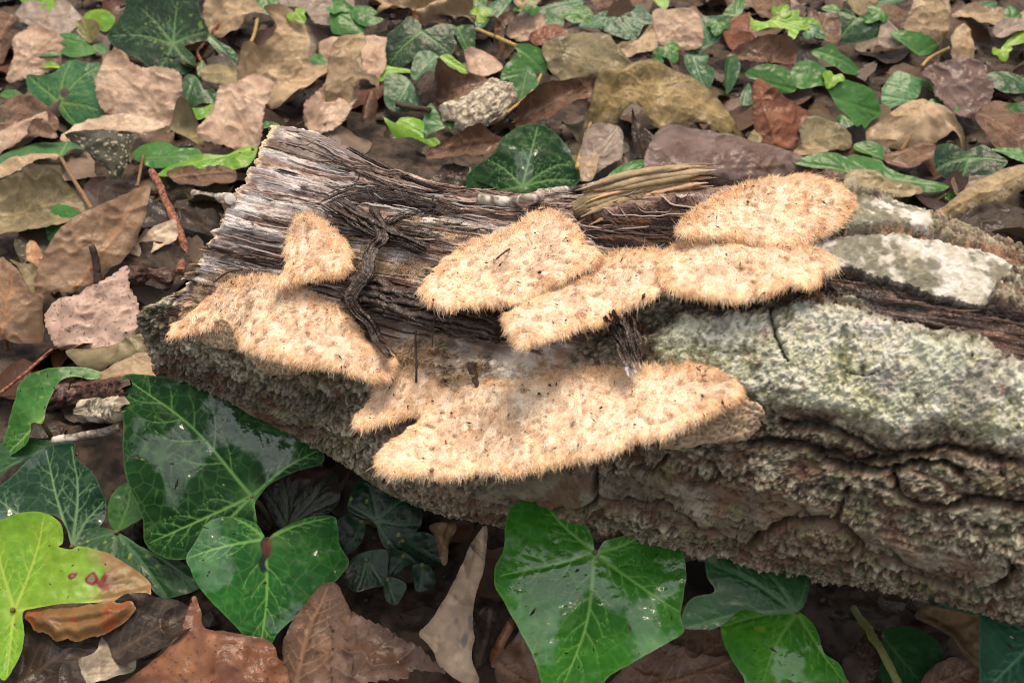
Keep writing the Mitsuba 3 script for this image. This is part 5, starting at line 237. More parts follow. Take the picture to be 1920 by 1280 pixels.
# ---------------- helpers
ROT = np.array([[.62, .57, .54], [-.71, .70, .08], [-.33, -.43, .84]])
def N(p, f, seed=0, oct=3):
    p = np.asarray(p) * f
    return meshkit.fbm(p @ ROT if np.ndim(f) == 0 and f != 1 else p, oct, seed)
def ss(a, b, x):
    t = np.clip((x - a) / (b - a), 0, 1); return t * t * (3 - 2 * t)
def lerp(a, b, t):
    t = np.asarray(t)[..., None]; return np.asarray(a, float) * (1 - t) + np.asarray(b, float) * t
COUNT = {}
def key_of(name):
    k = COUNT.get(name, -1) + 1; COUNT[name] = k
    return name if k == 0 else f'{name}_{k:03d}'
def tag(k, label, cat=None, group=None, kind=None):
    labels[k] = {a: b for a, b in (('label', label), ('category', cat), ('group', group), ('kind', kind)) if b}
def add(k, mesh, bsdf, uv=None, col=None, smooth=True):
    scene[k] = mikit.ply(mesh, bsdf, smooth=smooth, uv=uv, color=None if col is None else np.clip(col, .003, .92))
def vnormals(v, f):
    n = np.zeros_like(v); c = np.cross(v[f[:, 1]] - v[f[:, 0]], v[f[:, 2]] - v[f[:, 0]])
    for k in range(3): np.add.at(n, f[:, k], c)
    return n / (np.linalg.norm(n, axis=1, keepdims=True) + 1e-20)
def catmull(P, h, closed=True):
    P = np.asarray(P, float); n = len(P); out = []
    Q = np.vstack([P[-1:], P, P[:2]]) if closed else np.vstack([2 * P[:1] - P[1:2], P, 2 * P[-1:] - P[-2:-1]])
    for i in range(n if closed else n - 1):
        p0, p1, p2, p3 = Q[i:i + 4]; k = max(2, int(np.linalg.norm(p2 - p1) / h)); t = (np.arange(k) / k)[:, None]
        out.append(.5 * (2 * p1 + (p2 - p0) * t + (2 * p0 - 5 * p1 + 4 * p2 - p3) * t * t + (3 * p1 - p0 - 3 * p2 + p3) * t ** 3))
    return np.vstack(out + ([] if closed else [P[-1:]]))
def fill(O, h):
    """(points 2d, triangles, distance to the edge) of a closed outline"""
    poly = shapely.Polygon(O).buffer(0)
    if poly.geom_type != 'Polygon': poly = max(poly.geoms, key=lambda g: g.area)
    B = np.array(poly.exterior.coords)[:-1]
    lo, hi = O.min(0), O.max(0); gx, gy = np.meshgrid(np.arange(lo[0], hi[0], h), np.arange(lo[1], hi[1], h * .87))
    gx = gx + (np.arange(gx.shape[0])[:, None] % 2) * h * .5
    g = np.stack([gx.ravel(), gy.ravel()], 1); g += RNG.uniform(-.12, .12, g.shape) * h
    g = g[shapely.contains_xy(poly.buffer(-.45 * h), g[:, 0], g[:, 1])]
    P = np.vstack([B, g]); f = Delaunay(P).simplices; c = P[f].mean(1)
    f = f[shapely.contains_xy(poly, c[:, 0], c[:, 1])]
    a = P[f]; cr = (a[:, 1, 0] - a[:, 0, 0]) * (a[:, 2, 1] - a[:, 0, 1]) - (a[:, 1, 1] - a[:, 0, 1]) * (a[:, 2, 0] - a[:, 0, 0])
    f[cr < 0] = f[cr < 0][:, ::-1]
    return P, f, cKDTree(B).query(P)[0], poly
def tube(P, R, sides=8, twist=0.0, squash=1.0):
    P = np.asarray(P, float); R = np.broadcast_to(R, (len(P),)).astype(float); t = np.gradient(P, axis=0); t /= np.linalg.norm(t, axis=1, keepdims=True) + 1e-12
    a = np.cross(t, [.13, .21, .97]); a /= np.linalg.norm(a, axis=1, keepdims=True) + 1e-9; b = np.cross(t, a)
    an = np.arange(sides) * 2 * np.pi / sides + twist * np.arange(len(P))[:, None]
    v = (P[:, None] + R[:, None, None] * (np.cos(an)[..., None] * a[:, None] + squash * np.sin(an)[..., None] * b[:, None])).reshape(-1, 3)
    i, j = np.meshgrid(np.arange(len(P) - 1), np.arange(sides), indexing='ij'); jj = (j + 1) % sides
    q = np.stack([i * sides + j, i * sides + jj, (i + 1) * sides + jj, (i + 1) * sides + j], -1).reshape(-1, 4)
    f = np.vstack([q[:, [0, 1, 2]], q[:, [0, 2, 3]]]); m = len(v); v = np.vstack([v, P[:1], P[-1:]]); k = np.arange(sides)
    f = np.vstack([f, np.stack([(k + 1) % sides, k, k * 0 + m], 1), np.stack([m - 1 - sides + 1 + k, m - sides + (k + 1) % sides, k * 0 + m + 1], 1)])
    return v, f
def join(parts):
    v, f, c, n = [], [], [], 0
    for p in parts:
        v.append(p[0]); f.append(p[1] + n); n += len(p[0])
        if len(p) > 2: c.append(p[2])
    return np.vstack(v), np.vstack(f), (np.vstack(c) if c else None)
# ---------------- materials
VC = {'type': 'mesh_attribute', 'name': 'vertex_color'}
ref = lambda k: {'type': 'ref', 'id': k}
def film(p, n, uv):                               # patches of water film on the ivy: smooth where wet
    return .88 * smoothstep(.53, .66, fbm(uv.x * 60 + uv.y * 26, uv.y * 60 - uv.x * 26, 3.0, 3) + .09 * (noise(uv.x * 700, uv.y * 700) - .5))
def wetbump(p, n, uv):
    return noise(uv.x * 420, uv.y * 420, 1.0) * .6 + noise(uv.x * 1500, uv.y * 1500, 5.0) * .3
def drybump(p, n, uv):
    return noise(uv.x * 700, uv.y * 700, 2.0) * .7 + noise(uv.x * 2300, uv.y * 2300) * .3
def deadrough(p, n, uv):
    return .62 - .28 * smoothstep(.4, .65, noise(uv.x * 90, uv.y * 90, 8.0))
def barkbump(p, n, uv):
    return fbm(p.x * 1500, p.y * 1500, p.z * 1500, 2)
def bumped(tex, scale, eps, inner): return {'type': 'bumpmap', 'arbitrary': mikit.proc(tex, eps), 'scale': scale, 'bsdf': inner}
P = lambda **k: {'type': 'principled', 'base_color': VC, **k}
thin = {'type': 'principledthin', 'base_color': VC, 'roughness': .6, 'diff_trans': 1.3}
scene['ivy_wet'] = {'type': 'twosided', 'b': {'type': 'blendbsdf', 'weight': mikit.proc(film), 'a': P(roughness=.42, specular=.10), 'c': bumped(wetbump, .00022, 2e-4, P(roughness=.18, specular=.8, clearcoat=.6, clearcoat_gloss=.95))}}
scene['ivy_plain'] = {'type': 'blendbsdf', 'weight': .30, 'a': {'type': 'twosided', 'b': P(roughness=.36, specular=.45)}, 'c': thin}
scene['dead_dry'] = {'type': 'blendbsdf', 'weight': .12, 'a': {'type': 'twosided', 'b': bumped(drybump, .0003, 2e-4, P(roughness=mikit.proc(deadrough), specular=.32))}, 'c': thin}
scene['bark_skin'] = {'type': 'twosided', 'b': bumped(barkbump, .0007, 2e-4, P(roughness=.72, specular=.3))}
scene['wet_wood'] = {'type': 'twosided', 'b': bumped(barkbump, .0006, 2e-4, P(roughness=.42, specular=.45))}
scene['plain_matt'] = {'type': 'twosided', 'b': P(roughness=.75, specular=.25)}
scene['fuzz'] = {'type': 'twosided', 'b': P(roughness=.85, specular=.15, sheen=.3)}
# ---------------- leaves
PAL = {  # base colour, vein colour, second colour, wet
 'deep': ((.014, .060, .016), (.10, .22, .06), (.02, .085, .02), 1), 'deepwet': ((.012, .052, .018), (.13, .25, .09), (.02, .09, .025), 1),
 'wet': ((.045, .13, .06), (.12, .23, .11), (.03, .11, .035), 1), 'mid': ((.035, .135, .022), (.085, .21, .045), (.05, .17, .03), 0),
 'bright': ((.15, .30, .018), (.26, .40, .06), (.10, .26, .02), 0), 'light': ((.07, .18, .06), (.15, .27, .10), (.05, .15, .05), 0), 'lightwet': ((.07, .19, .07), (.16, .3, .12), (.04, .14, .04), 1),
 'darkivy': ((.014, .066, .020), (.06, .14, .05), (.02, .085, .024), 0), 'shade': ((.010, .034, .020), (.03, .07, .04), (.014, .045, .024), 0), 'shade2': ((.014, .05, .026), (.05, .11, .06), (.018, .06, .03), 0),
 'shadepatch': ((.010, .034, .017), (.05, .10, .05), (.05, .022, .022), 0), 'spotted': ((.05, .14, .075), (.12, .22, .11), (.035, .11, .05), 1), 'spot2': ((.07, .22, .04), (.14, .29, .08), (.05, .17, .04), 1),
 'veined': ((.03, .13, .045), (.16, .28, .06), (.02, .10, .03), 1), 'veinedlong': ((.035, .15, .022), (.22, .36, .09), (.05, .19, .03), 0), 'bigdark': ((.010, .058, .012), (.12, .26, .07), (.016, .085, .018), 1),
 'yellow': ((.165, .31, .014), (.33, .45, .06), (.13, .30, .015), 0), 'heart': ((.016, .098, .018), (.13, .29, .07), (.022, .13, .02), 1), 'bigwet': ((.024, .135, .012), (.13, .29, .06), (.035, .18, .015), 1),
 'brightwet': ((.05, .23, .02), (.16, .34, .07), (.07, .28, .02), 1), 'greywet': ((.018, .072, .040), (.14, .24, .12), (.03, .09, .05), 1), 'bluish': ((.016, .075, .04), (.07, .17, .09), (.02, .09, .045), 1),
 'reddish': ((.15, .14, .04), (.2, .2, .06), (.17, .08, .05), 0),
 'tan': ((.30, .215, .135), (.36, .24, .13), (.22, .16, .10), 0), 'pink': ((.36, .255, .19), (.42, .29, .18), (.27, .175, .125), 0), 'grey': ((.235, .185, .155), (.28, .21, .16), (.17, .13, .11), 0),
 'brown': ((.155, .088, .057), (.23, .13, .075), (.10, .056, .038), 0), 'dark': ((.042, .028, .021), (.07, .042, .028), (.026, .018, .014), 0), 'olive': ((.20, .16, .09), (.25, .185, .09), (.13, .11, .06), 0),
 'red': ((.15, .058, .032), (.22, .10, .05), (.10, .04, .025), 0), 'purple': ((.13, .078, .065), (.19, .115, .095), (.18, .125, .115), 0), 'orange': ((.36, .185, .10), (.4, .25, .13), (.28, .13, .07), 0),
 'golden': ((.22, .165, .075), (.36, .25, .11), (.13, .10, .05), 0), 'speckled': ((.075, .072, .052), (.10, .09, .06), (.05, .05, .036), 0), 'pale': ((.42, .32, .24), (.45, .33, .22), (.33, .24, .17), 0),
 'rolled': ((.245, .16, .105), (.36, .16, .065), (.18, .115, .075), 0), 'pinkspeck': ((.38, .27, .225), (.42, .27, .2), (.29, .195, .16), 0), 'olivepale': ((.27, .215, .125), (.3, .23, .13), (.2, .165, .1), 0),
 'taned': ((.29, .22, .13), (.36, .22, .10), (.21, .16, .095), 0), 'soilbark': ((.40, .32, .24), (.4, .3, .2), (.2, .14, .09), 0), 'bronze': ((.15, .095, .045), (.2, .12, .05), (.10, .065, .035), 0),
 'moldy': ((.14, .10, .075), (.2, .15, .11), (.36, .30, .22), 0), 'rust': ((.20, .085, .042), (.26, .12, .06), (.14, .058, .032), 0), 'rustdark': ((.13, .075, .052), (.18, .1, .065), (.09, .05, .036), 0), 'paletan': ((.36, .265, .185), (.27, .17, .095), (.30, .215, .15), 0)}
def poly_pts(P, h=.0004): return catmull(P, h, False)
def inside_run(poly, P):
    ok = shapely.contains_xy(poly, P[:, 0], P[:, 1]); k = np.argmin(ok) if not ok.all() else len(P)
    return P[:max(k, 2)]
def ivy_veins(poly, base, tips, rng):
    out = []
    for t in tips:
        d = t - base; Lm = np.linalg.norm(d); nn = np.array([-d[1], d[0]]) / (Lm + 1e-9); b = rng.uniform(-.06, .06) * Lm
        M = poly_pts([base, base + d * .5 + nn * b, t - d * .04]); out.append((M, .00075, .3))
        for sgn in (1, -1):
            for k, q in enumerate(np.arange(.16 + .08 * (sgn > 0), .86, .17)):
                p = M[int(q * (len(M) - 1))]; a = math.radians(rng.uniform(36, 52)) * sgn; dd = d / Lm
                r = np.array([dd[0] * math.cos(a) - dd[1] * math.sin(a), dd[0] * math.sin(a) + dd[1] * math.cos(a)])
                l2 = Lm * rng.uniform(.26, .40) * (1 - .6 * q); S = inside_run(poly, poly_pts([p, p + r * l2 * .5 + dd * l2 * .04, p + r * l2 * .85 + dd * l2 * .30])); out.append((S, .00042, .2))
                if len(S) > 12:
                    for g in (.35, .65):
                        pp = S[int(g * len(S))]; a2 = rng.uniform(.5, .9) * rng.choice([-1, 1]); r2 = np.array([r[0] * math.cos(a2) - r[1] * math.sin(a2), r[0] * math.sin(a2) + r[1] * math.cos(a2)])
                        out.append((inside_run(poly, poly_pts([pp, pp + r2 * l2 * .22, pp + r2 * l2 * .36 + dd * l2 * .06])), .00026, .3))
    return out
def dead_veins(poly, base, tip, rng, ribs=None):
    out = []
    if ribs is not None:
        mains = [(base, t) for t in ribs]
    else: mains = [(base, tip)]
    for b, t in mains:
        d = t - b; Lm = np.linalg.norm(d); nn = np.array([-d[1], d[0]]) / (Lm + 1e-9)
        M = poly_pts([b, b + d * .5 + nn * rng.uniform(-.05, .05) * Lm, t - d * .02]); out.append((M, .0011, .35))
        for sgn in (1, -1):
            for q in np.arange(.10 + .05 * (sgn > 0), .9, .125):
                p = M[int(q * (len(M) - 1))]; a = math.radians(rng.uniform(40, 56)) * sgn; dd = d / Lm
                r = np.array([dd[0] * math.cos(a) - dd[1] * math.sin(a), dd[0] * math.sin(a) + dd[1] * math.cos(a)]); l2 = Lm * .55 * (1 - .45 * q)
                S = inside_run(poly, poly_pts([p, p + r * l2 * .5, p + r * l2 + dd * l2 * .18])); out.append((S, .0005, .3))
                for g in np.arange(.25, .95, .2):
                    if len(S) > 10:
                        pp = S[int(g * (len(S) - 1))]; out.append((inside_run(poly, poly_pts([pp, pp + dd * l2 * .12 - r * .03 * l2, pp + dd * l2 * .2])), .00026, .2))
    return out
def vein_field(P, veins):
    pts = np.vstack([v[0] for v in veins]); w = np.concatenate([np.linspace(1, v[2], len(v[0])) * v[1] for v in veins]); lv = np.concatenate([np.full(len(v[0]), v[1]) for v in veins])
    d, i = cKDTree(pts).query(P, k=6, distance_upper_bound=.004); i = np.minimum(i, len(pts) - 1)
    f = np.clip(1 - d / (w[i] * 1.25 + 1e-6), 0, 1); m = (lv[i] > .0006)
    return f.max(1), np.where(m, f, 0).max(1), np.where(m, np.exp(-(d / .0016) ** 2), .5 * np.exp(-(d / .001) ** 2)).max(1)
CARRY = {}                                         # leaf key -> (vertices, normals) for the crumbs that lie on it
TRIS = 0
BIG = {'bigdark', 'heart', 'bigwet', 'yellow', 'greywet', 'brightwet', 'veinedlong'}
def build_leaf(rec, idx):
    rng = np.random.default_rng(1000 + idx); s = 1e-4; ivy = rec['kind'] == 'ivy_leaf'; pal = rec['pal']
    o = np.array(rec['o'], float).reshape(-1, 2) * s; L = rec['L'] * s
    if ivy and pal == 'dark': pal = 'darkivy'
    base_c, vein_c, sec_c, wet = [np.array(c, float) if isinstance(c, tuple) else c for c in PAL[pal]]
    far_ = np.linalg.norm(np.array(rec['p']) - CAM)
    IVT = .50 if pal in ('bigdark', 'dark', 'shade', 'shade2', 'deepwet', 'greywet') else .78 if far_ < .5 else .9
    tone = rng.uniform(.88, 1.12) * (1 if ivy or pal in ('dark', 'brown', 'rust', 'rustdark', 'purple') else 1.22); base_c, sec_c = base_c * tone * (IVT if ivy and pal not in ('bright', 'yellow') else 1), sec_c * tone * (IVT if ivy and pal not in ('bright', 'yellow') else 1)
    area = shapely.Polygon(o).buffer(0).area; p0 = np.array(rec['p'])
    far = np.linalg.norm(p0 - CAM); h = np.clip(math.sqrt(area / 2600), far * .00085, .0011) if far > .5 else np.clip(math.sqrt(area / (20000 if pal in BIG else 7500)), .00042, .001)
    O = catmull(o, h * .8)
    # ragged or toothed edge
    t = np.roll(O, -1, 0) - np.roll(O, 1, 0); nn = np.stack([t[:, 1], -t[:, 0]], 1) / (np.linalg.norm(t, axis=1, keepdims=True) + 1e-9)
    arc = np.cumsum(np.linalg.norm(np.diff(O, axis=0, append=O[:1]), axis=1)); e = np.stack([arc, arc * 0 + idx * 3.7, arc * 0], 1)
    off = (N(e, 260, 3, 3) - .5) * (.0007 if ivy else .0014) + (N(e, 60, 5, 2) - .5) * (.0006 if ivy else .0028)
    if rec.get('serr'):
        q = (arc / .0034 + .5 * N(e, 90, 1, 1)) % 1; off = off + .0008 * (q - .5)
    O = O + nn * off[:, None]
    P2, F, ed, poly = fill(O, h)
    base = np.zeros(2); tip = np.array([L, 0.])
    if ivy:
        if 'lobes' in rec: tips = np.array(rec['lobes'], float).reshape(-1, 2) * s
        else:
            C = catmull(o, .001); dd = np.linalg.norm(C - base, axis=1); n = len(C); w = max(3, n // 14)
            tips = [C[i] for i in range(n) if dd[i] >= np.max(dd[np.arange(i - w, i + w + 1) % n]) and dd[i] > .35 * dd.max()]
            tips = np.array(tips + [tip * .97]) if min([np.linalg.norm(q - tip) for q in tips] + [1]) > .25 * L else np.array(tips)
        veins = ivy_veins(poly, base, tips, rng)
    else:
        ribs = None
        if rec.get('palm'):
            C = catmull(o, .001); ribs = [C[int(k * len(C))] for k in (.12, .25, .38, .5, .62, .75, .88)] + [tip]
        veins = dead_veins(poly, base, tip, rng, ribs)
    vf, vm, soft = vein_field(P2, veins)
    u, v = P2[:, 0] / L, P2[:, 1] / L; ctr = P2.mean(0); uc, vc = (P2[:, 0] - ctr[0]) / L, (P2[:, 1] - ctr[1]) / L
    q3 = np.stack([P2[:, 0] + idx * .37, P2[:, 1] - idx * .11, P2[:, 0] * 0 + idx], 1)
    arch, cup, wave, roll = rec['bend']; sg_ = 1 if rng.random() < .5 else -1; W = np.ptp(v) + 1e-6
    z = L * (-arch * (4 * uc * uc - .33) + sg_ * cup * ((2 * vc / W) ** 2 - .33) * W + wave * 2 * (N(q3 / L, 2.6, 4, 2) - .5))
    z += L * roll * .8 * ss(.18 * L, 0, ed) * (N(q3 / L, 1.7, 9, 1) - .25)
    if rec.get('ruf'): z += L * .07 * np.sin(v * 26 + 3 * np.sin(u * 5)) * ss(-.1, .3, u)
    if ivy:
        z += -.00042 * soft + .00055 * (N(q3, 240, 6, 2) - .5) * 2 * (1 - soft) + .0008 * (N(q3, 90, 8, 2) - .5)
        edge_up = ss(.0016, 0, ed); z += .0003 * edge_up * (N(q3, 120, 2, 1) - .3)
    else:
        z += rng.uniform(-.12, .16) * np.abs(P2[:, 1]) * ss(0, .004, np.abs(P2[:, 1])) + .00060 * soft + .0021 * (1 - np.abs(2 * N(q3, 110, 6, 2) - 1)) ** 2 + .0050 * (N(q3, 48, 8, 2) - .5)
        z += ss(.006, 0, ed) * .0050 * (N(q3, 70, 12, 2) - .35)
    x = np.array(rec['x']); n = np.array(rec['n']); y = np.cross(n, x)
    V = p0 + P2[:, :1] * x + P2[:, 1:] * y + z[:, None] * n
    # colours of the leaf itself
    m1 = N(q3, 75, 21, 3); m2 = N(q3, 420, 22, 2); fine = N(q3, 1500, 23, 2)
    col = lerp(base_c, sec_c, ss(.35, .65, m1)) * (.80 + .4 * m2)[:, None] * (.9 + .2 * fine)[:, None]
    if ivy:
        seeds = rng.uniform(P2.min(0), P2.max(0), (max(8, int(area / (.0034 ** 2))), 2)); dn, _ = cKDTree(seeds).query(P2, k=2); net = np.clip(1 - (dn[:, 1] - dn[:, 0]) / .00055, 0, 1)
        col = lerp(col, vein_c, np.clip(.20 * net, 0, 1)); col = lerp(col, vein_c, np.clip(vf * 1.5, 0, 1) * (.6 + .35 * (vm > 0)))
        col = lerp(col, vein_c * .8, .35 * ss(.0007, 0, ed))
        near = np.exp(-(np.linalg.norm(P2 - base, axis=1) / .004) ** 2); col = lerp(col, vein_c, .5 * near)
        yl = ss(.86, .90, N(q3, 330, 31, 1)) * (rng.random() < .4); col = lerp(col, np.array([.22, .33, .04]), .6 * yl)
    else:
        col = lerp(col, vein_c, .75 * np.clip(vf * 1.3, 0, 1)); col *= (1 - .30 * np.exp(-(vf - .35) ** 2 / .02) * (vm <= 0))[:, None]
        col = lerp(col, sec_c * .5, .4 * ss(.62, .76, N(q3, 150, 31, 3))); col = lerp(col, base_c * 1.5, .35 * ss(.62, .72, N(q3, 210, 33, 2)))
        col = lerp(col, sec_c * .6, .5 * ss(.0016, 0, ed))
    sp = N(q3, 900, 41, 1)
    if pal in ('speckled',): col = lerp(col, np.array([.42, .36, .25]), ss(.70, .76, sp) * ss(.45, .6, m1))
    if pal in ('pinkspeck', 'taned', 'olivepale', 'rust', 'rustdark', 'brown'): col = lerp(col, np.array([.05, .035, .03]), .8 * ss(.78, .83, N(q3, 1150, 43, 1)))
    if pal in ('spotted', 'spot2'): col = lerp(col, np.array([.01, .008, .012]), ss(.66, .72, N(q3, 560, 44, 1)) * ss(.4, .55, N(q3, 80, 45, 2)))
    if pal == 'veined': col = lerp(col, np.array([.07, .05, .045]), ss(.0042, .0032, np.linalg.norm(P2 - np.array([.006, .002]), axis=1) + .002 * m2))
    if pal == 'moldy': col = lerp(col, np.array([.42, .36, .27]), ss(.5, .6, N(q3, 160, 46, 3)))
    if pal == 'shadepatch': col = lerp(col, np.array([.05, .022, .022]), ss(.55, .75, u + .2 * (m1 - .5)) * ss(-.1, .1, v))
    if pal == 'paletan': col = lerp(col, np.array([.14, .12, .12]), .7 * ss(.66, .76, N(q3 * [1, 2.2, 1], 150, 47, 2)))
    if pal == 'heart': col = lerp(col, np.array([.012, .02, .016]), ss(.0016, .0008, np.abs(P2[:, 1] + .0006 * np.sin(P2[:, 0] * 900))) * ss(.0125, .011, P2[:, 0])); col = lerp(col, np.array([.10, .02, .02]), ss(.0040, .0018, np.linalg.norm((P2 - [.003, .001]) * [.8, 1.5], axis=1) + .004 * (m2 - .5)) * .8)
    if pal == 'yellow':
        for (cx, cy, r0, r1) in WOUNDS:
            d = np.linalg.norm((P2 - np.array([cx, cy])) * [1, 1.15], axis=1) + .0036 * (N(q3, 380, 50, 2) - .5)
            col = lerp(col, np.array([.16, .012, .014]), ss(r1, r1 * .8, d)); col = lerp(col, np.array([.20, .16, .09]), ss(r0, r0 * .75, d))
        col = lerp(col, np.array([.20, .13, .045]), .9 * ss(.46, .56, .55 * m1 + .45 * m2) * ss(.62, .8, u)); col = lerp(col, lerp([.19, .095, .03], [.30, .19, .07], m2), ss(.0062, .0036, ed + .004 * (m1 - .5)) * ss(.5, .72, u)); col = lerp(col, np.array([.14, .03, .015]), .7 * np.exp(-((ed - .0062) / .0006) ** 2) * ss(.55, .75, u) * ss(.4, .6, m2))
    k = key_of(rec['kind']); has_stalk = ivy and far < .62 and not rec.get('front') or pal in ('rolled', 'golden', 'paletan')
    uv = P2 + np.array([idx * .173, idx * .091]); bs = ('ivy_wet' if wet and far < .58 else 'ivy_plain') if ivy else 'dead_dry'
    group = 'ivy leaves among the litter' if ivy else 'dead leaves lying round the log'
    if has_stalk or rec.get('extra'):
        add(k + '__blade', (V, F), bs, uv, col)
        S0 = p0; d0 = -n * .8 - np.array([0, 0, .5]) - x * .25; d0 /= np.linalg.norm(d0); side = np.array([rng.uniform(-.3, .3), rng.uniform(-.1, .3), 0])
        ln = min(.03, max(.012, p0[2] + .014)); C = catmull(np.array([S0, S0 + d0 * ln * .5 + side * .01, S0 + d0 * ln + side * .02 - [0, 0, .004]]), .001, False)
        tv, tf = tube(C, np.linspace(.0009, .0011, len(C)), 7); add(k + '__stalk', (tv, tf), 'plain_matt', col=np.tile([.12, .11, .05] if ivy else [.2, .1, .05], (len(tv), 1)))
        if rec.get('extra') == 'withered': withered(k, p0, x, y, n)
    else: add(k, (V, F), bs, uv, col)
    tag(k, rec['lab'], 'ivy leaf' if ivy else 'dead leaf', group)
    CARRY[rec['lab']] = (V, F, vnormals(V, F), k)
WOUNDS = [(.0262, .0065, .0012, .0026), (.0330, .0050, .0026, .0050), (.0385, .0012, .0020, .0028), (.0425, -.0018, .0022, .0030), (.020, .0085, .0005, .0014)]
def withered(k, p0, x, y, n):                      # browned edge of the yellow-green leaf, curled under
    O = np.array([[.004, -.0005], [.012, -.0012], [.026, -.0028], [.037, -.0035], [.041, -.006], [.036, -.0115], [.026, -.0145], [.014, -.0125], [.006, -.007]])
    O = catmull(O, .0005); O = O + (N(np.stack([O[:, 0], O[:, 1], O[:, 0] * 0], 1), 240, 8, 3)[:, None] - .5) * .004; P2, F, ed, _ = fill(O, .0006); q = np.stack([P2[:, 0], P2[:, 1], P2[:, 0] * 0], 1)
    z = -.0015 + .02 * np.abs(P2[:, 1]) + .0025 * (N(q, 120, 3, 3) - .5) + .003 * np.sin(ss(0, .006, ed) * 2.6)
    V = p0 + P2[:, :1] * x + P2[:, 1:] * y + z[:, None] * n
    c = lerp([.11, .05, .018], [.22, .125, .045], N(q, 240, 5, 3)); c = lerp(c, [.3, .05, .02], .5 * ss(.6, .7, N(q, 300, 6, 2)))
    add(k + '__withered_edge', (V, F), 'dead_dry', P2, c); labels[k + '__withered_edge'] = {'label': 'brown withered edge curled under the leaf'}
for i_, r_ in enumerate(LEAVES): build_leaf(r_, i_)
# ---------------- log
LG = {k: np.array(v, float) for k, v in LOG.items()}
for k in ('L0', 'sg', 'Rm', 'dT', 'dB'): LG[k] = LG[k] * 1e-4
def log_R(s, th):
    a = np.maximum(0, np.cos(th - math.radians(130))) ** 3; b = np.maximum(0, np.cos(th + math.radians(50))) ** 2
    return np.interp(s, LG['sg'], LG['Rm']) + np.interp(s, LG['sg'], LG['dT']) * a + np.interp(s, LG['sg'], LG['dB']) * b
def log_P(s, th, r): return LG['L0'] + s[..., None] * LG['T'] + r[..., None] * (np.cos(th)[..., None] * LG['Fv'] + np.sin(th)[..., None] * LG['U'])
RB = .05                                           # arc length scale for the flat log map
flat = lambda q: np.stack([np.array(q, float)[:, 0] * 1e-4, np.radians(np.array(q, float)[:, 1] * .1) * RB], 1)
th_d = np.radians(np.linspace(-74, 158, 470)); th_c = np.radians(np.linspace(158, 286, 26))[1:-1]; th = np.concatenate([th_d, th_c])
e_ = flat(END); e_ = e_[np.argsort(e_[:, 1])]; s_end = np.interp(th * RB, e_[:, 1], e_[:, 0])
back = th > math.radians(158); s_end[back] = s_end[~back][-1] + (s_end[0] - s_end[~back][-1]) * (np.arange(back.sum()) + 1) / (back.sum() + 1)
jit = np.stack([th * 0, th * RB, th * 0], 1); s_end = s_end + .0030 * (N(jit, 230, 2, 4) - .5) * 2 + .0022 * (N(jit, 900, 5, 2) - .5) * 2
kk = np.concatenate([np.linspace(0, .78, 770), np.linspace(.78, 1, 60)[1:]]); SM = .42
S_ = s_end[None] + (SM - s_end[None]) * kk[:, None]; TH = np.broadcast_to(th[None], S_.shape); NS, NT = S_.shape
A_ = TH * RB; q2 = np.stack([S_, A_, S_ * 0], -1)
warp = lambda f, a, sd: np.stack([a * (N(q2, f, sd, 3) - .5) * 2, a * (N(q2, f, sd + 7, 3) - .5) * 2], -1)
W1 = q2[..., :2] + warp(170, .0018, 1) + warp(700, .0005, 2)
EDGE_N = .5 * N(q2, 1000, 4, 2) + .8 * N(q2, 330, 5, 2) - .15
def region(name, soft=.0008, Wp=W1):
    m = np.zeros(S_.shape, bool)
    for q in REG[name]: m |= shapely.contains_xy(shapely.Polygon(flat(q)).buffer(0), Wp[..., 0], Wp[..., 1])
    d = (distance_transform_edt(m) - distance_transform_edt(~m)) * .0004 + .0024 * (EDGE_N - .5)
    return ss(-soft, soft, d)
REAR = ss(math.radians(112), math.radians(120), TH + .2 * (N(q2, 120, 8, 2) - .5)) * ss(.215, .195, S_)
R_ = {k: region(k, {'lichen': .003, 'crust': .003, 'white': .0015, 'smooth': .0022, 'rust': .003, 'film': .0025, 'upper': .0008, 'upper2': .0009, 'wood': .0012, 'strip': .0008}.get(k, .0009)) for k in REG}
n_lo, n_mid, n_hi, n_f = N(q2, 45, 11, 3), N(q2, 160, 12, 3), N(q2, 620, 13, 3), N(q2, 1700, 14, 2)
lump = np.abs(2 * N(q2, 330, 15, 3) - 1); grain = N(q2 * [1, 1, 1] * np.array([28, 900, 1]) + [0, 3 * N(q2, 30, 3, 1).mean(), 0], 1, 16, 3)
gw = q2 + np.stack([S_ * 0, .006 * (N(q2, 28, 17, 2) - .5), S_ * 0], -1); fibre = N(gw * np.array([35, 620, 1]), 1, 18, 3); fibre2 = N(gw * np.array([60, 1700, 1]), 1, 19, 2)
from scipy.ndimage import gaussian_filter
UPD = gaussian_filter(np.maximum(R_['upper'], R_['upper2']), 9)
R_['wood'] = np.maximum(R_['wood'], REAR)
wood = np.clip(np.maximum.reduce([R_['wood'], R_['strip'], R_['shaded_cavity']]) * (1 - .999 * np.maximum(R_['upper'], R_['upper2']) * (1 - R_['strip'])), 0, 1)
soft_ = R_['smooth']; UP_ = np.maximum(R_['upper'], R_['upper2']); rough = (1 - .62 * soft_) * (1 - .55 * UP_)
H = .0036 * (1 - wood) + (1 - wood) * (.0018 * (n_lo - .5) + rough * (.0006 * (n_mid - .5) * 2 + .0015 * (n_hi - .5) * 2 + .0009 * (n_f - .5) * 2))
H += R_['lichen'] * (.0012 + .0010 * (1 - lump)) + R_['crust'] * (.0016 * (n_hi - .5) * 2 + .0006) - .0003 * soft_ - .0027 * UP_ + R_['upper2'] * .0018 - .0022 * R_['seam'] * (1 - R_['upper2']) - .001 * R_['rust']
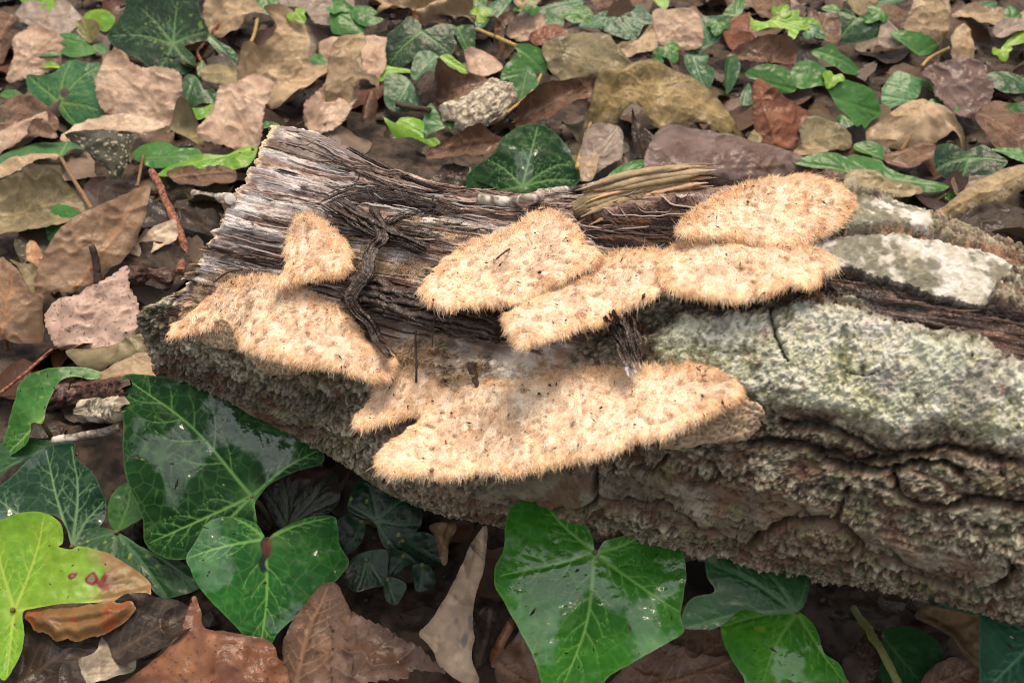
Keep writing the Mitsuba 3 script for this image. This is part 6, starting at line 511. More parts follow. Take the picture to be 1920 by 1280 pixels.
H += wood * (.0011 * (fibre - .5) * 2 + .0008 * (fibre2 - .5) * 2 + .0007 * (n_hi - .5) * 2 + .0018 * (n_lo - .5)) + R_['strip'] * (.0016 * (fibre - .5) * 2 + .0010) + R_['shaded_cavity'] * (-.0040 + .0018 * (fibre - .5) * 2)
crack = np.zeros(S_.shape); PL = N(gw * np.array([13, 58, 1]), 1, 55, 4) + .10 * (n_hi - .5); bk = (1 - wood) * (1 - .8 * R_['lichen']) * (1 - UP_) * ss(.03, .07, S_ - s_end[None]); edge = np.zeros(S_.shape)
for lv in (.36, .44, .51, .58, .66):
    H += bk * .0011 * (ss(lv - .004, lv + .004, PL) - .5); edge = np.maximum(edge, np.exp(-((PL - lv + .006) / .006) ** 2))
edge *= bk
W2 = (q2[..., :2] + warp(260, .0011, 21)).reshape(-1, 2)
for w, dp, q in CRK:
    pts = catmull(flat(q), .0005, False); d = cKDTree(pts).query(W2, distance_upper_bound=.008)[0].reshape(S_.shape); d = np.where(np.isfinite(d), d, 9)
    wv = w * .00050 * (.35 + 1.3 * n_mid); g = np.exp(-(d / wv) ** 2); H -= dp * .001 * g; H += .0002 * np.exp(-((d - 2.2 * wv) / (1.2 * wv)) ** 2) * rough; crack = np.maximum(crack, g)
# bark relief away from the listed cracks: shallow fissures along the log
fz = np.abs(2 * N(gw * np.array([24, 75, 1]), 1, 26, 3) - 1); fis = ss(.10, .0, fz) * (1 - wood) * (1 - R_['lichen']) * (1 - .6 * soft_); fis *= 1 - UP_; H -= .0009 * fis; crack = np.maximum(crack, .35 * fis)
rim = ss(.0035, .0012, S_ - s_end[None]); H -= .0012 * ss(.002, 0, S_ - s_end[None])
V = log_P(S_, TH, log_R(S_, TH) + H)
# colours of bark, lichen and wood, with shade painted under the bark edge
n_s = N(q2, 1150, 48, 2); c = lerp([.05, .036, .027], [.32, .255, .185], ss(.34, .62, .40 * n_hi + .45 * n_s + .15 * n_f)); c = lerp(c, [.46, .44, .34], ss(.50, .60, .35 * n_hi + .45 * n_s + .2 * n_mid) * ss(.40, .56, N(q2, 60, 49, 2)) * .95); c = lerp(c, [.075, .10, .05], .55 * ss(.55, .68, N(q2, 300, 31, 3)))
li = lerp([.40, .40, .27], [.68, .66, .58], ss(.35, .65, .5 * n_hi + .5 * N(q2, 900, 33, 2))); li = lerp(li, [.46, .48, .38], .6 * ss(.55, .70, .6 * N(q2, 90, 34, 2) + .4 * n_hi)); li = lerp(li, [.40, .38, .17], .5 * ss(.52, .66, .5 * N(q2, 130, 35, 3) + .5 * n_f))
li = lerp(li, [.70, .68, .64], .8 * ss(.54, .64, .5 * N(q2, 330, 36, 2) + .5 * n_f)); li = lerp(li, [.085, .085, .05], .8 * ss(.52, .62, .55 * N(q2, 900, 37, 2) + .45 * N(q2, 110, 38, 2))); li = lerp(li, [.30, .15, .12], .5 * ss(.71, .77, N(q2, 330, 39, 2))); li = lerp(li, [.26, .24, .24], .5 * ss(.62, .72, .6 * N(q2, 120, 40, 2) + .4 * n_f))
pt = N(q2, 38, 51, 2); li = lerp(li, [.62, .60, .54], .45 * ss(.52, .66, pt)); li = lerp(li, [.34, .36, .15], .35 * ss(.50, .36, pt)); li = lerp(li, [.25, .23, .22], .6 * ss(.60, .72, N(q2, 85, 52, 3))); li = lerp(li, [.44, .475, .375], .6 * ss(.6, .7, N(q2, 75, 53, 3)))
c = lerp(c, li, R_['lichen'])
cr = lerp([.045, .038, .028], [.20, .18, .13], ss(.38, .70, .6 * n_f + .4 * n_hi)); c = lerp(c, cr, R_['crust'])
sm = lerp([.15, .125, .09], [.25, .215, .165], ss(.35, .65, n_mid)); sm = sm * (.7 + .6 * n_s)[..., None]; sm = lerp(sm, [.07, .05, .035], .85 * ss(.52, .64, .7 * N(q2, 130, 41, 3) + .3 * n_s)); sm = lerp(sm, [.17, .075, .045], .5 * ss(.58, .68, N(q2, 90, 42, 2))); c = lerp(c, sm, soft_)
c = lerp(c, lerp([.16, .065, .038], [.09, .05, .035], n_hi), .55 * R_['rust'] * ss(.4, .6, n_mid))
up = lerp([.42, .38, .30], [.58, .55, .52], ss(.3, .6, n_mid)); up = lerp(up, [.11, .105, .075], .9 * ss(.46, .55, .4 * N(q2, 420, 43, 3) + .6 * N(q2, 75, 44, 2))); up = lerp(up, [.3, .28, .2], .5 * ss(.5, .6, n_hi)); c = lerp(c, up, UP_ * ss(.30, .46, .45 * n_mid + .55 * n_hi + .35 * (UPD - .5)))
se = lerp([.085, .055, .042], [.30, .17, .11], ss(.4, .7, n_hi)); c = lerp(c, se, R_['seam'] * (1 - R_['upper2']))
wd = lerp([.145, .085, .072], [.36, .245, .205], ss(.3, .65, .4 * fibre + .3 * fibre2 + .3 * n_mid)); wd = lerp(wd, [.075, .042, .036], .9 * ss(.53, .66, .6 * N(gw * np.array([14, 150, 1]), 1, 45, 3) + .4 * fibre2)); wd = lerp(wd, [.60, .52, .50], .7 * ss(.58, .68, N(gw * np.array([40, 240, 1]), 1, 46, 3))); wd = lerp(wd, [.04, .028, .025], .85 * ss(.64, .69, .6 * N(q2, 1000, 47, 2) + .4 * n_mid))
wd = lerp(wd, lerp([.55, .42, .28], [.78, .76, .78], n_mid), .85 * R_['white'] * ss(.38, .52, .5 * n_mid + .5 * fibre))
wd = lerp(wd, [.60, .56, .56], .75 * ss(.055, .02, S_ - s_end[None]) * ss(.44, .58, .5 * fibre + .5 * n_mid)); wd = lerp(wd, lerp([.05, .034, .030], [.17, .115, .10], ss(.35, .7, .5 * fibre2 + .5 * n_hi)), .8 * R_['darkwood'] * ss(.25, .5, n_mid)); c = lerp(c, wd, wood)
dk = lerp([.020, .014, .013], [.075, .045, .036], ss(.4, .7, fibre)); dk = lerp(dk, [.15, .065, .04], .8 * ss(.58, .68, .5 * fibre2 + .5 * n_mid)); c = lerp(c, dk, np.maximum(R_['strip'], R_['shaded_cavity']))  # strip is dark wood; under the bark edge this near-black paints its shadow
fm = lerp([.42, .27, .17], [.68, .52, .36], ss(.35, .6, .5 * n_mid + .5 * n_hi)); fm = lerp(fm, [.70, .67, .64], .7 * ss(.55, .65, N(q2, 140, 57, 3))); c = lerp(c, fm, .9 * R_['film'] * ss(.34, .46, .5 * N(q2, 170, 58, 3) + .5 * n_mid)); c = lerp(c, [.13, .062, .038], .45 * bk * ss(.03, .0, np.abs(PL - .47)) * (1 - soft_)); c = lerp(c, [.17, .17, .06], .5 * bk * ss(.58, .68, .5 * N(q2, 110, 56, 2) + .5 * n_s)); c = lerp(c, [.03, .018, .013], .75 * edge); c = lerp(c, [.028, .018, .014], .9 * crack); c = lerp(c, [.13, .05, .03], .5 * np.exp(-((crack - .30) / .2) ** 2) * (1 - R_['lichen']) * (crack > .05))
top_wood = rim * ss(math.radians(15), math.radians(28), TH); c = lerp(c, lerp([.75, .66, .48], [.55, .40, .25], n_hi), .9 * top_wood)
# the rear and the underside: plain dark bark
idx = np.arange(NS * NT).reshape(NS, NT); j2 = (np.arange(NT) + 1) % NT
a, b, d_, e2 = idx[:-1], idx[1:], idx[1:][:, j2], idx[:-1][:, j2]
F = np.stack([np.stack([a, b, d_], -1), np.stack([a, d_, e2], -1)], 2).reshape(-1, 3)
lab_ = np.where(R_['strip'] > .5, 2, np.where(np.maximum(R_['upper'], R_['upper2']) > .5, 1, np.where(wood > .5, 3, np.where(R_['lichen'] > .5, 4, 0)))).ravel()
Vf, Cf = V.reshape(-1, 3), c.reshape(-1, 3); fl_ = lab_[F[:, 0]]
if np.sum(np.cross(Vf[F[:, 1]] - Vf[F[:, 0]], Vf[F[:, 2]] - Vf[F[:, 0]]) * (Vf[F[:, 0]] - LG['L0'] - ((Vf[F[:, 0]] - LG['L0']) @ LG['T'])[:, None] * LG['T'])) < 0: F = F[:, ::-1]
LOGN = vnormals(Vf, F)
for n_, (nm, bs, lb) in enumerate((('bark', 'bark_skin', 'brown cracked bark along the lower side'), ('bark_plate', 'bark_skin', 'whitish bark plate at the upper right'), ('exposed_strip', 'wet_wood', 'dark bare strip between two bark plates'), ('bare_wood', 'bark_skin', 'bare fibrous wood with white mould at the left'), ('lichen_crust', 'bark_skin', 'pale green and white lichened bark'))):
    f = F[fl_ == n_]; u_, inv = np.unique(f, return_inverse=True)
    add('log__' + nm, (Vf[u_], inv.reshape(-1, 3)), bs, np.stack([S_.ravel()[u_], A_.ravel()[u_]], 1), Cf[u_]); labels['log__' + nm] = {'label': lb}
tag('log', 'rotting log with cracked lichened bark, its cut end at the left', 'log')
fp_ = []; rngw = np.random.default_rng(91); wi = np.argwhere((wood[:, :470] > .8) & (REAR[:, :470] < .5) & (S_[:, :470] < .36))
for j in range(700):
    i0, t0 = wi[rngw.integers(len(wi))]; ln = rngw.gamma(2.2, .007) + .003; s0 = S_[i0, t0]; ss_ = np.linspace(s0, s0 + ln, max(4, int(ln / .0012))); ii_ = np.clip(np.searchsorted(S_[:, t0], ss_), 0, NS - 1); dt = rngw.normal() * 1.5
    tt_ = np.clip((t0 + np.linspace(0, dt, len(ss_)) + 1.0 * np.sin(ss_ * 160 + j)).astype(int), 0, 469)
    if wood[ii_, tt_].min() < .4: continue
    Cq = V[ii_, tt_]; k_ = np.array([.25, .5, .25]); Cq = np.stack([np.convolve(np.pad(Cq[:, a], 1, 'edge'), k_, 'valid') for a in range(3)], 1); out_ = Cq - LG['L0'] - ((Cq - LG['L0']) @ LG['T'])[:, None] * LG['T']; out_ /= np.linalg.norm(out_, axis=1, keepdims=True)
    u_ = np.linspace(0, 1, len(Cq)); up_ = rngw.uniform(0, .0012) + (rngw.random() < .35) * rngw.uniform(0, .004) * u_ ** 3; Cq = Cq + out_ * np.reshape(up_, (-1, 1)); rr = rngw.uniform(.00018, .0006) * np.minimum(1, np.minimum(np.arange(len(Cq)) + .6, len(Cq) - np.arange(len(Cq)) - .4) / 2)
    v_, f_ = tube(Cq, rr, 5, 0, .45); inR = max(R_['strip'][i0, t0], R_['shaded_cavity'][i0, t0]) > .5; cc = np.minimum(c[i0, t0] * rngw.uniform(.6, 1.4), .34)
    if rngw.random() < .16 and not inR: cc = np.array([.36, .29, .26]) * rngw.uniform(.7, 1.2)
    if rngw.random() < .25: cc = np.array([.04, .027, .024]) * rngw.uniform(.6, 1.8)
    fp_.append((v_, f_, np.tile(cc, (len(v_), 1)) * (.75 + .5 * N(v_, 1500, 3, 1))[:, None]))
v_, f_, c_ = join(fp_); add('log__wood_fibres', (v_, f_), 'plain_matt', v_[:, :2], c_); labels['log__wood_fibres'] = {'label': 'loose fibres lifting from the bare wood', 'kind': 'stuff'}
# cut end and far end, set back from the rim
for nm, row, off in (('cut_end', 0, .004), ('far_end', NS - 1, -.002)):
    ring = V[row]; cen = ring.mean(0); k = [1, .97, .8, .5, .2]; rows = [cen + (ring - cen) * q + LG['T'] * (0 if i == 0 else off) + (0 if i == 0 else .003) * ((N(ring * (2 - q), 180, 60 + i, 3) - .5)[:, None] * LG['T']) for i, q in enumerate(k)]
    v = np.vstack(rows + [cen[None]]); m = NT; f = []
    for i in range(len(k) - 1):
        a = np.arange(m) + i * m; b = (np.arange(m) + 1) % m + i * m; f += [np.stack([a, b, b + m], 1), np.stack([a, b + m, a + m], 1)]
    a = np.arange(m) + (len(k) - 1) * m; f.append(np.stack([a, (np.arange(m) + 1) % m + (len(k) - 1) * m, a * 0 + len(v) - 1], 1))
    add('log__' + nm, (v, np.vstack(f)), 'bark_skin', v[:, :2], lerp([.07, .045, .03], [.42, .30, .18], N(v, 500, 61, 3)))
# ---------------- hair: many fine tapering bristles
def hairs(Pt, D, Ln, rad, col, bend=None, sides=3):
    """Pt roots, D unit directions, Ln lengths, rad radii, col (n x 3); curved ones when bend (n x 3) is given"""
    n = len(Pt); a = np.cross(D, RNG.normal(size=(n, 3))); a /= np.linalg.norm(a, axis=1, keepdims=True) + 1e-9; b = np.cross(D, a)
    an = np.arange(3) * 2 * np.pi / 3; ringv = np.cos(an)[None, :, None] * a[:, None] + np.sin(an)[None, :, None] * b[:, None]
    r = np.broadcast_to(rad, (n,))[:, None, None]
    if bend is None:
        v = np.concatenate([Pt[:, None] + ringv * r, (Pt + D * Ln[:, None])[:, None]], 1); f = np.array([[0, 1, 3], [1, 2, 3], [2, 0, 3]]); k = 4; cw = np.array([.8, .8, .8, 1.08])
    else:
        m = Pt + D * Ln[:, None] * .5; t = m + (D * .5 + bend) * Ln[:, None]
        v = np.concatenate([Pt[:, None] + ringv * r, m[:, None] + ringv * r * .75, t[:, None]], 1); f = np.array([[0, 1, 4], [0, 4, 3], [1, 2, 5], [1, 5, 4], [2, 0, 3], [2, 3, 5], [3, 4, 6], [4, 5, 6], [5, 3, 6]]); k = 7; cw = np.array([.78, .78, .78, .95, .95, .95, 1.1])
    F = (f[None] + (np.arange(n) * k)[:, None, None]).reshape(-1, 3); C = (col[:, None] * cw[None, :, None]).reshape(-1, 3)
    return v.reshape(-1, 3), F, C
def sample(V, F, n):
    A = np.linalg.norm(np.cross(V[F[:, 1]] - V[F[:, 0]], V[F[:, 2]] - V[F[:, 0]]), axis=1); t = RNG.choice(len(F), n, p=A / A.sum()); w = RNG.dirichlet([1, 1, 1], n)
    return t, w
FUZZ_SURF = []
def build_fungus(rec, idx):
    s = 1e-4; o = np.array(rec['o'], float).reshape(-1, 2) * s; at = np.array(rec['at'], float).reshape(-1, 2) * s; cp = np.array(rec['cp'], float).reshape(-1, 3) * s
    opt = rec['opt']; p0, x, n = (np.array(rec[k]) for k in ('p', 'x', 'n')); y = np.cross(n, x); th_ = rec['th']; under = opt.get('under')
    h = .00062 if not opt.get('tiny') else .0003
    O = catmull(o, h * .8); tng = np.roll(O, -1, 0) - np.roll(O, 1, 0); nn = np.stack([tng[:, 1], -tng[:, 0]], 1) / (np.linalg.norm(tng, axis=1, keepdims=True) + 1e-9)
    arc = np.cumsum(np.linalg.norm(np.diff(O, axis=0, append=O[:1]), axis=1)); e = np.stack([arc, arc * 0 + idx, arc * 0], 1); O = O + nn * ((N(e, 300, 3, 3) - .5) * .0022)[:, None] * (.3 if opt.get('tiny') else 1)
    P2, F, ed, _ = fill(O, h); rbf = RBFInterpolator(cp[:, :2], cp[:, 2], kernel='thin_plate_spline', smoothing=2e-4, neighbors=None); z = rbf(P2)
    ta = cKDTree(at); da, ia = ta.query(P2); rad = (P2 - at[ia]); rad = rad / (np.linalg.norm(rad, axis=1, keepdims=True) + 1e-6)
    q = np.stack([P2[:, 0] + idx, P2[:, 1], P2[:, 0] * 0], 1); rear = ss(.0, .004, da - 0 * ed)
    lum = 0 if opt.get('tiny') else 1
    ang = np.stack([at[ia][:, 0] * 420 + P2[:, 0] * 160, at[ia][:, 1] * 420, da * 45], 1)
    z = z + lum * (.0036 * (N(q, 95, 3, 2) - .5) + .0022 * (N(q, 260, 4, 3) - .5) + .0012 * (N(ang, 1, 5, 2) - .5)) - th_ * .30 * (1 - np.sqrt(np.clip(1 - (1 - np.clip(ed / (th_ * .5), 0, 1)) ** 2, 0, 1)))
    V = p0 + P2[:, :1] * x + P2[:, 1:] * y + z[:, None] * n; VN = vnormals(V, F)
    m1, m2, m3 = N(q, 130, 11, 3), N(q, 420, 12, 3), N(q, 55, 13, 2)
    marg = ss(.007, .0, ed)
    pale, tan, orange, pinkish = np.array([.89, .71, .54]), np.array([.79, .56, .385]), np.array([.82, .535, .30]), np.array([.62, .41, .285])
    if opt.get('pale'): pass
    stk = N(ang, 1.0, 29, 3); col = lerp(tan, pale, ss(.36, .60, .4 * m1 + .6 * stk)); col = lerp(col, pinkish, .8 * ss(.50, .68, .6 * m3 + .4 * m1)) * (1 - .25 * ss(.55, .7, N(ang, 1.0, 19, 3)))[:, None]; col = lerp(col, pinkish * .8, .7 * ss(.44, .36, N(q, 170, 61, 3)) * ss(.004, .008, ed)); col = lerp(col, pale, .4 * np.exp(-((ed - .0065) / .002) ** 2)); col = lerp(col, orange, .6 * ss(.005, .001, ed)); col *= (.78 + .44 * m2)[:, None]
    if under or rec['key'] == 'pores':
        st = np.abs(((P2[:, 0] * 1.0 + .0015 * (N(q, 300, 14, 2) - .5) * 2) / .00075) % 1 - .5) * 2
        st2 = np.abs(((P2[:, 1] + .002 * (N(q, 350, 15, 2))) / .0022) % 1 - .5) * 2
        groove = np.maximum(ss(.45, .9, st), .6 * ss(.8, 1, st2)); V = V - (.0011 * groove)[:, None] * n
        pc = lerp([.52, .385, .26], [.27, .18, .11], groove) * (.8 + .4 * m2)[:, None]
        if rec['key'] == 'pores': return (V, F, pc)
        fz = ss(.0035, .0018, (-P2[:, 1] + np.interp(P2[:, 0], np.sort(at[:, 0]), at[np.argsort(at[:, 0]), 1])) * -1 + .001) if False else ss(.0, .0015, P2[:, 1] - .35 * np.ptp(P2[:, 1]) + .002 * (m1 - .5))
        pc = lerp(pc, orange * .9, fz); k = key_of(rec['key']); add(k + '__pore_surface', (V, F), 'plain_matt', P2, pc); roots = fz
    else:
        k = key_of(rec['key']); add(k + '__cap', (V, F), 'fuzz', P2, col * .85)
        Vb = V - (th_ * ss(0, .003, ed) + .0004)[:, None] * n; add(k + '__underside', (Vb, F[:, ::-1]), 'plain_matt', P2, lerp([.30, .20, .12], [.20, .13, .08], m2)); roots = np.ones(len(V))
    # bristles in clumps
    area = .5 * np.linalg.norm(np.cross(V[F[:, 1]] - V[F[:, 0]], V[F[:, 2]] - V[F[:, 0]]), axis=1).sum(); n_h = int(area * 1e6 * HAIR)
    t, w = sample(V, F, n_h); bl = lambda X: (X[F[t]] * w[..., None]).sum(1) if X.ndim > 1 else (X[F[t]] * w).sum(1)
    Pt, Nn, Cc, E, Da, Rt = bl(V), bl(VN), bl(col), bl(ed), bl(da), bl(roots); Rd2 = bl(rad); R3 = Rd2[:, :1] * x + Rd2[:, 1:] * y
    bald = ss(.44, .36, bl(N(q, 170, 61, 3))) * ss(.004, .008, E); keep = (Rt > RNG.random(n_h)) & (RNG.random(n_h) > .8 * bald); Pt, Nn, Cc, E, Da, R3 = (q_[keep] for q_ in (Pt, Nn, Cc, E, Da, R3)); n_h = len(Pt)
    nc = max(6, int(area * 1e6 / 3.2)); tc, wc = sample(V, F, nc); Pc = (V[F[tc]] * wc[..., None]).sum(1); ci = cKDTree(Pc).query(Pt)[1]
    cdir = RNG.normal(size=(nc, 3)) * .36; clift = RNG.uniform(.10, .52, nc); ctone = RNG.uniform(.86, 1.17, nc); chue = RNG.random(nc)
    mg = ss(.005, .0, E); lift = clift[ci] * (1 - .8 * mg); D = R3 * (.75 + .35 * mg)[:, None] + Nn * lift[:, None] + cdir[ci] * (1 - .65 * mg)[:, None] + RNG.normal(size=(n_h, 3)) * .13 + (Pc[ci] - Pt) * (300 * (1 - mg))[:, None]
    dn = (D * Nn).sum(1); D += Nn * np.maximum(0, .08 - dn)[:, None]; D /= np.linalg.norm(D, axis=1, keepdims=True)
    Ln = RNG.gamma(6, 1 / 6, n_h) * (.00095 + .0003 * mg) * (.5 if opt.get('tiny') else 1); col_h = Cc * ctone[ci][:, None] * RNG.uniform(.82, 1.2, (n_h, 1)); col_h = lerp(col_h, np.array([.91, .81, .67]), .7 * (chue[ci] > .72) * (1 - .6 * mg)); col_h = lerp(col_h, np.array([.56, .32, .16]), .40 * (chue[ci] < .11))
    cv = RNG.random(n_h) < .33; bend = RNG.normal(size=(n_h, 3)) * .22 - np.array([0, 0, .10]); rd = RNG.uniform(.00006, .00011, n_h)
    a = hairs(Pt[~cv], D[~cv], Ln[~cv], rd[~cv], col_h[~cv]); b = hairs(Pt[cv], D[cv], Ln[cv] * 1.25, rd[cv], col_h[cv], bend[cv])
    v, f, cc = join([a, b]); add(k + '__fuzz', (v, f), 'fuzz', col=cc, smooth=False); labels[k + '__fuzz'] = {'label': 'dense bristly hair of the cap', 'kind': 'stuff'}
    tag(k, rec['lab'], 'fungus', 'hairy bracket fungi on the log'); FUZZ_SURF.append((V, F, VN)); return k
HAIR = 21
ks_, pr = [], []
for i_, r_ in enumerate(FUNGI):
    if r_['key'] == 'pores': pr.append(build_fungus(r_, i_))
    else: ks_.append(build_fungus(r_, i_))
pv, pf, pc_ = join(pr); add(ks_[0] + '__pore_surface', (pv, pf), 'plain_matt', col=pc_)
# thin fuzzy mats on the wood
MATS = ["tan fuzzy mat on the wood above the left bracket", "thin pinkish fuzzy mat above the largest bracket", "sparse fuzzy mat round the black twisted strand", "little fuzzy patch under the curled bark edge", "fuzzy patch below the tip of the pale tongue-like bracket", "fuzzy patch beside the forked bark strand", "fuzzy tuft above the small golden upper bracket"]
vmask = (np.arange(NS * NT) % NT < 470); flatS = np.stack([S_.ravel(), A_.ravel()], 1)
for i_, q in enumerate(CRUST):
    poly = shapely.Polygon(flat(q)).buffer(0); ins = shapely.contains_xy(poly, flatS[:, 0] + warp(200, .0015, 70)[..., 0].ravel(), flatS[:, 1] + warp(200, .0015, 72)[..., 0].ravel()) & vmask; cand = np.flatnonzero(ins)
    n_h = int(len(cand) * .16 * 9); pk = RNG.choice(cand, n_h); Pt = Vf[pk] + RNG.normal(size=(n_h, 3)) * .0002; Nn = LOGN[pk]; m = N(flatS[pk] @ np.array([[1, 0, 0], [0, 1, 0]]), 160, 73, 3); kp = RNG.random(n_h) < ss(.32, .5, m); Pt, Nn, m, n_h = Pt[kp], Nn[kp], m[kp], kp.sum()
    D = Nn * .5 + RNG.normal(size=(n_h, 3)) * .45 + LG['Fv'] * .3 - np.array([0, 0, .25]); D /= np.linalg.norm(D, axis=1, keepdims=True); Ln = RNG.gamma(6, 1 / 6, n_h) * .0013; col = lerp([.50, .33, .19], [.74, .58, .40], ss(.4, .7, m)) * RNG.uniform(.75, 1.2, (n_h, 1)); cv = RNG.random(n_h) < .4
    v, f, cc = join([hairs(Pt[~cv], D[~cv], Ln[~cv], .00009, col[~cv]), hairs(Pt[cv], D[cv], Ln[cv], .00009, col[cv], RNG.normal(size=(cv.sum(), 3)) * .25)]); k = key_of('fungal_mat'); add(k, (v, f), 'fuzz', col=cc, smooth=False); tag(k, MATS[i_], 'fungus', 'fuzzy mats on the wood')
# ---------------- strands, twigs, needles, stalks
def along(Pm, h): return catmull(np.array(Pm, float) * 1e-4, h, False)
def build_strand(rec, idx):
    rng = np.random.default_rng(300 + idx); C = along(rec['p'], .0007); r = rec['r'] * 1e-3; k = key_of(rec['key']); m = len(C); t = np.linspace(0, 1, m); parts = []
    if rec.get('n'):
        tn = np.gradient(C, axis=0); tn /= np.linalg.norm(tn, axis=1, keepdims=True); vw = CAM - C; side = np.cross(tn, vw); side /= np.linalg.norm(side, axis=1, keepdims=True); upv = np.cross(side, tn)
        for j in range(rec['n'] * 4):
            o1, o2 = rng.uniform(-1, 1), rng.uniform(-.4, .4); a0, a1 = sorted(rng.uniform(-.15, 1.15, 2)); a0, a1 = max(0, a0 - .2), min(1, a1 + .2); sl = slice(int(a0 * (m - 1)), int(a1 * (m - 1)) + 1); Cq = C[sl]
            if len(Cq) < 5: continue
            tq = t[sl]; ph = rng.uniform(0, 6); wv = .16 * np.sin(tq * rng.uniform(2, 6) + ph); nz = np.stack([tq * 9 + j, tq * 0 + idx, tq * 0], 1)
            Cq = Cq + side[sl] * (r * (o1 * (1 - .3 * tq) + wv + .45 * (N(nz, 1, 3, 2) - .5)))[:, None] + upv[sl] * (r * (.7 * o2 + .25 * (N(nz, 1, 5, 2) - .5)))[:, None]
            rr = r * rng.choice([.10, .16, .28, .42]) * rng.uniform(.8, 1.2) * np.minimum(1, np.minimum(np.arange(len(Cq)) + 1.0, len(Cq) - np.arange(len(Cq))) / 5) * (.7 + .6 * N(nz, 3, 7, 2)); v, f = tube(Cq, rr, 6, .02, .38); v = v + (N(v, 1300, 12, 2) - .5)[:, None] * upv[len(upv) // 2] * r * .25
            c = lerp([.012, .009, .009], [.11, .07, .055], N(v, 900, 8, 3) ** 1.6) * rng.uniform(.6, 1.5)
            if rec.get('mould'): c = lerp(c, [.50, .49, .50], ss(.84, .95, np.concatenate([np.repeat(tq, 6), [tq[0], tq[-1]]])) * ss(.35, .55, N(v, 700, 9, 2)))
            parts.append((v, f, c))
        bs = 'wet_wood'
    else:
        nz = np.stack([t * 5 + idx, t * 0, t * 0], 1); big = r > .0012; C = C + (N(np.stack([t * 7 + idx, t * 0, t * 0 + 1], 1), 1, 2, 2) - .5)[:, None] * np.array([1, 0, 1.]) * r * .5
        rr = r * (1 + .35 * (N(nz, 4, 3, 3) - .5)) * (1 - (.55 * t if rec.get('taper') else 0) + (.3 * t if rec.get('taper2') else 0))
        if rec.get('red'): rr *= 1 + .15 * (N(nz, 9, 4, 2) - .5)
        if rec.get('knob'): rr = rr * (1 + .4 * np.exp(-((t - .16) / .018) ** 2) + .2 * np.exp(-((t - .62) / .03) ** 2))
        if rec.get('node'): rr = rr * (1 + .22 * np.exp(-((t - .42) / .015) ** 2))
        if rec.get('head'): rr = rr * (1 + 2.4 * np.exp(-((t - .06) / .09) ** 2))
        v, f = tube(C, rr, 14 if big else 7); nrm = vnormals(v, f)
        if big: v = v + nrm * ((N(v, 1500, 5, 2) - .5) * r * (.26 if not rec.get('green') else .06))[:, None]
        mm, mf = N(v, 900, 6, 3), N(v, 1900, 7, 2)
        if rec.get('green'): c = lerp([.14, .17, .04], [.22, .24, .08], mm)
        elif rec.get('red'): c = lerp([.10, .035, .022], [.30, .12, .07], ss(.35, .65, mm)); c = lerp(c, [.5, .4, .36], .6 * ss(.66, .74, mf))
        elif rec.get('gold'): c = lerp([.30, .20, .07], [.42, .30, .12], mm)
        elif rec.get('pale') or rec.get('knob'): c = lerp([.12, .09, .075], [.36, .32, .28], ss(.35, .6, mm)); c = lerp(c, [.68, .64, .58], .8 * ss(.56, .66, N(v, 300, 8, 2)))
        elif rec.get('head'): c = lerp([.22, .12, .08], [.45, .3, .22], mm)
        elif rec['key'] == 'leaf_stalk': c = lerp([.15, .09, .05], [.24, .15, .08], mm)
        else: c = lerp([.02, .015, .014], [.10, .065, .05], mm)
        parts.append((v, f, c)); bs = 'ivy_plain' if rec.get('green') else 'plain_matt'
        if bs == 'ivy_plain': bs = 'plain_matt'
    v, f, c = join(parts); add(k, (v, f), bs, v[:, :2], c)
    tag(k, rec['lab'], {'bark_strand': 'bark strand', 'needle': 'needle', 'twig': 'twig', 'root': 'root', 'plant_stem': 'stem', 'spore_stalk': 'stalk', 'leaf_stalk': 'leaf stalk', 'bud_scale': 'bud scale'}[rec['key']])
for i_, r_ in enumerate(STRANDS): build_strand(r_, i_)
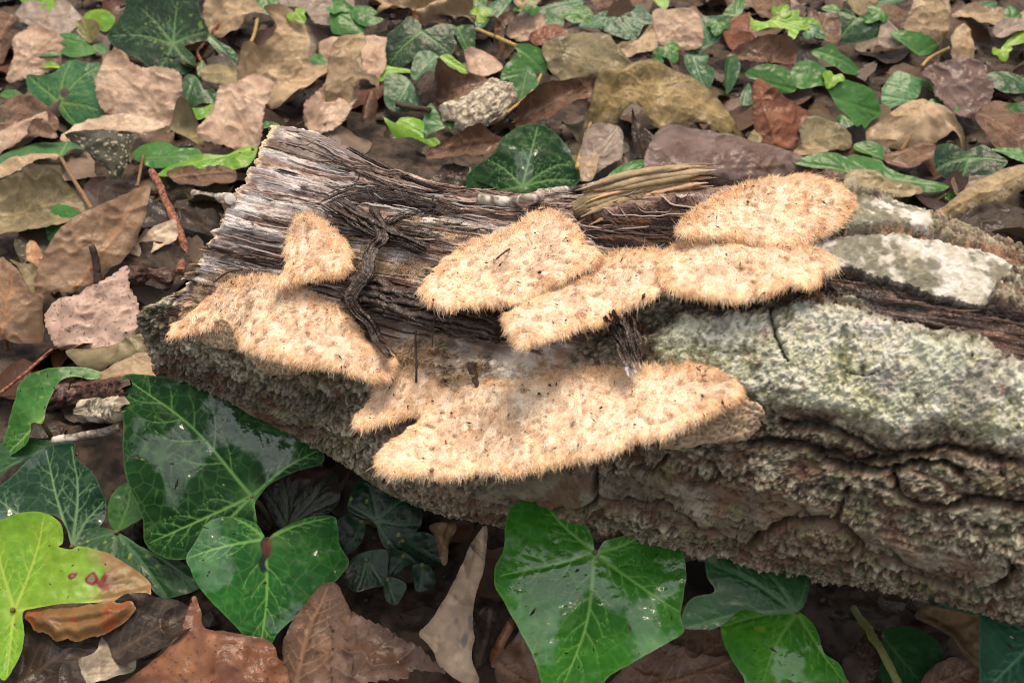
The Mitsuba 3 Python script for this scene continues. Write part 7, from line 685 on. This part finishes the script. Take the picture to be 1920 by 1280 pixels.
# ---------------- flaps, splinters, chips: slabs with real thickness
def build_slab(rec, idx):
    rng = np.random.default_rng(500 + idx); C = along(rec['p'], .0006); m = len(C); t = np.linspace(0, 1, m); w = rec['w'] * 1e-3; k = key_of(rec['key'])
    tn = np.gradient(C, axis=0); tn /= np.linalg.norm(tn, axis=1, keepdims=True); vw = CAM - C; vw /= np.linalg.norm(vw, axis=1, keepdims=True); side = np.cross(vw, tn); side /= np.linalg.norm(side, axis=1, keepdims=True); nv = np.cross(tn, side)
    if rec.get('fib'):                              # bundle of split wood fibres
        for j in range(60):
            o1 = rng.uniform(-.5, .5); a0 = rng.uniform(0, .4); a1 = rng.uniform(.6, 1.0); sl = slice(int(a0 * m), int(a1 * m)); tq = t[sl]
            Cq = C[sl] + side[sl] * (w * (o1 * (1 - .25 * tq) + .03 * np.sin(tq * 8 + j)))[:, None] + nv[sl] * (rng.uniform(-.0016, .0008) + .0012 * np.sin(tq * rng.uniform(2, 7)))[:, None]; rr = rng.uniform(.0006, .0021) * np.minimum(1, np.minimum(np.arange(len(Cq)) + 1., len(Cq) - np.arange(len(Cq))) / 14)
            v, f = tube(Cq, rr, 7, 0, .7); v = v + vnormals(v, f) * ((N(v * [1, 1, 1], 900, 3, 2) - .5) * .0004)[:, None]; tone = rng.random(); c = lerp([.27, .21, .12], [.42, .31, .20], tone) * (.6 + .7 * N(v, 700, 6, 3))[:, None]; c = lerp(c, [.62, .38, .24], .7 * (rng.random() < .25)); c = lerp(c, [.10, .06, .04], .6 * (rng.random() < .15)); kk_ = f'{k}__splinter' if j == 0 else f'{k}__splinter_{j:03d}'; add(kk_, (v, f), 'plain_matt', v[:, :2], c)
        nu = 16; U = np.linspace(-.5, .5, nu); tg, ug = np.meshgrid(t[:int(.8 * m)], U, indexing='ij'); mm_ = len(tg); q = np.stack([tg * .05, ug * w * 4, tg * 0 + 3], -1); lz = -.0012 + .002 * np.sqrt(np.clip(1 - (2 * ug) ** 2, 0, 1)) + .0012 * (N(q, 300, 3, 3) - .5)
        v = (C[:mm_, None] + side[:mm_, None] * (w * ug * (1.05 - .2 * tg) * np.minimum(1, .35 + 2.2 * tg) * (.8 + .4 * N(q * [1, 0, 1], 300, 8, 3)))[..., None] + nv[:mm_, None] * lz[..., None]).reshape(-1, 3); i, j = np.meshgrid(np.arange(mm_ - 1), np.arange(nu - 1), indexing='ij'); a = i * nu + j; f = np.vstack([np.stack([a, a + nu, a + nu + 1], -1).reshape(-1, 3), np.stack([a, a + nu + 1, a + 1], -1).reshape(-1, 3)])
        c = lerp([.17, .135, .075], [.33, .24, .155], tg.ravel()) * (.35 + 1.2 * N(q.reshape(-1, 3), 260, 6, 3))[:, None]; add(k + '__slab', (v, f), 'plain_matt', v[:, :2], c)
        tag(k, rec['lab'], 'wood splinters'); return
    nu = max(8, int(w / .0006)); U = np.linspace(-.5, .5, nu); tg, ug = np.meshgrid(t, U, indexing='ij'); q = np.stack([tg * (m * .0006), ug * w, tg * 0 + idx], -1)
    ww = w * (.75 + .5 * N(np.stack([t * m * .0006, t * 0, t * 0 + idx], 1), 160, 2, 3)) * np.minimum(1, np.minimum(t, 1 - t) * 14 + .25)
    lift = (.5 * w * (.5 - ug) ** 2 * (1 if rec.get('curl') else .25)) + .0016 * (N(q, 200, 3, 3) - .5) * 2 + (.0014 * (N(q * [1, 6, 1], 160, 4, 2) - .5) * 2)
    if rec.get('chip') or rec.get('dark'): lift = lift + .35 * w * np.sqrt(np.clip(1 - (2 * ug) ** 2, 0, 1))
    top = C[:, None] + side[:, None] * (ww[:, None] * ug)[..., None] + nv[:, None] * lift[..., None]; bot = top - nv[:, None] * (.0011 if not rec.get('chip') else .003); M = m * nu
    i, j = np.meshgrid(np.arange(m - 1), np.arange(nu - 1), indexing='ij'); a = i * nu + j; f = np.vstack([np.stack([a, a + nu, a + nu + 1], -1).reshape(-1, 3), np.stack([a, a + nu + 1, a + 1], -1).reshape(-1, 3)]); loop = np.concatenate([np.arange(nu), np.arange(1, m) * nu + nu - 1, (m - 1) * nu + np.arange(nu - 2, -1, -1), np.arange(m - 2, 0, -1) * nu]); l2 = np.roll(loop, -1)
    F_ = np.vstack([f, f[:, ::-1] + M, np.stack([loop, l2, l2 + M], 1), np.stack([loop, l2 + M, loop + M], 1)]); v = np.vstack([top.reshape(-1, 3), bot.reshape(-1, 3)])
    mm = N(v, 420, 6, 3); c = lerp([.016, .012, .012], [.085, .052, .042], ss(.35, .7, mm))
    if rec.get('chip'): c = lerp([.16, .12, .09], [.50, .44, .34], ss(.3, .6, mm)); c = lerp(c, [.07, .06, .04], .7 * ss(.6, .7, N(v, 900, 7, 2)))
    if rec.get('wood'): uu = np.concatenate([ug.ravel(), ug.ravel() * 0 - .5]); c = lerp(c, lerp([.16, .10, .085], [.36, .25, .20], N(v, 500, 12, 3)), ss(-.22, .05, uu + .2 * (mm - .5)))
    if rec.get('dark'): c = lerp([.03, .016, .013], [.12, .06, .045], ss(.35, .7, mm))
    add(k, (v, F_), 'wet_wood' if not rec.get('chip') else 'bark_skin', np.vstack([q[..., :2].reshape(-1, 2)] * 2), c); tag(k, rec['lab'], {'bark_flap': 'bark', 'bark_chip': 'bark', 'wood_fragment': 'rotten wood'}[rec['key']])
for i_, r_ in enumerate(SLAB): build_slab(r_, i_)
# ---------------- ground, litter mat, crumbs
gx = np.concatenate([-np.geomspace(12, .62, 14), np.arange(-.6, .601, .004), np.geomspace(.62, 12, 14)]); gy = np.concatenate([-np.geomspace(12, .27, 14), np.arange(-.25, .651, .004), np.geomspace(.67, 14, 14)])
X, Y = np.meshgrid(gx, gy, indexing='ij'); q = np.stack([X, Y, X * 0], -1); Z = -.012 - .013 * np.clip(-Y / .05, 0, 1) + .012 * (N(q, 22, 3, 3) - .5) + .006 * (N(q, 120, 4, 2) - .5)
v = np.stack([X, Y, Z], -1).reshape(-1, 3); a, b = len(gx), len(gy); ii = np.arange(a * b).reshape(a, b); f = np.vstack([np.stack([ii[:-1, :-1], ii[1:, :-1], ii[1:, 1:]], -1).reshape(-1, 3), np.stack([ii[:-1, :-1], ii[1:, 1:], ii[:-1, 1:]], -1).reshape(-1, 3)])
def soil_col(p, n, uv): return mix((.018, .012, .009), (.075, .050, .036), smoothstep(.3, .7, fbm(p.x * 260, p.y * 260, p.z * 260, 4)))
scene['soil'] = {'type': 'twosided', 'b': {'type': 'principled', 'base_color': mikit.proc(soil_col), 'roughness': .7, 'specular': .3}}
scene['forest_floor'] = mikit.ply((v, f), 'soil', smooth=True); tag('forest_floor', 'dark damp forest soil under the leaf litter', kind='structure')
def ground_at(x, y): return -.012 - .013 * np.clip(-y / .05, 0, 1)
parts = []; cols = [PAL[k][0] for k in ('tan', 'pink', 'grey', 'brown', 'brown', 'dark', 'dark', 'olive', 'rust', 'purple')]
gu, gv = np.meshgrid(np.linspace(0, 1, 17), np.linspace(-1, 1, 7), indexing='ij')
for j in range(1500):
    if j < 1150: x0, y0 = RNG.uniform(-.55, .55), RNG.uniform(-.16, .62)
    else:
        x0, y0 = RNG.uniform(-1.3, 1.3), RNG.uniform(-.8, 1.5)
        if abs(x0) < .5 and -.16 < y0 < .6: continue
    Ls = RNG.uniform(.018, .048) * (1 if y0 > .02 else .7); Ws = Ls * RNG.uniform(.28, .5); wd_ = np.sin(np.pi * gu ** .8) ** .7 * (1 + .07 * np.sin(gu * 23 + j) + .04 * np.sin(gu * 51 + 2 * j)); lx, ly = gu * Ls - Ls / 2, gv * wd_ * Ws
    lz = Ls * (RNG.uniform(-.5, .5) * gv ** 2 * wd_ * .5 + RNG.uniform(-.3, .3) * (gu - .5) ** 2 * 2) + .002 * np.sin(gu * 9 + j) * gv; a = RNG.uniform(0, 6.28); tx, ty = RNG.normal(size=2) * (.24 if y0 > .02 else .10)
    V_ = np.stack([x0 + lx * math.cos(a) - ly * math.sin(a), y0 + lx * math.sin(a) + ly * math.cos(a), lz], -1); V_[..., 2] += (V_[..., 0] - x0) * tx + (V_[..., 1] - y0) * ty + ground_at(x0, y0) + (RNG.uniform(.0, .009) if y0 > .02 else RNG.uniform(-.003, .003))
    i, jj = np.meshgrid(np.arange(16), np.arange(6), indexing='ij'); a_ = (i * 7 + jj).ravel(); f = np.vstack([np.stack([a_, a_ + 7, a_ + 8], 1), np.stack([a_, a_ + 8, a_ + 1], 1)])
    cc = np.array(cols[RNG.integers(len(cols))]) * RNG.uniform(.24, .66); parts.append((V_.reshape(-1, 3), f, np.clip(cc * (1 - .25 * np.exp(-(gv.ravel() / .12) ** 2))[:, None] * RNG.uniform(.9, 1.1, (119, 1)), 0, 1)))
v, f, c = join(parts); add('leaf_litter', (v, f), 'dead_dry', v[:, :2], c); tag('leaf_litter', 'mat of small broken dead leaves covering the soil', 'leaf litter', kind='stuff')
def crumbs(V, F, VN, n, size, rng):
    t, w = sample(V, F, n); Pt = (V[F[t]] * w[..., None]).sum(1); Nn = (VN[F[t]] * w[..., None]).sum(1); out = []
    Nn *= np.sign((Nn * (CAM - Pt)).sum(1, keepdims=True)); base = np.array([[1, 0, .1], [.1, .55, 0], [-1, .1, .15], [-.1, -.5, 0], [.1, 0, .5], [0, 0, -.3]]); f = np.array([[0, 1, 4], [1, 2, 4], [2, 3, 4], [3, 0, 4], [1, 0, 5], [2, 1, 5], [3, 2, 5], [0, 3, 5]])
    for p, n_ in zip(Pt, Nn):
        a = rng.normal(size=3); a = np.cross(n_, a); a /= np.linalg.norm(a); b = np.cross(n_, a); s = size * rng.gamma(2.0, .36); st = rng.choice([.7, .9, 1.1, 1.3, 2.2]); v = base * s * rng.uniform(.7, 1.3, (6, 3)); v[:, 0] *= st; c = np.array([.03, .018, .014]) * rng.uniform(.5, 3.0); c = np.array([.32, .24, .16]) if rng.random() < .12 else c
        out.append((p + n_ * s * .25 + v[:, :1] * a + v[:, 1:2] * b + v[:, 2:] * n_, f, np.tile(c, (6, 1))))
    return out
rng_ = np.random.default_rng(77); cr_ = []
for V_, F_, VN_ in FUZZ_SURF:
    ar = .5 * np.linalg.norm(np.cross(V_[F_[:, 1]] - V_[F_[:, 0]], V_[F_[:, 2]] - V_[F_[:, 0]]), axis=1).sum() * 1e6; q_ = crumbs(V_, F_, VN_, int(ar * .12), .00032, rng_); cr_ += [(a + np.array([0, -.0006, .0009]), b, c) for a, b, c in q_]
for lab_k, n in (('largest wet ivy leaf with debris on it, bottom centre', 150), ('huge dark green ivy leaf with pale veins in front of the left of the log', 110), ('glossy heart-shaped ivy leaf with a dark mark at its notch, lower left', 60), ('bright wet ivy leaf with a slit in it, bottom right', 40), ('yellow-green ivy leaf with red-rimmed wounds in the lower left corner', 40), ('arching bright ivy leaf with pale veins at the left edge', 45), ('bright wavy ivy leaf touching the cut end of the log', 30), ('big wet ivy leaf lying against the back of the log', 30), ('rust-brown dead leaf with a pale spot at the bottom left', 50), ('chocolate-brown crumpled leaf with a twig on it at the bottom', 50), ('bluish green ivy leaf at the bottom right corner', 20), ('pink speckled dead leaf with a toothed edge left of the log', 40)):
    V_, F_, VN_, _ = CARRY[lab_k]; cr_ += crumbs(V_, F_, VN_, n, .00034, rng_)
vis_ = F[(lab_[F[:, 0]] != 9)]; cr_ += crumbs(Vf, F, LOGN, 900, .00042, rng_)
v, f, c = join(cr_); add('litter_crumbs', (v, f), 'plain_matt', col=c, smooth=False); tag('litter_crumbs', 'tiny dark crumbs scattered over fungi, leaves and log', 'debris', kind='stuff')
tp = []
for j in range(2600):
    x0, y0 = RNG.uniform(-.5, .5), RNG.uniform(-.16, .5); s = RNG.gamma(2, .0012); p = np.array([x0, y0, ground_at(x0, y0) + RNG.uniform(-.001, .005)]); v = trimesh.creation.icosahedron().vertices * s * RNG.uniform(.5, 1.4, 3); a = RNG.uniform(0, 6.28); v = v @ np.array([[math.cos(a), math.sin(a), 0], [-math.sin(a), math.cos(a), 0], [0, 0, .6]]); tp.append((v + p, trimesh.creation.icosahedron().faces, np.tile(np.array([.05, .034, .026]) * RNG.uniform(.3, 1.6), (12, 1))))
v, f, c = join(tp); add('soil_crumbs', (v, f), 'wet_wood', v[:, :2], c, smooth=False); tag('soil_crumbs', 'dark crumbs of rotting matter lying on the soil', 'debris', kind='stuff')

print('triangles', sum(len(meshkit.WRITTEN[d['filename']][1]) for d in scene.values() if d.get('type') == 'ply'))
